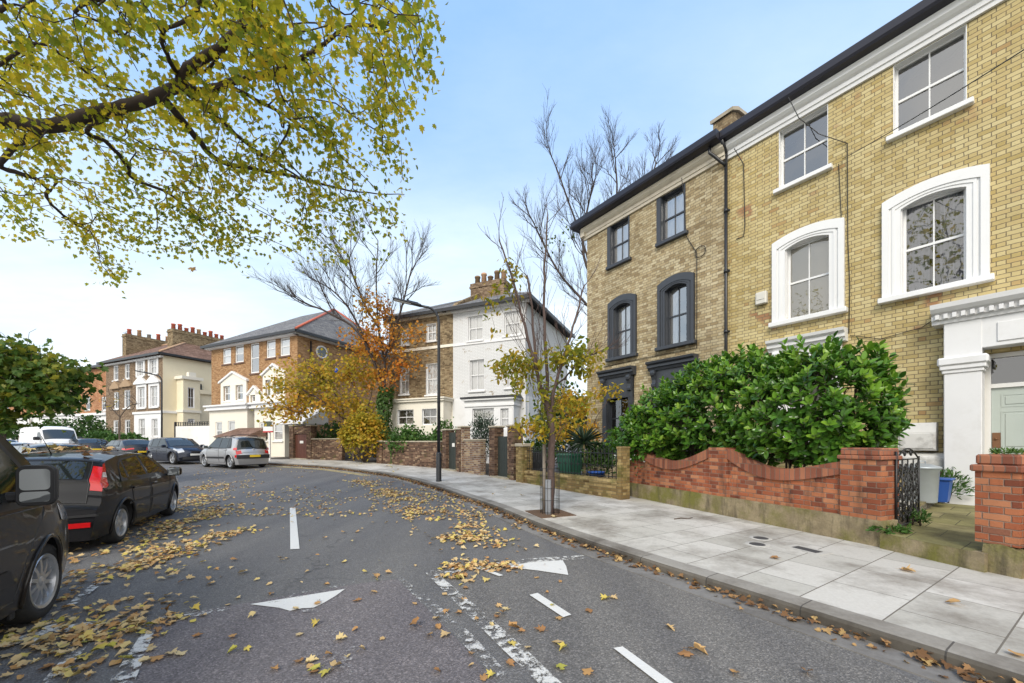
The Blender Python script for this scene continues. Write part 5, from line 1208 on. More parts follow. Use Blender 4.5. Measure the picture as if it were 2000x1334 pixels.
def make_car(name, label, sp, paint, loc, hd, group=None, cat='car', z=0.0, scale=1.0):
    t = thing(name, label, cat, loc, hd, group); t.scale = (scale,)*3
    # the thing's base is the middle of the car; everything is built from the rear bumper
    B = sp['body']; off = B.L/2
    hold = Matrix.Translation((-off, 0, 0))
    body = B.mesh().build('body', paint, t, fix=True)
    r = sp['r']; ra = r+.055; cut = MB()
    for wx in sp['axles']:
        for sg in (1, -1):
            cut.lathe([(0,0),(ra,0),(ra,sg*.7),(0,sg*.7)], 28, Matrix.Translation((wx, sg*(B.hw-.27), r+.01)), axis='y', smooth=True)
    co_ = cut.build('cut', ALLOYD, t)
    bm = bmesh.new(); bm.from_mesh(co_.data); bmesh.ops.remove_doubles(bm, verts=bm.verts, dist=1e-4); bmesh.ops.recalc_face_normals(bm, faces=bm.faces); bm.to_mesh(co_.data); bm.free()
    mod = body.modifiers.new('b', 'BOOLEAN'); mod.object = co_; mod.operation = 'DIFFERENCE'; mod.solver = 'EXACT'; mod.material_mode = 'TRANSFER'
    bpy.context.view_layer.update(); dg = bpy.context.evaluated_depsgraph_get()
    me = bpy.data.meshes.new_from_object(body.evaluated_get(dg)); body.modifiers.clear(); body.data = me; me.set_sharp_from_angle(angle=math.radians(32))
    bpy.data.objects.remove(co_)
    body.matrix_local = hold
    def part(mb, nm, mat, par=None, **k):
        o = mb.build(nm, mat, par or t, **k)
        if par is None: o.matrix_local = hold
        return o
    for i, wx in enumerate(sp['axles']):
        for sg in (1, -1):
            w_ = make_wheel(t, wx-off, sg*(B.W(wx, r)-.015), r, sp['rr'], sp.get('spokes', 5), sg, sp.get('ww', .205), sp.get('sw', .07), sp.get('rimmat'), sp.get('steer', 0) if i else 0)
            m = MB(); pts = [(wx+(ra+.008)*math.cos(a), r+.01+(ra+.008)*math.sin(a)) for a in np.linspace(-.35, PI+.35, 24)]
            m.tube([B.side(x, max(zz, B.zb), sg, .001) for x, zz in pts], sp.get('flare', .018), 6); part(m, 'arch_lip', sp.get('lipmat') or paint)
    for poly in sp['glass']:
        for sg in (1, -1): 
            m = MB(); B.patch_side(m, poly, sg); part(m, 'side_window', CARGLASS)
    if sp.get('pillar'):
        for sg in (1, -1):
            m = MB(); B.patch_side(m, sp['pillar'], sg, .003); part(m, 'window_trim', BLKPL)
    a, b, f = sp['rear_glass']; m = MB(); B.patch_top(m, a, b, -f, f, .009); part(m, 'rear_window', CARGLASS)
    a, b, f = sp['screen']; m = MB(); B.patch_top(m, a, b, -f, f, .006, 10, 10); sc_ = part(m, 'windscreen', CARGLASS2)
    for poly in sp['doors']:
        for sg in (1, -1):
            m = MB(); B.patch_side(m, poly, sg, .004, 12); d_ = part(m, 'door', paint)
            m = MB(); pl = poly+poly[:1]; q = []
            for p0, p1 in zip(pl, pl[1:]): q += [(lerp(p0[0],p1[0],u), lerp(p0[1],p1[1],u)) for u in (0,.25,.5,.75)]
            B.line_side(m, q+[q[0]], sg, .0055, .001); m.build('door_gap', ALLOYD, d_)
            xh = min(p[0] for p in poly)+.14; zh = sp['handle_z']; m = MB()
            M_ = Matrix.Translation(B.side(xh, zh, sg, .022)); m.cbox(-.10, .10, -.014, .014, -.016, .016, .008, M_); m.build('handle', sp.get('handlemat') or paint, d_)
    for poly, ft in sp['tail']:
        for sg in (1, -1):
            m = MB(); B.patch_side(m, poly, sg, .009, 8)
            if ft: B.patch_top(m, ft[0], ft[1], sg*ft[2], sg*1.0, .009, 6, 4)
            part(m, 'tail_light', REDL)
    for poly in sp.get('clear', []):
        for sg in (1, -1): m = MB(); B.patch_side(m, poly, sg, .012, 6); part(m, 'tail_light', CLRL)
    for poly, ft in sp['head']:
        for sg in (1, -1):
            m = MB(); B.patch_side(m, poly, sg, .008, 8)
            if ft: B.patch_top(m, ft[0], ft[1], sg*ft[2], sg*1.0, .008, 6, 4)
            part(m, 'headlight', HEADL)
    mx, mz = sp['mirror']
    for sg in (1, -1):
        m = MB(); p = Vector(B.side(mx, mz, sg)); s_ = sp.get('ms', 1.0)
        M_ = Matrix.Translation(p+Vector((.0, sg*.15*s_, .05*s_)))
        v = m.cbox(-.055*s_, .075*s_, -.11*s_, .11*s_, -.085*s_, .085*s_, .035*s_, M_); m.tube([p+Vector((.03,-sg*.02,-.02)), p+Vector((.03,sg*.08,.0))], .025*s_, 6)
        o = part(m, 'door_mirror', sp.get('mirmat') or paint)
        m = MB(); m.cbox(-.062*s_, -.053*s_, -.095*s_, .095*s_, -.07*s_, .07*s_, .003, M_); m.build('mirror_glass', MIRROR, o)
    if sp.get('tailgate'):
        x0, x1, f = sp['tailgate']; m = MB(); B.patch_top(m, x0, x1, -f, f, .004, 10, 12); tg_ = part(m, 'tailgate', paint)
        m = MB(); m.tube([B.topp(x0, u, .003) for u in np.linspace(-f, f, 10)]+[B.topp(x, f, .003) for x in np.linspace(x0, x1, 12)], .006, 5, False); m.tube([B.topp(x, -f, .003) for x in np.linspace(x0, x1, 12)], .006, 5, False); m.build('tailgate_gap', ALLOYD, tg_)
        m = MB(); xm = x0+.02; p = Vector(B.topp(xm+.03, 0, .012)); m.lathe([(0,-.012),(.045,-.012),(.052,-.004),(.052,.01)], 18, Matrix.Translation(p) @ Matrix.Rotation(PI/2,4,'Z') @ Matrix.Rotation(PI,4,'Z'), axis='y'); m.build('badge', ALLOY, tg_)
        m = MB(); a_ = Vector(B.topp(sp['rear_glass'][0]+.015, 0, .02)); b_ = Vector(B.topp(lerp(*sp['rear_glass'][:2],.55), .42, .016)); m.tube([a_, a_.lerp(b_,.5), b_], [.014,.010,.007], 5); m.build('wiper', BLKPL, tg_)
    for nm, x0, x1, f, z0, z1, mat in sp.get('bands', []):           # strips across the front or the rear (x on the roof line)
        m = MB(); B.patch_top(m, x0, x1, -f, f, .008, 5, 14); part(m, nm, mat)
    for nm, end, y0, y1, z0, z1, mat, dep in sp.get('blocks', []):      # small boxes on the bumpers
        m = MB(); n = 8; P0 = []; P1 = []
        for u in np.linspace(y0, y1, n):
            xr = 0 if end == 'r' else B.L; p = B.put(xr, u, z0); sgn = -1 if end == 'r' else 1
            P0.append([(p[0]+sgn*dep, u, z0), (p[0]+sgn*dep, u, z1)]); 
        m.grid(P0, True, flip=(end != 'r')); 
        q = [P0[0][0], P0[0][1], P0[-1][1], P0[-1][0]]
        m.add(q+[(a[0]-sgn*(dep+.05), a[1], a[2]) for a in q], [(0,1,5,4),(1,2,6,5),(2,3,7,6),(3,0,4,7)])
        part(m, nm, mat, fix=False)
    for poly, mat, nm in sp.get('sidepatch', []):
        for sg in (1, -1): m = MB(); B.patch_side(m, poly, sg, .010, 10); part(m, nm, mat)
    if sp.get('rails'):
        a, b, mat = sp['rails']
        for sg in (1, -1):
            m = MB(); P = [Vector(B.topp(x, sg*.93, .0))+Vector((0,0,.05)) for x in np.linspace(a, b, 8)]; m.tube(P, .014, 6)
            for x in (a, (a+b)/2, b): q = Vector(B.topp(x, sg*.93, 0)); m.tube([q, q+Vector((0,0,.05))], .016, 6)
            part(m, 'roof_rail', mat)
    if sp.get('bars'):
        for x in sp['bars']:
            m = MB(); m.tube([Vector(B.topp(x, fy, .09)) if abs(fy) < .95 else Vector(B.topp(x, fy, .02)) for fy in (-.96,-.9,-.4,0,.4,.9,.96)], .018, 6); part(m, 'roof_bar', BLKPL)
    if sp.get('aerial'):
        m = MB(); p = Vector(B.topp(sp['aerial'], 0, 0)); m.tube([p, p+Vector((-.25,0,.28))], [.008,.003], 5); part(m, 'aerial', BLKPL)
    m = MB(); w_ = B.hw*.80; m.box(.35, B.L-.35, -w_, w_, B.zb-.05, B.zb+.12); part(m, 'underbody', ALLOYD)
    return t
# ---- hatchback shapes
def hatch(L, H, hw, belt=.92, rearx=.62, noseh=.74, ax=(.72, .85), r=.315, rr=.21, base=.99, **k):
    """a five door hatchback; rearx = where the roof starts"""
    fax = L-ax[1]; sb = L-1.12; rf = L-1.98
    top = [(0,.50),(.015,.68),(.05,.78),(.09,.80),(.12,.90),(.20,1.06),(rearx-.18,H-.10),(rearx,H-.045),(rearx+.5,H-.006),(rearx+1.1,H),(rf,H-.03),(rf+.35,H-.16),(sb,base),(sb+.45,base-.07),(L-.32,noseh+.05),(L-.12,noseh-.06),(L-.03,noseh-.2),(L,.46)]
    B = Body(top, hw, [(0,belt),(1.0,belt),(sb,belt-.06),(L,belt-.2)], crown=.085, tapr=.14)
    zw = belt+.03; zr_ = H-.115
    sp = dict(body=B, r=r, rr=rr, axles=(ax[0], fax), handle_z=belt-.08,
        glass=[[(rearx+.05,zw+.03),(rearx+.30,zr_-.05),(rearx+.42,zr_-.01),(rearx+.40,zw)], [(rearx+.46,zw),(rearx+.48,zr_),(rearx+1.18,zr_+.015),(rearx+1.18,zw-.01)], [(rearx+1.25,zw-.01),(rearx+1.25,zr_+.015),(rf+.10,zr_-.0),(sb-.12,zw-.02)]],
        pillar=[(rearx-.02,zw-.015),(rearx+.26,zr_+.01),(rearx+1.2,zr_+.035),(rf+.14,zr_+.02),(sb-.04,zw-.045)],
        rear_glass=(.20,rearx-.10,.80), screen=(rf+.08,sb-.03,.90),
        doors=[[(rearx+.44,belt-.02),(ax[0]+.40,.42),(ax[0]+.50,.30),(rearx+1.2,.30),(rearx+1.2,belt-.02)], [(rearx+1.22,belt-.02),(rearx+1.22,.30),(fax-.50,.30),(fax-.46,.55),(sb-.10,belt-.06)]],
        tail=[([(.05,.80),(.09,1.0),(.34,.98),(.36,.82)], (.08,.17,.62))],
        head=[([(L-.62,.70),(L-.60,.80),(L-.22,.72),(L-.14,.60)], (L-.30,L-.08,.62))],
        mirror=(sb-.22,belt+.02), bands=[], blocks=[('number_plate','r',-.26,.26,.55,.66,PLATEY,.012),('number_plate','f',-.26,.26,.40,.51,PLATEW,.012),('lower_grille','f',-.55,.55,.24,.37,BLKPL,.008)])
    sp.update(k); return sp
# near black hatchback with tall tail lamps
L_ = 4.34
focus_top = [(0,.46),(.01,.60),(.03,.70),(.10,.745),(.135,.80),(.15,.90),(.20,1.03),(.25,1.10),(.52,1.31),(.60,1.375),(.66,1.395),(1.1,1.46),(1.75,1.49),(2.3,1.455),(2.6,1.37),(3.22,1.02),(3.7,.93),(4.03,.82),(4.22,.70),(4.31,.56),(4.34,.44)]
FB = Body(focus_top, .92, [(0,.96),(.5,.97),(3.2,.90),(4.34,.74)], tum=.27, zb=.21, crown=.06, bowr=.08, hwbot=.95)
focus = dict(body=FB, r=.318, rr=.215, axles=(.83,3.47), handle_z=.86, spokes=5, sw=.105, flare=.024,
    glass=[[(.82,1.02),(.98,1.23),(1.10,1.30),(1.14,1.31),(1.05,1.01)], [(1.13,1.01),(1.20,1.325),(1.88,1.38),(1.92,.99)], [(2.0,.99),(1.96,1.385),(2.38,1.34),(2.98,.97)]],
    pillar=[(.76,1.0),(.97,1.26),(1.14,1.345),(1.9,1.40),(2.42,1.36),(3.06,.945)],
    rear_glass=(.25,.56,.76), screen=(2.62,3.18,.90),
    doors=[[(1.06,.985),(1.16,.62),(1.36,.30),(1.93,.30),(1.95,.965)], [(1.965,.965),(1.945,.30),(2.94,.30),(2.98,.60),(3.06,.93)]],
    tail=[([(.15,.95),(.20,1.03),(.50,1.29),(.57,1.305),(.44,1.14),(.32,.98),(.24,.94)], (.17,.50,.85))],
    clear=[[(.30,1.10),(.37,1.17),(.45,1.17),(.41,1.09)]],
    head=[([(3.72,.74),(3.74,.86),(4.1,.76),(4.18,.62)], None)], mirror=(2.86,.96), ms=1.05,
    bands=[('spoiler',.57,.72,.93,0,0,carpaint('black car paint dark',(.012,.012,.016))),],
    blocks=[('number_plate','r',-.26,.26,.76-.1,.77,PLATEY,.03),('reflector','r',.50,.80,.40,.47,REDL,.018),('reflector','r',-.80,-.50,.40,.47,REDL,.018),('bumper_trim','r',-.86,.86,.55,.585,BLKPL,.012)],
    sidepatch=[([(.95,.60),(.97,.635),(3.0,.60),(2.98,.565)], BLKPL, 'rub_strip')], aerial=1.0, rails=None, tailgate=(.115,.60,.83))
BLKPAINT = carpaint('black car paint', (.006,.006,.008), .0, .4, dirt=(.06,.055,.05), dirtamt=.04)
fr_ = G(232,1060)
dF_ = Vector((-.452, .892)).normalized()
nrt = Vector((dF_.y, -dF_.x))
rc = fr_.xy + Vector((0, .04)) - nrt*(.87)                      # rear axle centre
cen = rc + dF_*(L_/2-.83)
focus_o = make_car('hatchback', 'black five door hatchback with tall red tail lamps parked just ahead of the brown van', focus, BLKPAINT, (cen.x, cen.y, 0), math.atan2(dF_.y, dF_.x), scale=.99)
# ---- near van (only its front quarter is in the picture)
vt = [(0,.5),(.0+.01,1.0),(.06,1.70),(.16,1.88),(.4,1.95),(2.4,1.97),(3.1,1.93),(3.35,1.84),(4.18,1.24),(4.30,1.17),(4.62,1.08),(4.80,.98),(4.90,.82),(4.96,.62),(4.97,.42)]
VB = Body(vt, .985, [(0,1.08),(3.0,1.08),(4.97,.86)], tum=.15, zb=.24, crown=.06, bowr=.05, bowf=.34, hwbot=.96, tapr=.03, tapf=.16)
van = dict(body=VB, r=.345, rr=.235, axles=(1.0,3.97), handle_z=1.0, spokes=10, sw=.062, ww=.215, flare=.020, steer=.0,
    glass=[[(2.55,1.12),(2.6,1.72),(3.28,1.70),(3.98,1.10)]], pillar=[(2.5,1.09),(2.54,1.75),(3.32,1.73),(4.08,1.07)],
    rear_glass=(.03,.09,.85), screen=(3.42,4.14,.92), doors=[[(2.5,1.06),(2.5,.34),(3.42,.34),(3.52,.62),(3.70,.85),(3.92,1.04)], [(.9,1.3),(1.5,.40),(2.45,.40),(2.45,1.3)]],
    tail=[([(.03,1.0),(.04,1.6),(.14,1.6),(.14,1.0)], None)], head=[([(4.42,.86),(4.40,1.03),(4.66,.98),(4.86,.80)], None)], mirror=(3.50,1.10), ms=.001, handlemat=BLKPL,
    blocks=[('number_plate','f',-.26,.26,.42,.53,PLATEW,.012)], sidepatch=[([(2.6,.50),(2.62,.62),(3.30,.62),(3.38,.50)], BLKPL, 'rub_strip')])
VANP = carpaint('dark brown van paint', (.014,.011,.010), .1, .35, dirt=(.10,.085,.07), dirtamt=.05)
vw = G(92,1207); dV = Vector((-.50,.866)).normalized(); nV = Vector((dV.y,-dV.x))
vc = vw.xy - nV*(.955) + dV*(4.97/2-3.97)
van_o = make_car('van', 'dark brown van with ten spoke alloy wheel and big black door mirror', van, VANP, (vc.x, vc.y, 0), math.atan2(dV.y,dV.x), cat='van')
for o in list(van_o.children):
    if o.name.startswith('door_mirror'):
        for c in list(o.children): bpy.data.objects.remove(c)
        bpy.data.objects.remove(o)
# mirror of the van, placed to the side of the door
m = MB(); mp = Vector(VB.side(3.38, 1.17, -1))-Vector((4.97/2,0,0)); M_ = Matrix.Translation(mp+Vector((.0,-.18,.10)))
def rrect(y0, y1, z0, z1, r, n=5): return [(cy+r*math.cos(a), cz_+r*math.sin(a)) for cy, cz_, a0 in ((y1-r,z1-r,0),(y0+r,z1-r,PI/2),(y0+r,z0+r,PI),(y1-r,z0+r,1.5*PI)) for a in np.linspace(a0, a0+PI/2, n)]
P_ = [[(x, y, z) for y, z in rrect(-.105*k, .105*k, -.16*k, .16*k, .05*k)] for x, k in ((-.045,.93),(-.05,1.0),(-.01,1.03),(.05,.93),(.09,.6))]
m.grid([p+p[:1] for p in P_], True, M=M_); m.prism(rrect(-.063,.063,-.096,.096,.03), .088, .0895, M=M_, plane='yz'); m.cbox(-.02,.06,.07,.26,-.13,-.05,.02,M_); vm = m.build('door_mirror', BLKPL, van_o, fix=True)
m = MB(); m.prism(rrect(-.098,.098,-.15,.15,.045), -.047, -.040, M=M_, plane='yz'); m.build('mirror_frame', BLKPL, vm)
m = MB(); m.prism(rrect(-.084,.084,-.035,.132,.03), -.0515, -.0475, M=M_, plane='yz'); m.prism(rrect(-.084,.084,-.132,-.048,.025), -.0515, -.0475, M=M_, plane='yz'); m.build('mirror_glass', MIRROR, vm)
m = MB(); m.cbox(-.04,.02,-.02,.012,-.24,.10,.01,Matrix.Translation((3.97-.34-4.97/2-.07,-.90,.40))); mf = m.build('mud_flap', BLKPL, van_o)
# ---- the other cars
def place(px_r, py_r, px_f, py_f, spec, hwoff, rear_first=True):
    """from two wheel contact points on the side nearest the camera (rear, front) to centre and heading"""
    a, b = G(px_r, py_r).xy, G(px_f, py_f).xy; d = (b-a).normalized(); n = Vector((d.y,-d.x))
    if n.dot(-a) < 0: n = -n                                        # side that looks at the camera
    B = spec['body']; ax = spec['axles']; mid = (a+b)/2 - n*hwoff
    c = mid + d*(B.L/2-(ax[0]+ax[1])/2)
    return Vector((c.x, c.y, gz(c.y))), math.atan2(d.y, d.x)
SILV = carpaint('silver car paint', (.46,.46,.47), .55, .3, dirtamt=.06); DKBL = carpaint('dark blue grey car paint', (.016,.022,.042), .4, .25, dirtamt=.05); DKGR = carpaint('near black car paint', (.012,.014,.020), .3, .25, dirtamt=.05); PBL = carpaint('pale blue car paint', (.36,.42,.48), .5, .3); VANW = carpaint('white van paint', (.78,.78,.78), 0, .35, dirtamt=.06); NAVY = carpaint('navy estate paint', (.022,.026,.036), .3, .25)
mpv = hatch(4.15, 1.66, .89, belt=1.02, rearx=.50, noseh=.86, ax=(.72,.82), r=.33, rr=.225, base=1.12, rails=(.7,2.4,BLKPL), bars=(1.0,), spokes=5, sw=.08)
mpv['tail'] = [([(.05,.93),(.08,1.07),(.30,1.06),(.32,.95)], (.08,.15,.72)), ([(.02,.56),(.03,.70),(.18,.69),(.18,.57)], None)]
mpv['blocks'] = [('bumper_trim','r',-.80,.80,.50,.70,BLKPL,.015),('number_plate','r',-.26,.26,.58,.69,PLATEY,.028),('number_plate','f',-.26,.26,.40,.51,PLATEW,.012)]
mpv['sidepatch'] = [([(1.15,.50),(1.15,.60),(3.0,.58),(3.0,.48)], BLKPL, 'rub_strip')]; mpv['rear_glass'] = (.17,.44,.90); mpv['tailgate'] = (.10,.46,.93)
loc_, h_ = place(453, 917, 394, 912, mpv, .85)
make_car('people_carrier', 'silver people carrier with roof bars and yellow rear plate parked facing away on the bend', mpv, SILV, loc_, h_, group='cars parked round the bend')
i3 = hatch(4.0, 1.58, .88, belt=.98, rearx=.45, noseh=.90, ax=(.70,.73), r=.35, rr=.25, base=1.06, spokes=5, sw=.09)
i3['bands'] = [('bonnet_panel',2.95,3.62,.80,0,0,BLKPL)]; i3['head'] = [([(3.5,.86),(3.5,.94),(3.80,.86),(3.88,.76)], (3.70,3.95,.66))]
i3['blocks'] = [('number_plate','f',-.26,.26,.50,.61,PLATEW,.012),('lower_grille','f',-.60,.60,.28,.44,BLKPL,.010),('grille','f',-.20,.20,.66,.76,BLKPL,.012)]
loc_, h_ = place(292, 905, 336, 908, i3, .84)
make_car('electric_hatchback', 'dark blue tall hatchback facing the camera behind the silver people carrier', i3, DKBL, loc_, h_, group='cars parked round the bend')
saloon = hatch(4.7, 1.43, .91, belt=.93, rearx=.95, noseh=.74, ax=(.95,.85), base=.98, r=.33, rr=.23)
saloon['tail'] = [([(.04,.72),(.07,.84),(.38,.83),(.40,.74)], (.05,.11,.50))]; saloon['rear_glass'] = (.22,.86,.86)
d_row = Vector((-.87,.49)).normalized()
def row(px, Y, off, spec, paint, label, nm='estate_car', flip=False, sc=1.0, zadd=0):
    p = Vector(((px-1000)/F*Y, Y)); d = -d_row if flip else d_row
    return make_car(nm, label, spec, paint, (p.x, p.y, gz(p.y)+zadd), math.atan2(d.y,d.x), group='cars parked round the bend', scale=sc)
row(252, 26.2, 0, saloon, DKGR, 'black hatchback with red lamps and yellow plate parked facing away behind the dark blue one')
row(168, 29.8, 0, saloon, NAVY, 'dark saloon with a sloping rear window between the white van and the black hatchback')
# inner kerb
est = hatch(4.55, 1.46, .90, belt=.92, rearx=.42, noseh=.74, ax=(.85,.85), base=.98, rails=(.8,2.6,BLKPL))
row(88, 15.4, 0, est, NAVY, 'dark blue estate car with roof rails seen over the roof of the black hatchback', nm='estate_car')
row(20, 19.0, 0, saloon, PBL, 'pale blue car at the frame edge beside the tree trunk', nm='saloon_car', sc=.98)
row(-10, 27.5, 0, saloon, SILV, 'silver saloon with red lamps beyond the pale blue car', nm='saloon_car')
wvt = [(0,.5),(.01,1.2),(.08,2.25),(.2,2.42),(.5,2.5),(3.8,2.5),(4.15,2.42),(4.35,2.28),(4.95,1.45),(5.1,1.32),(5.4,1.22),(5.55,1.05),(5.62,.7),(5.63,.45)]
WVB = Body(wvt, 1.02, [(0,1.3),(4,1.3),(5.6,1.0)], tum=.10, zb=.28, crown=.10, bowr=.04, bowf=.3, tapr=.02, tapf=.14)
wvan = dict(body=WVB, r=.35, rr=.22, axles=(1.1,4.75), handle_z=1.15, spokes=6, glass=[[(3.75,1.38),(3.8,2.0),(4.3,2.0),(4.78,1.38)]], pillar=None, rear_glass=(.02,.09,.8), screen=(4.38,4.93,.92),
    doors=[[(3.7,1.3),(3.7,.45),(4.3,.45),(4.5,.9),(4.85,1.3)]], tail=[([(.03,1.0),(.04,1.7),(.12,1.7),(.12,1.0)], None)], head=[([(5.2,.95),(5.2,1.15),(5.42,1.1),(5.5,.9)], (5.3,5.52,.6))], mirror=(4.6,1.42), ms=1.6, mirmat=BLKPL, handlemat=BLKPL,
    blocks=[('number_plate','f',-.26,.26,.5,.61,PLATEW,.012)], rimmat=ALLOYD)
p = Vector(((98-1000)/F*30, 30)); 
make_car('panel_van', 'white high roofed panel van facing right among the parked cars', wvan, VANW, (p.x, p.y, gz(30)), math.atan2(-.41,.91), cat='van', scale=.93, group='cars parked round the bend')
# ------------------------------------------------------------------ plants
MAPLE_R = [(0,0),(.14,-.11),(.40,-.10),(.35,.09),(.64,.30),(.41,.41),(.52,.66),(.21,.58),(.17,.78),(0,1.02)]
OVAL_R = [(0,0),(.15,.12),(.25,.38),(.24,.62),(.13,.87),(0,1.0)]
NARROW_R = [(0,0),(.10,.2),(.13,.5),(.08,.8),(0,1.0)]
ROUND_R = [(0,0),(.28,.15),(.42,.45),(.30,.78),(0,1.0)]
def leaf_mesh(name, P, D, N, S, shape, fold=.25, curl=.15, mat=None):
    """many leaves, each two half blades folded along the midrib"""
    P = np.asarray(P, float); D = np.asarray(D, float); N = np.asarray(N, float); S = np.asarray(S, float)
    D /= np.linalg.norm(D, axis=1)[:,None]+1e-9; N = N - D*(N*D).sum(1)[:,None]; N /= np.linalg.norm(N, axis=1)[:,None]+1e-9
    R = np.cross(D, N); k = len(shape)
    loc = [(x, y, fold*abs(x)-curl*y*y) for x, y in shape] + [(-x, y, fold*abs(x)-curl*y*y) for x, y in shape[1:-1]]
    loc = np.array(loc); m = len(loc); n = len(P)
    V = P[:,None,:] + S[:,None,None]*(R[:,None,:]*loc[None,:,0:1] + D[:,None,:]*loc[None,:,1:2] + N[:,None,:]*loc[None,:,2:3])
    V = V.reshape(-1, 3)
    f1 = list(range(k)); f2 = [0]+[k-1]+[k+i for i in range(k-3,-1,-1)]
    base = (np.arange(n)*m)[:,None]
    lp = np.concatenate([base+np.array(f1)[None], base+np.array(f2)[None]], axis=1).reshape(-1)
    me = bpy.data.meshes.new(name)
    me.vertices.add(n*m); me.vertices.foreach_set('co', V.reshape(-1))
    me.loops.add(len(lp)); me.loops.foreach_set('vertex_index', lp.astype(np.int32))
    np_ = n*2; st = np.zeros(np_, np.int32); st[0::2] = np.arange(n)*2*k; st[1::2] = np.arange(n)*2*k+k
    me.polygons.add(np_); me.polygons.foreach_set('loop_start', st)
    me.update(calc_edges=True); me.validate()
    if mat: me.materials.append(mat)
    return me
def leaves(name, parent, P, D, N, S, shape, mat, **k):
    me = leaf_mesh(name, P, D, N, S, shape, mat=mat, **k); o = bpy.data.objects.new(name, me); link(o, parent); return o
class Skel:
    """branch skeleton: grows from given limbs towards target points, thickness from what each branch carries"""
    def __init__(s, seed=1): s.p = []; s.par = []; s.r = random.Random(seed); s.tips = []; s.curve = .35
    def limb(s, pts, parent=-1, n=4, wob=.02):
        """smooth polyline; returns node ids"""
        ids = []; pts = [Vector(p) for p in pts]; last = parent; m = len(pts)
        for i in range(m-1):
            p0 = pts[max(i-1,0)]; p1 = pts[i]; p2 = pts[i+1]; p3 = pts[min(i+2,m-1)]
            for j in range(0 if (i == 0 and parent < 0) else 1, n+1):
                t = j/n
                q = .5*((2*p1)+(p2-p0)*t+(2*p0-5*p1+4*p2-p3)*t*t+(3*p1-p0-3*p2+p3)*t**3)
                if j not in (0, n): q += Vector([s.r.uniform(-wob,wob) for _ in range(3)])
                s.p.append(q); s.par.append(last); last = len(s.p)-1; ids.append(last)
        return ids
    def nearest(s, q, avoid=None, maxn=None):
        A = np.array([tuple(v) for v in s.p]); d = ((A-np.array(tuple(q)))**2).sum(1)
        return int(d.argmin()), math.sqrt(float(d.min()))
    def reach(s, q, seg=.35, droop=0.0, jit=.12, up=0.0, bias=None):
        q = Vector(q); A = np.array([tuple(v) for v in s.p]); dv = np.array(tuple(q))-A; d = np.sqrt((dv**2).sum(1))
        if bias is not None: d = d*(1.0-.45*((dv@np.array(tuple(bias)))/(d+1e-6)))
        i = int(d.argmin()); a = s.p[i]; D = q-a; L_ = D.length
        if L_ < .05: return i
        pa = s.par[i]; t0 = (a-s.p[pa]).normalized() if pa >= 0 else D.normalized()
        c = a + t0*L_*s.curve + Vector((0,0,up*L_-droop*L_*.0)); n = max(2, int(L_/seg)); last = i
        for k in range(1, n+1):
            t = k/n; b = a*(1-t)**2 + c*2*t*(1-t) + q*t*t
            if k < n: b += Vector([s.r.gauss(0,1) for _ in range(3)])*jit*min(L_/n,.5)
            s.p.append(b); s.par.append(last); last = len(s.p)-1
        s.tips.append(last); return last
    def twigs(s, node, d, ln, depth, kids=5, up=.10, wob=.09, seg=.3):
        r = s.r; n = max(3, int(ln/seg)); p = s.p[node]; last = node; ids = []; d = d.normalized()
        for k in range(n):
            d = (d+Vector([r.gauss(0,wob) for _ in range(3)])+Vector((0,0,up*.6))).normalized(); p = p+d*(ln/n)
            s.p.append(p); s.par.append(last); last = len(s.p)-1; ids.append((last, d.copy()))
        if depth > 0:
            for k in range(kids):
                t = lerp(.22, .95, (k+r.random()*.7)/kids); i, dd = ids[min(n-1, int(t*n))]
                a = r.uniform(.28,.64); ax = dd.orthogonal(); ax.rotate(Matrix.Rotation(r.uniform(0,2*PI), 3, dd)); q = dd.copy(); q.rotate(Matrix.Rotation(a, 3, ax))
                s.twigs(i, q+Vector((0,0,up*2)), ln*r.uniform(.42,.70)*(1-.25*t), depth-1, max(2, kids-1), up, wob, seg*.8)
    def radii(s, tip=.006, ex=2.3, cap=None):
        n = len(s.p); acc = [0.0]*n; kids = [[] for _ in range(n)]
        for i in range(n):
            if s.par[i] >= 0: kids[s.par[i]].append(i)
        for i in range(n-1, -1, -1):
            v = acc[i] if kids[i] else tip**ex
            acc[i] = v
            if s.par[i] >= 0: acc[s.par[i]] += v*1.0+ (tip*.28)**ex
        s.rad = [a**(1/ex) for a in acc]; s.kids = kids
        if cap: s.rad = [min(r, cap) for r in s.rad]
    def mesh(s, name, mat, parent, k=6, flare=0, minr=0):
        m = MB(); n = len(s.p); done = [False]*n
        order = sorted(range(n), key=lambda i: i)
        for i in order:
            if done[i]: continue
            ch = [i]; done[i] = True; j = i
            while s.kids[j]:
                nx = max(s.kids[j], key=lambda q: s.rad[q])
                if done[nx]: break
                done[nx] = True; ch.append(nx); j = nx
            pts = [s.p[q] for q in ch]; rr = [s.rad[q] for q in ch]
            if s.par[i] >= 0: pts = [s.p[s.par[i]]]+pts; rr = [rr[0]]+rr
            if len(pts) > 1:
                if flare and s.par[i] < 0: rr[0] *= 1+flare
                kk = k if max(rr) > .03 else (4 if max(rr) > .010 else 3)
                m.tube(pts, rr, kk, cap=True)
        return m.build(name, mat, parent)
def rvec(r, s=1.0): return Vector((r.gauss(0,s), r.gauss(0,s), r.gauss(0,s)))
def in_poly(x, y, poly):
    c = False; n = len(poly)
    for i in range(n):
        x1, y1 = poly[i]; x2, y2 = poly[i-1]
        if (y1 > y) != (y2 > y) and x < (x2-x1)*(y-y1)/(y2-y1)+x1: c = not c
    return c
GY = leafmat('yellow green autumn leaves', [(0,(.12,.19,.02)),(.3,(.28,.33,.03)),(.5,(.52,.47,.035)),(.75,(.72,.56,.04)),(1,(.72,.42,.05))], .55, .40, .70)
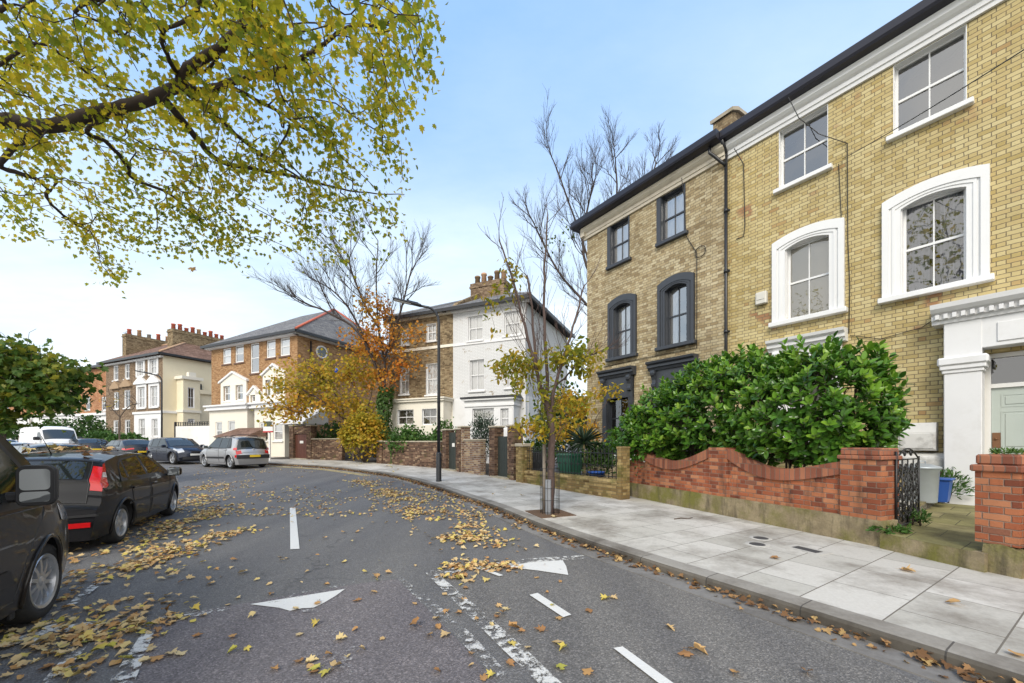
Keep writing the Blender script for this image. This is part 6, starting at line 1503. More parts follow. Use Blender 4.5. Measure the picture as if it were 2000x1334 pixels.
# ---- the big plane tree whose limbs hang over the street (trunk beyond the left edge)
r = random.Random(5)
def cv(px, py, k=0.0): return at(px, py, 4.6+max(py,-150)/470*3.6+k)
pt = thing('plane_tree', 'large plane tree with dark spreading limbs and yellow green leaves overhanging the street', 'tree', (-9.5, 5.2, 0))
base = Vector((-9.5, 5.2, 0)); S = Skel(3)
off = lambda v: v-base
trunk = S.limb([(0,0,0),(.05,.05,1.5),(.25,.1,3.6),tuple(off(at(-330,262,5.6)))], n=5, wob=.03)
L0 = S.limb([off(at(-330,262,5.6)), off(at(-120,240,5.9)), off(cv(0,236)), off(cv(110,245)), off(cv(185,222)), off(cv(262,204)), off(cv(340,172)), off(cv(352,152))], trunk[-1], 5)
def sub(pts, frm, n=5): return S.limb([S.p[frm]]+[off(cv(*p)) for p in pts], frm, n, .015)
A = sub([(385,122,.1),(430,95,.2),(470,50,.4),(492,-5,.5),(520,-90,.6)], L0[-1]); sub([(330,120),(318,62),(365,38),(392,0),(400,-60)], L0[-2]); sub([(312,58),(290,20),(262,-20)], L0[-1]-0)
B1 = sub([(395,178,.1),(450,160,.2),(520,145,.3),(600,105,.5),(640,80,.6),(690,50,.7),(760,48,.9)], L0[-3]); sub([(400,140,.1),(480,60,.4),(560,48,.5),(650,44,.7),(720,50,.8)], A[4])
C1 = sub([(395,282,.2),(430,315,.3),(520,335,.4),(600,352,.6),(700,375,.9),(790,380,1.2)], L0[-8]); D1 = sub([(430,235,.3),(510,300,.5),(600,355,.9)], L0[-4]); sub([(170,255,-.1),(205,275,0),(245,320,.1),(265,352,.2),(330,378,.3),(400,440,.5)], L0[-12])
E1 = sub([(0,318,0),(60,345,0),(90,365,0),(100,400,.1),(150,440,.2)], L0[-22] if len(L0) > 22 else L0[2]); sub([(45,95,0),(130,112,.1),(200,165,.2),(270,180,.3)], L0[3]); sub([(-60,120,0),(0,20,0),(60,8,.1),(70,-30,.1)], L0[3]); sub([(520,205,.4),(600,255,.8),(690,300,1.1),(740,330,1.3)], B1[8])
sub([(160,10,.2),(200,45,.3),(240,68,.3),(265,40,.4),(262,5,.4)], A[-1]); 
crown = [(-340,-330),(560,-330),(760,-60),(836,10),(832,120),(800,225),(775,300),(800,380),(770,400),(785,470),(735,500),(640,512),(560,505),(520,480),(470,510),(400,470),(350,505),(290,505),(255,500),(240,555),(200,540),(180,500),(110,470),(0,455),(-340,420)]
hol = [(215,78,40),(280,110,28),(600,30,25),(470,240,20),(400,330,22),(330,440,16),(545,430,22),(660,240,20),(90,40,22),(720,170,18)]
cl = []
tries = 0
while len(cl) < 950 and tries < 40000:
    tries += 1
    x, y = r.uniform(-340, 836), r.uniform(-330, 556)
    if not in_poly(x, y, crown): continue
    if any((x-a)**2+(y-b)**2 < c*c for a, b, c in hol): continue
    if mnoise.noise(Vector((x/62, y/62, 1.7))) < -.27: continue
    if x < 0 or y < 0:
        if r.random() < .78: continue
    k = r.gauss(0,.55)+.3
    cl.append((x, y, cv(x, y, k)-base))
cl.sort(key=lambda c: S.nearest(c[2])[1])
for x, y, p in cl: S.reach(p, .32, jit=.10, bias=(.45,.30,-.35))
S.radii(.0060, 2.3, cap=.26)
for ids, a_, b_ in ((trunk,.30,.26),(L0,.13,.065),(A,.070,.045),(B1,.062,.012),(C1,.055,.007),(D1,.045,.014),(E1,.05,.02)):
    for i_, n_ in enumerate(ids): S.rad[n_] = max(S.rad[n_], lerp(a_, b_, i_/(len(ids)-1)))
# the limbs keep the girth they have in the picture
S.mesh('trunk', BARKP, pt, 8, flare=.5)
P, D, N, Z = [], [], [], []
ends = set(S.tips)
for i in range(len(S.p)):
    if S.rad[i] > .016 or S.par[i] < 0: continue
    n = 12 if i in ends else (3 if S.rad[i] < .011 else 1)
    t = (S.p[i]-S.p[S.par[i]]).normalized()
    for _ in range(n):
        q = S.p[i]+rvec(r, .15 if i in ends else .08)+Vector((0,0,-.03))
        d = (t*.5+rvec(r,.6)+Vector((0,0,-.5)))
        P.append(q); D.append(d); N.append(Vector((0,0,1))+rvec(r,.55)); Z.append(r.uniform(.05,.092))
leaves('crown', pt, P, D, N, Z, MAPLE_R, GY)
# ---- generic tree from a list of blobs
def make_tree(name, label, base, stems, blobs, leafmat_, bark, shape, lsize, per, seed, seg=.4, tip=.008, spread=.25, up=.10, ex=2.3, cap=None, group=None, bare=None, bias=(0,0,.5), cat='tree', jit=.12, stemr=None, shuffle=False, twig=None, flare=.25, droop=.3):
    """blobs: (centre, radii, twigs); bare: extra leafless twig targets. All in world space"""
    r = random.Random(seed); b = Vector(base); t = thing(name, label, cat, base, 0, group); S = Skel(seed)
    first = None; sid = []
    for st in stems:
        pts = [Vector(q)-b for q in st]
        if first is None: first = S.limb(pts, -1, 4, .02); sid.append(first)
        else:
            i, _ = S.nearest(pts[0]); sid.append(S.limb([S.p[i]]+pts[1:], i, 4, .02))
    tg = []; leafy = []
    for c, rad, n in blobs:
        for _ in range(n):
            while True:
                v = Vector((r.uniform(-1,1), r.uniform(-1,1), r.uniform(-1,1)))
                if .2 < v.length < 1: break
            tg.append((Vector(c)-b+Vector((v.x*rad[0], v.y*rad[1], v.z*rad[2])), True))
    for c, rad, n in (bare or []):
        for _ in range(n):
            v = Vector((r.uniform(-1,1), r.uniform(-1,1), r.uniform(-1,1))).normalized()*r.uniform(.5,1)
            tg.append((Vector(c)-b+Vector((v.x*rad[0], v.y*rad[1], v.z*rad[2])), False))
    tg.sort(key=lambda q: S.nearest(q[0])[1])
    if shuffle: S.curve = .22; r.shuffle(tg)
    for q, lf in tg:
        n0 = len(S.p); i = S.reach(q, seg, jit=jit, up=up, bias=bias)
        if lf: leafy += list(range(n0+max(0,(len(S.p)-n0)//3), len(S.p)))
    if twig:
        ln, depth, n, kids, f0, up_ = twig
        for ids in sid:
            m_ = len(ids)
            for k in range(n):
                u_ = lerp(f0, 1.0, (k+r.random()*.8)/n); j = min(m_-1, int(u_*m_)); dd = (S.p[ids[j]]-S.p[ids[max(0,j-1)]])
                if dd.length < 1e-5: dd = Vector((0,0,1))
                ax = Vector((r.gauss(0,1),r.gauss(0,1),r.gauss(0,.4))).normalized(); q = dd.normalized()*1.0+ax*.62
                S.twigs(ids[j], q, ln*r.uniform(.6,1.15)*(1.15-.4*u_), depth, kids, up_, .12, .14*ln)
    S.radii(tip, ex, cap)
    for ids, (a_, b_) in zip(sid, stemr or []):
        for i_, n_ in enumerate(ids): S.rad[n_] = max(S.rad[n_], lerp(a_, b_, i_/max(1,len(ids)-1)))
    S.mesh('trunk', bark, t, 7, flare=flare)
    P, D, N, Z = [], [], [], []; ends = set(S.tips)
    for i in leafy:
        n = per if i in ends else max(1, per//3)
        tdir = (S.p[i]-S.p[S.par[i]]).normalized()
        for _ in range(n):
            q = S.p[i]+rvec(r, spread*(1 if i in ends else .6)); P.append(q); D.append(tdir*.4+rvec(r,.6)+Vector((0,0,-droop))); N.append(Vector((0,-.15,1))+rvec(r,.6)); Z.append(lsize*r.uniform(.7,1.3))
    if P: leaves('crown', t, P, D, N, Z, shape, leafmat_)
    return t
YLW = leafmat('golden autumn leaves', [(0,(.18,.23,.03)),(.3,(.42,.38,.04)),(.65,(.64,.40,.045)),(1,(.66,.24,.04))], .5, .5, .5)
ORG = leafmat('orange ivy leaves', [(0,(.55,.40,.05)),(.45,(.64,.30,.045)),(1,(.62,.15,.035))], .5, .55, .5)
CHER = leafmat('green and amber cherry leaves', [(0,(.12,.20,.025)),(.4,(.28,.30,.03)),(.65,(.56,.40,.035)),(1,(.60,.26,.04))], 1.2, .5, .5)
DKG = leafmat('dark green leaves', [(0,(.02,.055,.012)),(.5,(.045,.10,.02)),(1,(.09,.16,.03))], .7, .5, .25)
MIX = leafmat('green and yellow leaves', [(0,(.025,.08,.016)),(.5,(.065,.145,.024)),(.75,(.26,.28,.035)),(1,(.66,.48,.05))], .8, .55, .42)
LAUR = leafmat('glossy laurel leaves', [(0,(.018,.065,.012)),(.4,(.060,.165,.022)),(.8,(.14,.29,.032)),(1,(.32,.42,.05))], 1.3, .45, .22, rough=.25, spec=.5)
LAURY = leafmat('young laurel leaves', [(0,(.10,.26,.02)),(.6,(.20,.38,.035)),(1,(.34,.50,.06))], 1.1, .2, .3, rough=.28, spec=.5)
GRN = leafmat('fresh green leaves', [(0,(.03,.09,.02)),(.5,(.07,.16,.03)),(1,(.16,.26,.06))], .8, .4, .3)
HOL = leafmat('dull grey green leaves', [(0,(.015,.035,.02)),(1,(.06,.095,.06))], .8, .4, .1, rough=.35)
# ---- young street cherry with its stake
b = G(1074, 1003, .12); Yc = b.y
q = lambda px, py, k=0.0: at(px, py, Yc+k)
stems = [[b, q(1076,930), q(1077,870), q(1075,815), q(1068,790)],
 [q(1075,815), q(1058,770,.05), q(1047,700,.1), q(1040,620,.2), q(1030,540,.3)], [q(1075,815), q(1082,760,-.05), q(1100,700,-.1), q(1118,640,-.1), q(1140,560,0)],
 [q(1068,790), q(1052,740,-.2), q(1030,660,-.3), q(1005,560,-.3), q(975,470,-.3)], [q(1068,790), q(1068,720,.2), q(1062,600,.3), q(1065,500,.3), q(1070,420,.3)], [q(1082,760), q(1110,730,.2), q(1140,700,.3), q(1165,690,.3)]]
cb = [(q(1005,715,-.1), (.55,.7,.20), 40), (q(1120,705), (.55,.6,.30), 44), (q(1040,760,-.3), (.45,.6,.25), 12), (q(1040,835,-.2), (.42,.5,.18), 20), (q(1105,800,.3), (.55,.6,.3), 22), (q(1140,690,.2), (.4,.5,.2), 12), (q(975,610,0), (.3,.5,.5), 5), (q(1000,545,0),(.4,.4,.3),6)]
ct = make_tree('cherry_tree', 'young pavement tree with forked stem and green to amber leaves in a square pit', tuple(b), stems, cb, CHER, BARKC, OVAL_R, .105, 10, 21, seg=.18, tip=.0033, spread=.11, up=.05, ex=2.4, cap=.085, jit=.04, twig=(.95,1,11,5,.25,.16), stemr=[(.085,.062),(.045,.018),(.042,.015),(.045,.014),(.042,.014)])
m = MB(); c0 = b+Vector((0,0,.005)); dk = FW.d; nk = FW.n
pit = [c0.xy+dk*a+nk*e for a, e in ((-.45,-.38),(.40,-.38),(.40,.40),(-.45,.40))]
gpoly('tree_pit', [(p.x,p.y) for p in pit], b.z+.012, BARKCHIP, .03)
st = G(1063, 1001, .12); t = thing('tree_stake', 'weathered timber stake standing beside the young pavement tree', 'stake', st)
MB().tube([(0,0,0),(0,0,CH+(HZ-868)/F*st.y-st.z)], .038, 8).build('post', plain('weathered timber', (.24,.205,.17), .9, .3, 6, bmp=.5), t); MB().box(-.02,.16,-.03,.03,1.05,1.10).build('strap', RUBBER, t)
gd = thing('tree_guard', 'wire mesh guard and grey plastic sleeve round the foot of the young pavement tree', 'tree guard', b)
m = MB(); 
for k in range(10): a = 2*PI*k/10; m.tube([(.2*math.cos(a),.2*math.sin(a),0),(.2*math.cos(a),.2*math.sin(a),.95)], .005, 4)
for z in (.05,.3,.55,.8,.95): m.tube([(.2*math.cos(a),.2*math.sin(a),z) for a in np.linspace(0,2*PI,20)], .004, 4)
m.build('wire_cage', IRON, gd)
m = MB(); m.lathe([(.062,0),(.062,.72),(.055,.72),(.055,0)], 8, Matrix.Translation((-.045,-.11,0))); m.build('sleeve', plain('grey ribbed plastic', (.20,.21,.23), .5, .15, 6), gd)
# ---- laurel hedge behind the red wall
r = random.Random(9); lh = thing('laurel_hedge', 'big glossy green laurel bush spilling over the scalloped red brick wall', 'hedge', FW.w(2.6,1.0,.44), FW.rot)
def hl(px, off): return FW.x(px, off)
blobs = []
for px, offn, ytop, ybot, rx in ((1262,.45,820,900,.60),(1302,.75,776,915,.80),(1365,.9,738,905,.78),(1430,1.0,706,900,.80),(1500,1.0,716,915,.78),(1560,.9,712,920,.72),(1630,1.0,694,915,.62),(1660,1.1,724,915,.46)):
    x = hl(px, offn); zt_ = FW.z(px, ytop, offn); zb_ = FW.z(px, ybot, offn)
    blobs.append((x, offn, (zt_+zb_)/2, rx, .85 if px < 1650 else .55, (zt_-zb_)/2+.02))
P, D, N, Z = [], [], [], []; YG = []; mstem = MB(); zb0 = .44
def inside_any(x, y, z, k, skip):
    for j, (a, e, f, rx, ry, rz) in enumerate(blobs):
        if j != skip and ((x-a)/rx)**2+((y-e)/ry)**2+((z-f)/rz)**2 < k: return True
    return False
ns = 0
while ns < 1600:
    j = r.randrange(len(blobs)); a, e, f, rx, ry, rz = blobs[j]
    v = rvec(r).normalized()
    if v.y > .75 or v.z < -.85: continue
    k = r.choice((1.0,1.0,.92,.80,.62)); k *= 1+.20*mnoise.noise(Vector((a*3+v.x*2.5, v.y*2.5, v.z*2.5)))
    p = Vector((a+v.x*rx*k, e+v.y*ry*k, f+v.z*rz*k))
    if inside_any(p.x, p.y, p.z, .62, j): continue
    if p.y < -.03 and (p.z < 1.10 or r.random() < .35): continue
    if p.y > -.06 and p.y < .3 and p.z < 1.22: continue
    ns += 1
    g = (Vector((v.x/rx, v.y/ry, v.z/rz)).normalized()*.75+Vector((0,-.1,.62))+rvec(r,.22)).normalized()
    ln = r.uniform(.16,.30) if r.random() < .93 or p.z < f+rz*.5 else r.uniform(.35,.5); o = g.orthogonal().normalized(); w_ = g.cross(o)
    mstem.tube([p-g*.15, p+g*ln], [.006,.003], 4)
    n = int(6+ln*14); sel = r.random() < .55
    for i in range(n):
        tt = (i+.5)/n; an = i*2.4+r.uniform(-.3,.3); rad = o*math.cos(an)+w_*math.sin(an)
        P.append(p+g*ln*tt); D.append(rad*(1.1-.55*tt)+g*(.45+.55*tt)); N.append(g*1.0-rad*.35+rvec(r,.12)); Z.append(r.uniform(.14,.215)*(1-.28*tt)); YG.append(k > .9 and tt > .55 and g.z > .45 and sel)
for nm_, mt_, fl in (('foliage', LAUR, False), ('young_leaves', LAURY, True)):
    ix = [i for i in range(len(P)) if YG[i] == fl]
    leaves(nm_, lh, [P[i]-Vector((2.6,1.0,.44)) for i in ix], [D[i] for i in ix], [N[i] for i in ix], [Z[i] for i in ix], OVAL_R, mt_, fold=.28, curl=.12)
o_ = mstem
for a, e, f, rx, ry, rz in blobs:
    for k in range(9):
        v = rvec(r).normalized(); o_.tube([(a+r.uniform(-.2,.2), .7, zb0), (a+v.x*rx*.4, e+v.y*ry*.3, f-.1), (a+v.x*rx*.9, e+v.y*ry*.85, f+abs(v.z)*rz*.9)], [.022,.014,.005], 5)
ob = o_.build('stems', BARK, lh); ob.location = (-2.6,-1.0,-.44)
# ---- small shrubs: a bush of stems and leaves
def bush(name, label, base, radii, n, lm, shape, ls, seed, flowers=None, cat='shrub', up=.5, group=None, stem=True, solid=.55):
    r = random.Random(seed); t = thing(name, label, cat, base, 0, group); P, D, N, Z = [], [], [], []; m = MB(); FP_ = []
    for i in range(n):
        v = rvec(r).normalized(); v.z = abs(v.z)*1.0 if r.random() < .8 else v.z*.5
        k = r.uniform(solid, 1.05)*(1+.22*mnoise.noise(v*2.3+Vector((seed,0,0))))
        p = Vector((v.x*radii[0]*k, v.y*radii[1]*k, radii[2]*.45+v.z*radii[2]*.55*k))
        if p.z < .02: continue
        for _ in range(4):
            P.append(p+rvec(r, .06*max(radii))); D.append(v+Vector((0,0,up))+rvec(r,.6)); N.append(v+Vector((0,0,.8))+rvec(r,.4)); Z.append(ls*r.uniform(.7,1.3))
        if stem and i % 12 == 0: m.tube([(v.x*.05,v.y*.05,0), tuple(p*.5+Vector((0,0,.05))), tuple(p)], [.012,.008,.003], 4)
        if flowers and r.random() < flowers[1]: FP_.append(p)
    leaves('foliage', t, P, D, N, Z, shape, lm)
    if m.v: m.build('stem', BARK, t)
    if FP_:
        m = MB()
        for p in FP_: m.lathe([(0,0),(.03,.012),(.038,.03),(.02,.04),(0,.03)], 8, Matrix.Translation(p*1.05) @ Matrix.Rotation(r.uniform(-.8,.8),4,'X'))
        m.build('blossom', flowers[0], t)
    return t
p = FY.w(YLn-.2, .9, .2); bush('rose_bush', 'small rose bush with white blooms behind the railing by the red wall', p, (.55,.5,1.75), 170, GRN, NARROW_R, .10, 31, flowers=(plain('white petals',(.8,.8,.76),.6,.05,4), .14))
p = FY.w(FY.x(1140,1.5), 1.5, .2)
# spiky palm like plant with a pale trunk
cp_ = thing('cordyline_palm', 'spiky cabbage palm with pale stem behind the railing', 'palm', p)
MB().tube([(0,0,0),(.02,0,.7),(.0,.03,1.35)], [.07,.055,.05], 8).build('trunk', plain('pale palm stem',(.30,.25,.13),.9,.3,8,bmp=.6), cp_)
r = random.Random(4); P, D, N, Z = [], [], [], []
for i in range(90):
    a = r.uniform(0,2*PI); e = r.uniform(-.5,1.3); P.append(Vector((0,.03,1.4))); D.append(Vector((math.cos(a)*math.cos(e), math.sin(a)*math.cos(e), math.sin(e)))); N.append(Vector((0,0,1))+rvec(r,.2)); Z.append(r.uniform(.55,.8))
leaves('fronds', cp_, P, D, N, Z, [(0,0),(.03,.1),(.035,.5),(.02,.8),(0,1)], HOL, fold=.3, curl=.25)
p = FY.w(FY.x(1128,2.3), 2.3, .2)
r = random.Random(12)
gb_t = make_tree('small_tree', 'small garden tree with slender leaning stems and yellow leaves behind the railing', tuple(p), [[p, at(1140,900,p.y), at(1150,850,p.y-.1), at(1135,790,p.y)], [at(1150,850,p.y-.1), at(1175,800,p.y-.4), at(1215,755,p.y-.6)]], [(at(1120,790,p.y),(.7,.6,.55),40),(at(1140,840,p.y-.4),(.8,.6,.4),26),(at(1185,770,p.y-.5),(.5,.4,.3),12),(at(1095,840,p.y),(.5,.5,.4),14)], YLW, BARKC, OVAL_R, .14, 10, 44, seg=.25, tip=.005, spread=.13, cap=.05)
p = FA.w(FA.x(1848,-.55), -.55, .42); bush('weed', 'leafy green weeds growing beside the white porch pilaster', p, (.32,.3,.60), 150, GRN, NARROW_R, .09, 51, cat='weed')
p = kb[0]+dkb*.5-nkb*.12; bush('weed', 'small weed tuft at the edge of the mossy path near the iron gate', (p.x,p.y,.36), (.14,.14,.20), 50, GRN, NARROW_R, .07, 52, cat='weed')
p = q_ = W1_+Vector((-.0,-.0,0)); bush('weed', 'low broad leaved weed on the front step under the iron gate', (p.x+.10,p.y-.02,.33), (.24,.16,.09), 50, GRN, OVAL_R, .06, 53, cat='weed', up=.2)
p = FP.w(pw_*.5,.25,zpt-.01); bush('grass_tuft', 'green grass tuft growing on top of the red gate pier', p, (.17,.12,.05), 60, GRN, NARROW_R, .045, 54, cat='grass', stem=False)
p = FY.w(FY.x(1060,1.9), 1.9, .2); bush('shrub', 'dark green shrub in the small garden behind the black wheelie bin', p, (.9,.7,1.5), 330, DKG, OVAL_R, .13, 56)
p = FY.w(FY.x(1165,1.9), 1.9, .2); bush('shrub', 'dark leafy shrub behind the cabbage palm and the railing', p, (.7,.6,1.35), 260, DKG, OVAL_R, .12, 57)
p = Vector(((1105-1000)/F*18.5, 18.5, gz(18.5)+.1)); bush('shrub', 'tall shadowy evergreen shrub between the white villa and the charcoal house', p, (1.5,1.0,3.6), 520, DKG, ROUND_R, .17, 58)
# gardens of the villa
def gp_(px, Y, dz=.15): return Vector(((px-1000)/F*Y, Y, gz(Y)+dz))
bush('shrub', 'loose light green shrub in front of the brown villa bay, left of the street lamp', gp_(800,21.5), (1.0,.8,2.0), 420, GRN, ROUND_R, .13, 61)
bush('shrub', 'tall light green leafy shrub directly right of the street lamp pole', gp_(868,20.5), (.75,.6,2.3), 260, GRN, ROUND_R, .12, 62)
bush('shrub', 'dark grey green evergreen shrub in front of the white bay window', gp_(944,19.3), (.62,.6,2.5), 380, HOL, NARROW_R, .16, 63)
bush('shrub', 'ferny dark green shrub at the foot of the ivy clad tree', gp_(765,22.5), (.8,.8,1.9), 340, DKG, NARROW_R, .16, 64)
m = MB(); hb_ = thing('box_hedge', 'low clipped green hedge behind the long dark brick wall', 'hedge', gp_(820,21.6), fV.rot+.35)
r = random.Random(8); P, D, N, Z = [], [], [], []
for i in range(1500):
    x = r.uniform(-1.6,1.6); f = r.random(); 
    y, z = ((-.35, r.uniform(.8,1.5)) if f < .5 else (r.uniform(-.35,.35), 1.5)); z += .05*mnoise.noise(Vector((x*3,y*3,z*3)))
    P.append(Vector((x,y+r.gauss(0,.03),z+r.gauss(0,.03)))); D.append(rvec(r)); N.append(Vector((0,-.6,.8))+rvec(r,.5)); Z.append(r.uniform(.05,.09))
leaves('foliage', hb_, P, D, N, Z, ROUND_R, GRN); MB().box(-1.55,1.55,-.3,.3,0,1.45).build('core', DKG, hb_)
# ---- autumn tree with ivy by the villa wall
Yt = 24.0; b = gp_(745, Yt, .1); q = lambda px, py, k=0.0: at(px, py, Yt+k)
stems = [[b, q(748,820), q(752,760), q(750,700), q(740,640), q(735,560), q(738,470)], [q(750,700), q(770,650,.3), q(790,580,.5), q(805,520,.6)], [q(752,760), q(720,680,-.3), q(680,600,-.6), q(640,560,-.8)], [q(740,640), q(715,600,.3), q(690,540,.5), q(680,500,.5)], [q(748,740), q(700,650,-.8), q(640,610,-1.2), q(590,590,-1.4)]]
make_tree('ivy_clad_tree', 'bare crowned tree with fine upright twigs and orange leaves on its ivy clad stem', tuple(b), stems, [(q(733,610),(1.0,1.0,1.2),34),(q(745,665),(1.8,1.2,.8),34),(q(790,700),(1.2,1.0,1.0),14),(q(720,690),(1.4,1,.8),22),(q(760,740),(1.6,1.1,1.0),30),(q(700,660),(1.5,1,.8),18),(q(800,650),(1.2,.9,.7),12)], ORG, BARKT, ROUND_R, .17, 9, 71, seg=.5, tip=.0040, spread=.27, cap=.065, twig=(2.7,2,11,8,.30,.10))
r = random.Random(77); P, D, N, Z = [], [], [], []
iv = thing('ivy', 'dark green ivy wrapped round the lower stem of the bare crowned tree', 'ivy', tuple(b))
for i in range(1500):
    h = r.uniform(.3,4.6); a = r.uniform(0,2*PI); c = q(lerp(745,752,h/4.6),860)-b; rr = .34+.2*mnoise.noise(Vector((math.cos(a)*1.5,math.sin(a)*1.5,h)))+.12*r.random()
    P.append(Vector((c.x+rr*math.cos(a), rr*math.sin(a), h))); D.append(Vector((math.cos(a)*.4,math.sin(a)*.4,-.8))+rvec(r,.3)); N.append(Vector((math.cos(a),math.sin(a),.5))+rvec(r,.3)); Z.append(r.uniform(.10,.17))
leaves('foliage', iv, P, D, N, Z, MAPLE_R, DKG)
# golden spreading shrub reaching over the wall
b = gp_(690, 24.6, .1); q = lambda px, py, k=0.0: at(px, py, 24.6+k)
stems = [[b, q(690,860), q(680,830), q(640,790,-.6), q(590,760,-1.2)], [q(680,830), q(655,770), q(610,720,-.4)], [q(690,860), q(700,790), q(680,730)], [q(690,860), q(720,790), q(730,740)]]
make_tree('golden_shrub', 'large golden yellow autumn shrub arching over the dark brick wall and pavement', tuple(b), stems, [(q(600,740,-.6),(2.0,1.4,1.2),60),(q(560,765,-1.4),(1.5,1.3,1.5),46),(q(650,720),(1.8,1.4,1.1),56),(q(705,730),(1.3,1.2,1.2),44),(q(620,790,-.5),(1.7,1.2,.8),34),(q(560,810,-1.3),(1.2,.9,.5),18),(q(675,790,-.5),(1.5,1.0,1.0),40),(q(715,810,-.4),(1.0,.9,.9),30)], YLW, BARKC, ROUND_R, .17, 10, 81, seg=.4, tip=.009, spread=.26, cap=.09)
bs = G(712, 905, .12); bush('shrub', 'low yellow green shrub tumbling over the wall onto the pavement', (bs.x-.1,bs.y+.3,bs.z), (1.25,.75,2.7), 760, YLW, ROUND_R, .15, 82, solid=.75, up=-.5)
bs = gp_(648, 26.2); bush('shrub', 'dark green shrub behind the dark wall under the golden foliage', bs, (1.3,.8,2.3), 260, DKG, ROUND_R, .15, 83)
# blue scrap caught in the shrub
t = thing('plastic_bag', 'scrap of bright blue plastic caught in the golden shrub', 'bag', q(657,723,-1.35)); t.scale = (.65,)*3; MB().add([(-.16,0,-.18),(.02,.05,-.22),(.17,.0,.02),(.08,-.06,.2),(-.12,.03,.14),(0,-.1,0)], [(0,1,5),(1,2,5),(2,3,5),(3,4,5),(4,0,5)]).build('film', plain('bright blue film',(.02,.10,.55),.4,.1,4), t)
# ---- bare tree behind the charcoal house
Yb = 27.0; b = gp_(1190, Yb, .1); q = lambda px, py, k=0.0: at(px, py, Yb+k)
stems = [[b, q(1185,760), q(1180,650), q(1165,560), q(1130,450), q(1095,350), q(1075,300)], [q(1180,650), q(1195,560), q(1200,450), q(1205,360), q(1200,300)], [q(1180,650), q(1150,600), q(1090,530), q(1040,430)], [q(1195,560), q(1230,470), q(1260,380), q(1285,310)], [q(1165,560), q(1140,500), q(1145,420), q(1160,360)]]
make_tree('bare_tree', 'tall leafless tree with many fine twigs behind the house with charcoal windows', tuple(b), stems, [(q(1080,470),(1.6,1,1.5),9),(q(1225,420),(1.6,1,1.2),6)], MIX, BARKT, ROUND_R, .18, 5, 91, seg=.55, tip=.0045, spread=.3, cap=.09, twig=(2.8,2,15,8,.25,.12))
# ---- trees and hedges at the far left
b = Vector(at(70,870,16)); b.z = gz(16); q = lambda px, py, k=0.0: at(px, py, 12.0+k)
b = Vector(((8-1000)/F*12.0, 12.0, gz(12)))
stems = [[b, q(8,840), q(10,790), q(30,740), q(60,705)], [q(10,790), q(-10,720), q(-60,690)], [q(30,740), q(85,735), q(125,725)], [q(10,790), q(40,760), q(70,750)]]
make_tree('street_tree', 'low dense tree with dark green and yellow leaves beside the pale blue car', tuple(b), stems, [(q(45,715),(1.1,1.2,.50),56),(q(105,735),(.70,.9,.50),34),(q(20,770),(.9,1.0,.55),40),(q(75,780),(.9,.9,.50),34),(q(-60,740),(1.0,1.2,.9),30),(q(20,820),(.45,.7,.40),16),(q(125,765),(.35,.6,.3),8),(q(0,690),(.8,1,.25),18)], MIX, BARK, MAPLE_R, .15, 12, 101, seg=.3, tip=.006, spread=.20, cap=.13, bare=[(q(30,660),(1.2,.8,.5),10)])
b = gp_(233, 31.5, .1); q = lambda px, py, k=0.0: at(px, py, 31.5+k)
make_tree('young_tree', 'small bare young tree with rising branches in front of the brown brick house', tuple(b), [[b, q(234,830), q(233,810), q(232,770), q(231,745)], [q(233,815), q(220,800), q(207,790)], [q(233,815), q(245,800), q(258,790)]], [(q(232,780),(1.2,1.0,.9),8)], YLW, BARK, ROUND_R, .13, 3, 111, seg=.5, tip=.014, spread=.2, bare=[(q(232,785),(1.6,1.2,1.5),40)], cap=.13)
bush('hedge', 'rounded bright green hedge left of the cream house front garden', gp_(247,32.5), (1.6,.9,1.5), 420, GRN, ROUND_R, .16, 121, cat='hedge', solid=.8)
bush('shrub', 'pale flowering shrub between the two hedges in front of the brown house', gp_(198,33), (1.4,.9,1.7), 260, GRN, ROUND_R, .18, 122, flowers=(plain('cream petals',(.7,.68,.55),.7,.05,4), .12))
bush('shrub', 'tall dark green shrub behind the white panel van', gp_(168,36), (2.0,1.2,3.0), 420, DKG, ROUND_R, .2, 123)
bush('hedge', 'long dark hedge at the far left behind the parked cars', gp_(25,40), (3.4,1.2,2.2), 520, DKG, ROUND_R, .2, 124, cat='hedge', solid=.8)
bush('shrub', 'round green shrub in front of the far pale terrace', gp_(104,42), (1.3,1.0,3.0), 260, GRN, ROUND_R, .2, 125)

# the next plane tree of the row, behind the viewpoint: the window panes opposite mirror its crown
b = Vector((-9.8,-2.5,0)); q = lambda x, y, z: Vector((x, y, z))
make_tree('plane_tree', 'second street plane tree further back along the kerb with a wide yellow green crown', tuple(b), [[b, q(-9.8,-2.5,2.5), q(-9.7,-2.4,5), q(-9.2,-2,8), q(-8.8,-1.6,12)], [q(-9.7,-2.4,5), q(-7.8,-1.6,8), q(-6.4,-.8,11)], [q(-9.7,-2.4,5), q(-11,-1.5,8), q(-12.5,-1,11.5)], [q(-9.7,-2.4,5), q(-9,-4.2,8.5), q(-8,-5.6,11.5)]], [(q(-9,-1.8,11),(5.2,4.4,5.0),130)], GY, BARKP, MAPLE_R, .15, 12, 131, seg=.5, tip=.009, spread=.32, cap=.3)
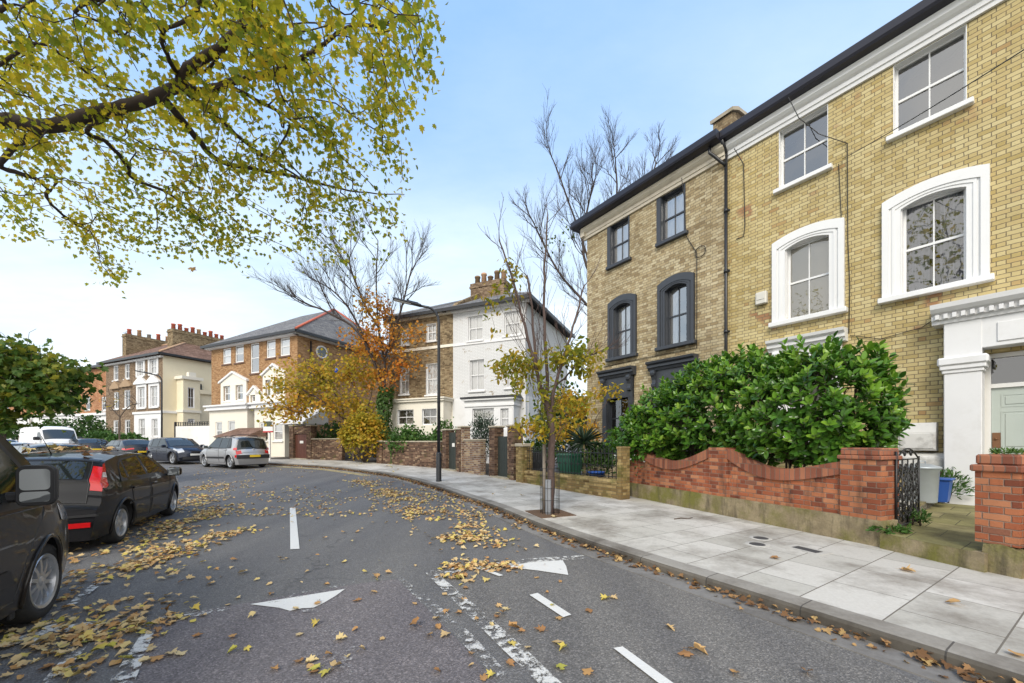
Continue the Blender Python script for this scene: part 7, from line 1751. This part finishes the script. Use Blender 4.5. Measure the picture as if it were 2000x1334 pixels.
# ------------------------------------------------------------------ fallen leaves
r = random.Random(17)
FALL = [(0,(.32,.15,.06)),(.18,(.50,.27,.10)),(.4,(.64,.42,.19)),(.7,(.70,.55,.30)),(.9,(.72,.56,.12)),(1,(.50,.48,.08))]
FLO = leafmat('fallen leaf', FALL, 1, 0, .12, rough=.75, spec=.2, objrand=True); FLS = leafmat('fallen leaves', FALL, 1, .1, .12, rough=.75, spec=.2)
GUT = leafmat('brown gutter leaves', [(0,(.07,.038,.022)),(.4,(.20,.105,.05)),(.75,(.40,.23,.10)),(1,(.58,.42,.17))], 1, .1, .1, rough=.8, spec=.2)
pts = []                                                       # (x, y, z, size, kind)
def nz(x, y, s=1.3): return mnoise.noise(Vector((x*s, y*s, 3.7)))
def band(px_line, width, n, clump=.15, size=(.05,.088), s=1.4):
    L_ = [G(*p) for p in px_line]; Lr = resample([Vector((p.x,p.y,0)) for p in L_], .1)
    k = 0; tr = 0
    while k < n and tr < n*12:
        tr += 1; i = r.randrange(len(Lr)-1); a = Lr[i]; t = (Lr[i+1]-a).normalized(); nn = Vector((t.y,-t.x,0))
        p = a + nn*r.gauss(0, width*.5) + t*r.uniform(-.1,.1)
        if nz(p.x, p.y, s) < clump - r.random()*.35: continue
        pts.append((p.x, p.y, r.uniform(*size))); k += 1
band([(150,1215),(215,1120),(300,1050),(365,985),(420,945)], .8, 1150, .05)
band([(120,1330),(170,1240),(240,1170)], .7, 130, -.2)
band([(0,1260),(90,1250),(230,1240),(330,1190)], .4, 110, -.2)
band([(260,1110),(340,1085),(430,1045),(520,1030)], .3, 240, .05)
band([(330,1040),(400,1012),(460,985)], .4, 240, .05)
band([(880,1105),(960,1110),(1010,1102)], .2, 130, -.4)
band([(1000,1100),(930,1060),(870,1030),(815,1000),(780,975),(735,950),(690,935)], .5, 950, .05)
band([(870,1050),(900,1048),(945,1055)], .25, 60, -.3)
band([(960,1040),(900,1005),(850,975),(800,955)], 1.1, 420, .0)
band([(880,1130),(930,1125)], .15, 16, -.5)
for _ in range(2300):                                          # thin scatter over the far road
    x, y = r.uniform(380,980), r.uniform(905,1010); p = G(x, y)
    if nz(p.x, p.y, .8) > -.05: pts.append((p.x, p.y, r.uniform(.045,.082)))
for _ in range(150):
    x, y = r.uniform(60,1100), r.uniform(1010,1330); p = G(x, y); pts.append((p.x, p.y, r.uniform(.045,.082)))
for px, py in [(735,1128),(868,1162),(922,1138),(867,1245),(1008,1232),(1052,1232),(1086,1258),(1098,1272),(1095,1308),(945,1325),(1145,1315),(1370,1278),(1352,1270),(1335,1282),(1436,1318),(1577,1318),(1310,1230),(990,1192),(1180,1172),(1200,1170),(980,1201),(1150,1195),(330,1280),(700,1040),(480,1120)]:
    p = G(px, py); pts.append((p.x, p.y, r.uniform(.065,.10)))
pts = [p for p in pts if p[1] > 1.3]
pts.sort(key=lambda p: p[0]**2+p[1]**2)
near, far = pts[:300], pts[300:]
var = []
for k in range(18):
    c = r.uniform(-.15,.75); bs_ = ROUND_R if k % 6 == 5 else MAPLE_R
    sh = [bs_[0]]+[(x*r.uniform(.75,1.15), y+r.uniform(-.06,.06)) for x, y in bs_[1:-1]]+[bs_[-1]]
    me = leaf_mesh('fallen_leaf', [(0,-.5,0)], [(0,1,0)], [(0,0,1)], [1.0], sh, fold=r.uniform(-.2,.8), curl=c, mat=FLO)
    bm = bmesh.new(); bm.from_mesh(me)
    for v in bm.verts: v.co += Vector((.07*mnoise.noise(v.co*4+Vector((0,k*5,0))),.05*mnoise.noise(v.co*4+Vector((3,k*5,0))),.36*mnoise.noise(v.co*2.6+Vector((k*7,0,0)))))
    z0 = min(v.co.z for v in bm.verts)
    for v in bm.verts: v.co.z -= z0
    # stalk
    tp = [Vector((0,-.5,max(0,-z0)*.5+.02)), Vector((.04,-.72,.03)), Vector((.12*r.uniform(-1,1),-.95,.01))]; mbb = MB().tube(tp, [.014,.012,.012], 3)
    vs = [bm.verts.new(p) for p in mbb.v]
    for f in mbb.f: bm.faces.new([vs[i] for i in f])
    bm.to_mesh(me); bm.free(); var.append(me)
for i, (x, y, s) in enumerate(near):
    o = bpy.data.objects.new('fallen_leaf', var[i % len(var)]); link(o); o.location = (x, y, gz(y)+.012); o.scale = (s*r.uniform(.7,1.1), s, s*r.uniform(.3,.9))
    o.rotation_euler = (r.gauss(0,.12), r.gauss(0,.12), r.uniform(0,2*PI))
    tag(o, 'dry curled yellow or brown leaf fallen on the road', 'leaf', 'fallen leaves on the road')
def litter(name, P_, mat, tilt=.35, lift=.012, shp=MAPLE_R):
    P, D, N, Z = [], [], [], []
    for x, y, z, s in P_:
        a = r.uniform(0,2*PI); P.append((x, y, z+lift+r.random()*.02)); D.append((math.cos(a),math.sin(a),r.gauss(0,.08))); N.append((r.gauss(0,tilt*.6),r.gauss(0,tilt*.6),1)); Z.append(s)
    me = leaf_mesh(name, P, D, N, Z, shp, fold=.3, curl=.25, mat=mat); o = bpy.data.objects.new(name, me); link(o)
    return tag(o, kind='stuff')
litter('leaf_litter', [(x, y, gz(y)+.004, s) for x, y, s in far[::2]], FLS); litter('leaf_litter', [(x, y, gz(y)+.004, s*.9) for x, y, s in far[1::2]], FLS, .6, shp=[(0,0),(.2,0),(.34,.2),(.3,.42),(.4,.6),(.15,.8),(0,1)])
gl = []
for i in range(len(KR)-1):
    if not (.8 < KR[i].y < 26) or KR[i].x < -16: continue
    n = int(30+24*nz(KR[i].x, KR[i].y, 1.1)); 
    if KR[i].y > 12: n += 10
    for _ in range(n):
        d = abs(r.gauss(0,.08))+.01; p = KR[i].lerp(KR[i+1], r.random())-KN[i]*d; gl.append((p.x, p.y, gz(p.y)+.006+.03*max(0,.12-d)/.12*r.random()*2, r.uniform(.022,.075)))
litter('gutter_leaves', gl, GUT, .6)
sl_ = []
for _ in range(60):
    i = r.randrange(len(KR)-1)
    if not (2.5 < KR[i].y < 22): continue
    p = KR[i]+KN[i]*r.uniform(.3,2.2); sl_.append((p.x, p.y))
for i, (x, y) in enumerate(sl_[:34]):
    o = bpy.data.objects.new('fallen_leaf', var[i % len(var)]); link(o); s = r.uniform(.08,.13); o.location = (x, y, gz(y)+.132); o.scale = (s, s, s*.7); o.rotation_euler = (0,0,r.uniform(0,6))
    tag(o, 'small dry brown leaf lying on the pale paving slabs', 'leaf', 'fallen leaves on the pavement')
# leaves lying on the roof of the black hatchback
for i in range(14):
    u = r.uniform(.75,1.9); fy = r.uniform(-.75,.6); p = FB.topp(u, fy, .012); p = Vector(p)-Vector((L_/2,0,0))
    w_ = focus_o.matrix_basis @ p
    o = bpy.data.objects.new('fallen_leaf', var[i % len(var)]); link(o); s = r.uniform(.11,.16); o.location = w_; o.scale = (s,s,s*.8); o.rotation_euler = (0,0,r.uniform(0,6))
    tag(o, 'dry leaf lying on the roof of the black hatchback', 'leaf', 'leaves on the car roof')
# overhead telephone wire
def wire(a, b, sag, label):
    a, b = Vector(a), Vector(b); o = MB().tube([a.lerp(b, t)-Vector((0,0,sag*4*t*(1-t))) for t in np.linspace(0,1,20)], .009, 4).build('telephone_wire', CABLE); return tag(o, label, 'wire')
pa = FA.w(FA.x(1645,-.03), -.03, FA.z(1645,312)); wire(pa, at(2120,20,4.2), .05, 'thin telephone wire running from the yellow brick wall up past the top windows')
# twig on the pavement
tp = G(1335, 1013, .13); tw = MB().tube([(-.2,0,.0),(-.05,.02,.01),(.1,-.01,.0),(.22,.03,.01)], [.012,.012,.01,.006], 5).build('twig', BARK); tw.location = tp; tw.rotation_euler = (0,0,.2); tag(tw, 'short dark twig lying on the paving near the red wall', 'twig')
dl = at(378,527,8.0); o = bpy.data.objects.new('drifting_leaf', var[3]); link(o); o.location = dl; o.scale = (.13,.13,.13); o.rotation_euler = (1.1,.5,.3); tag(o, 'single brown leaf drifting in the air below the plane tree crown', 'leaf')
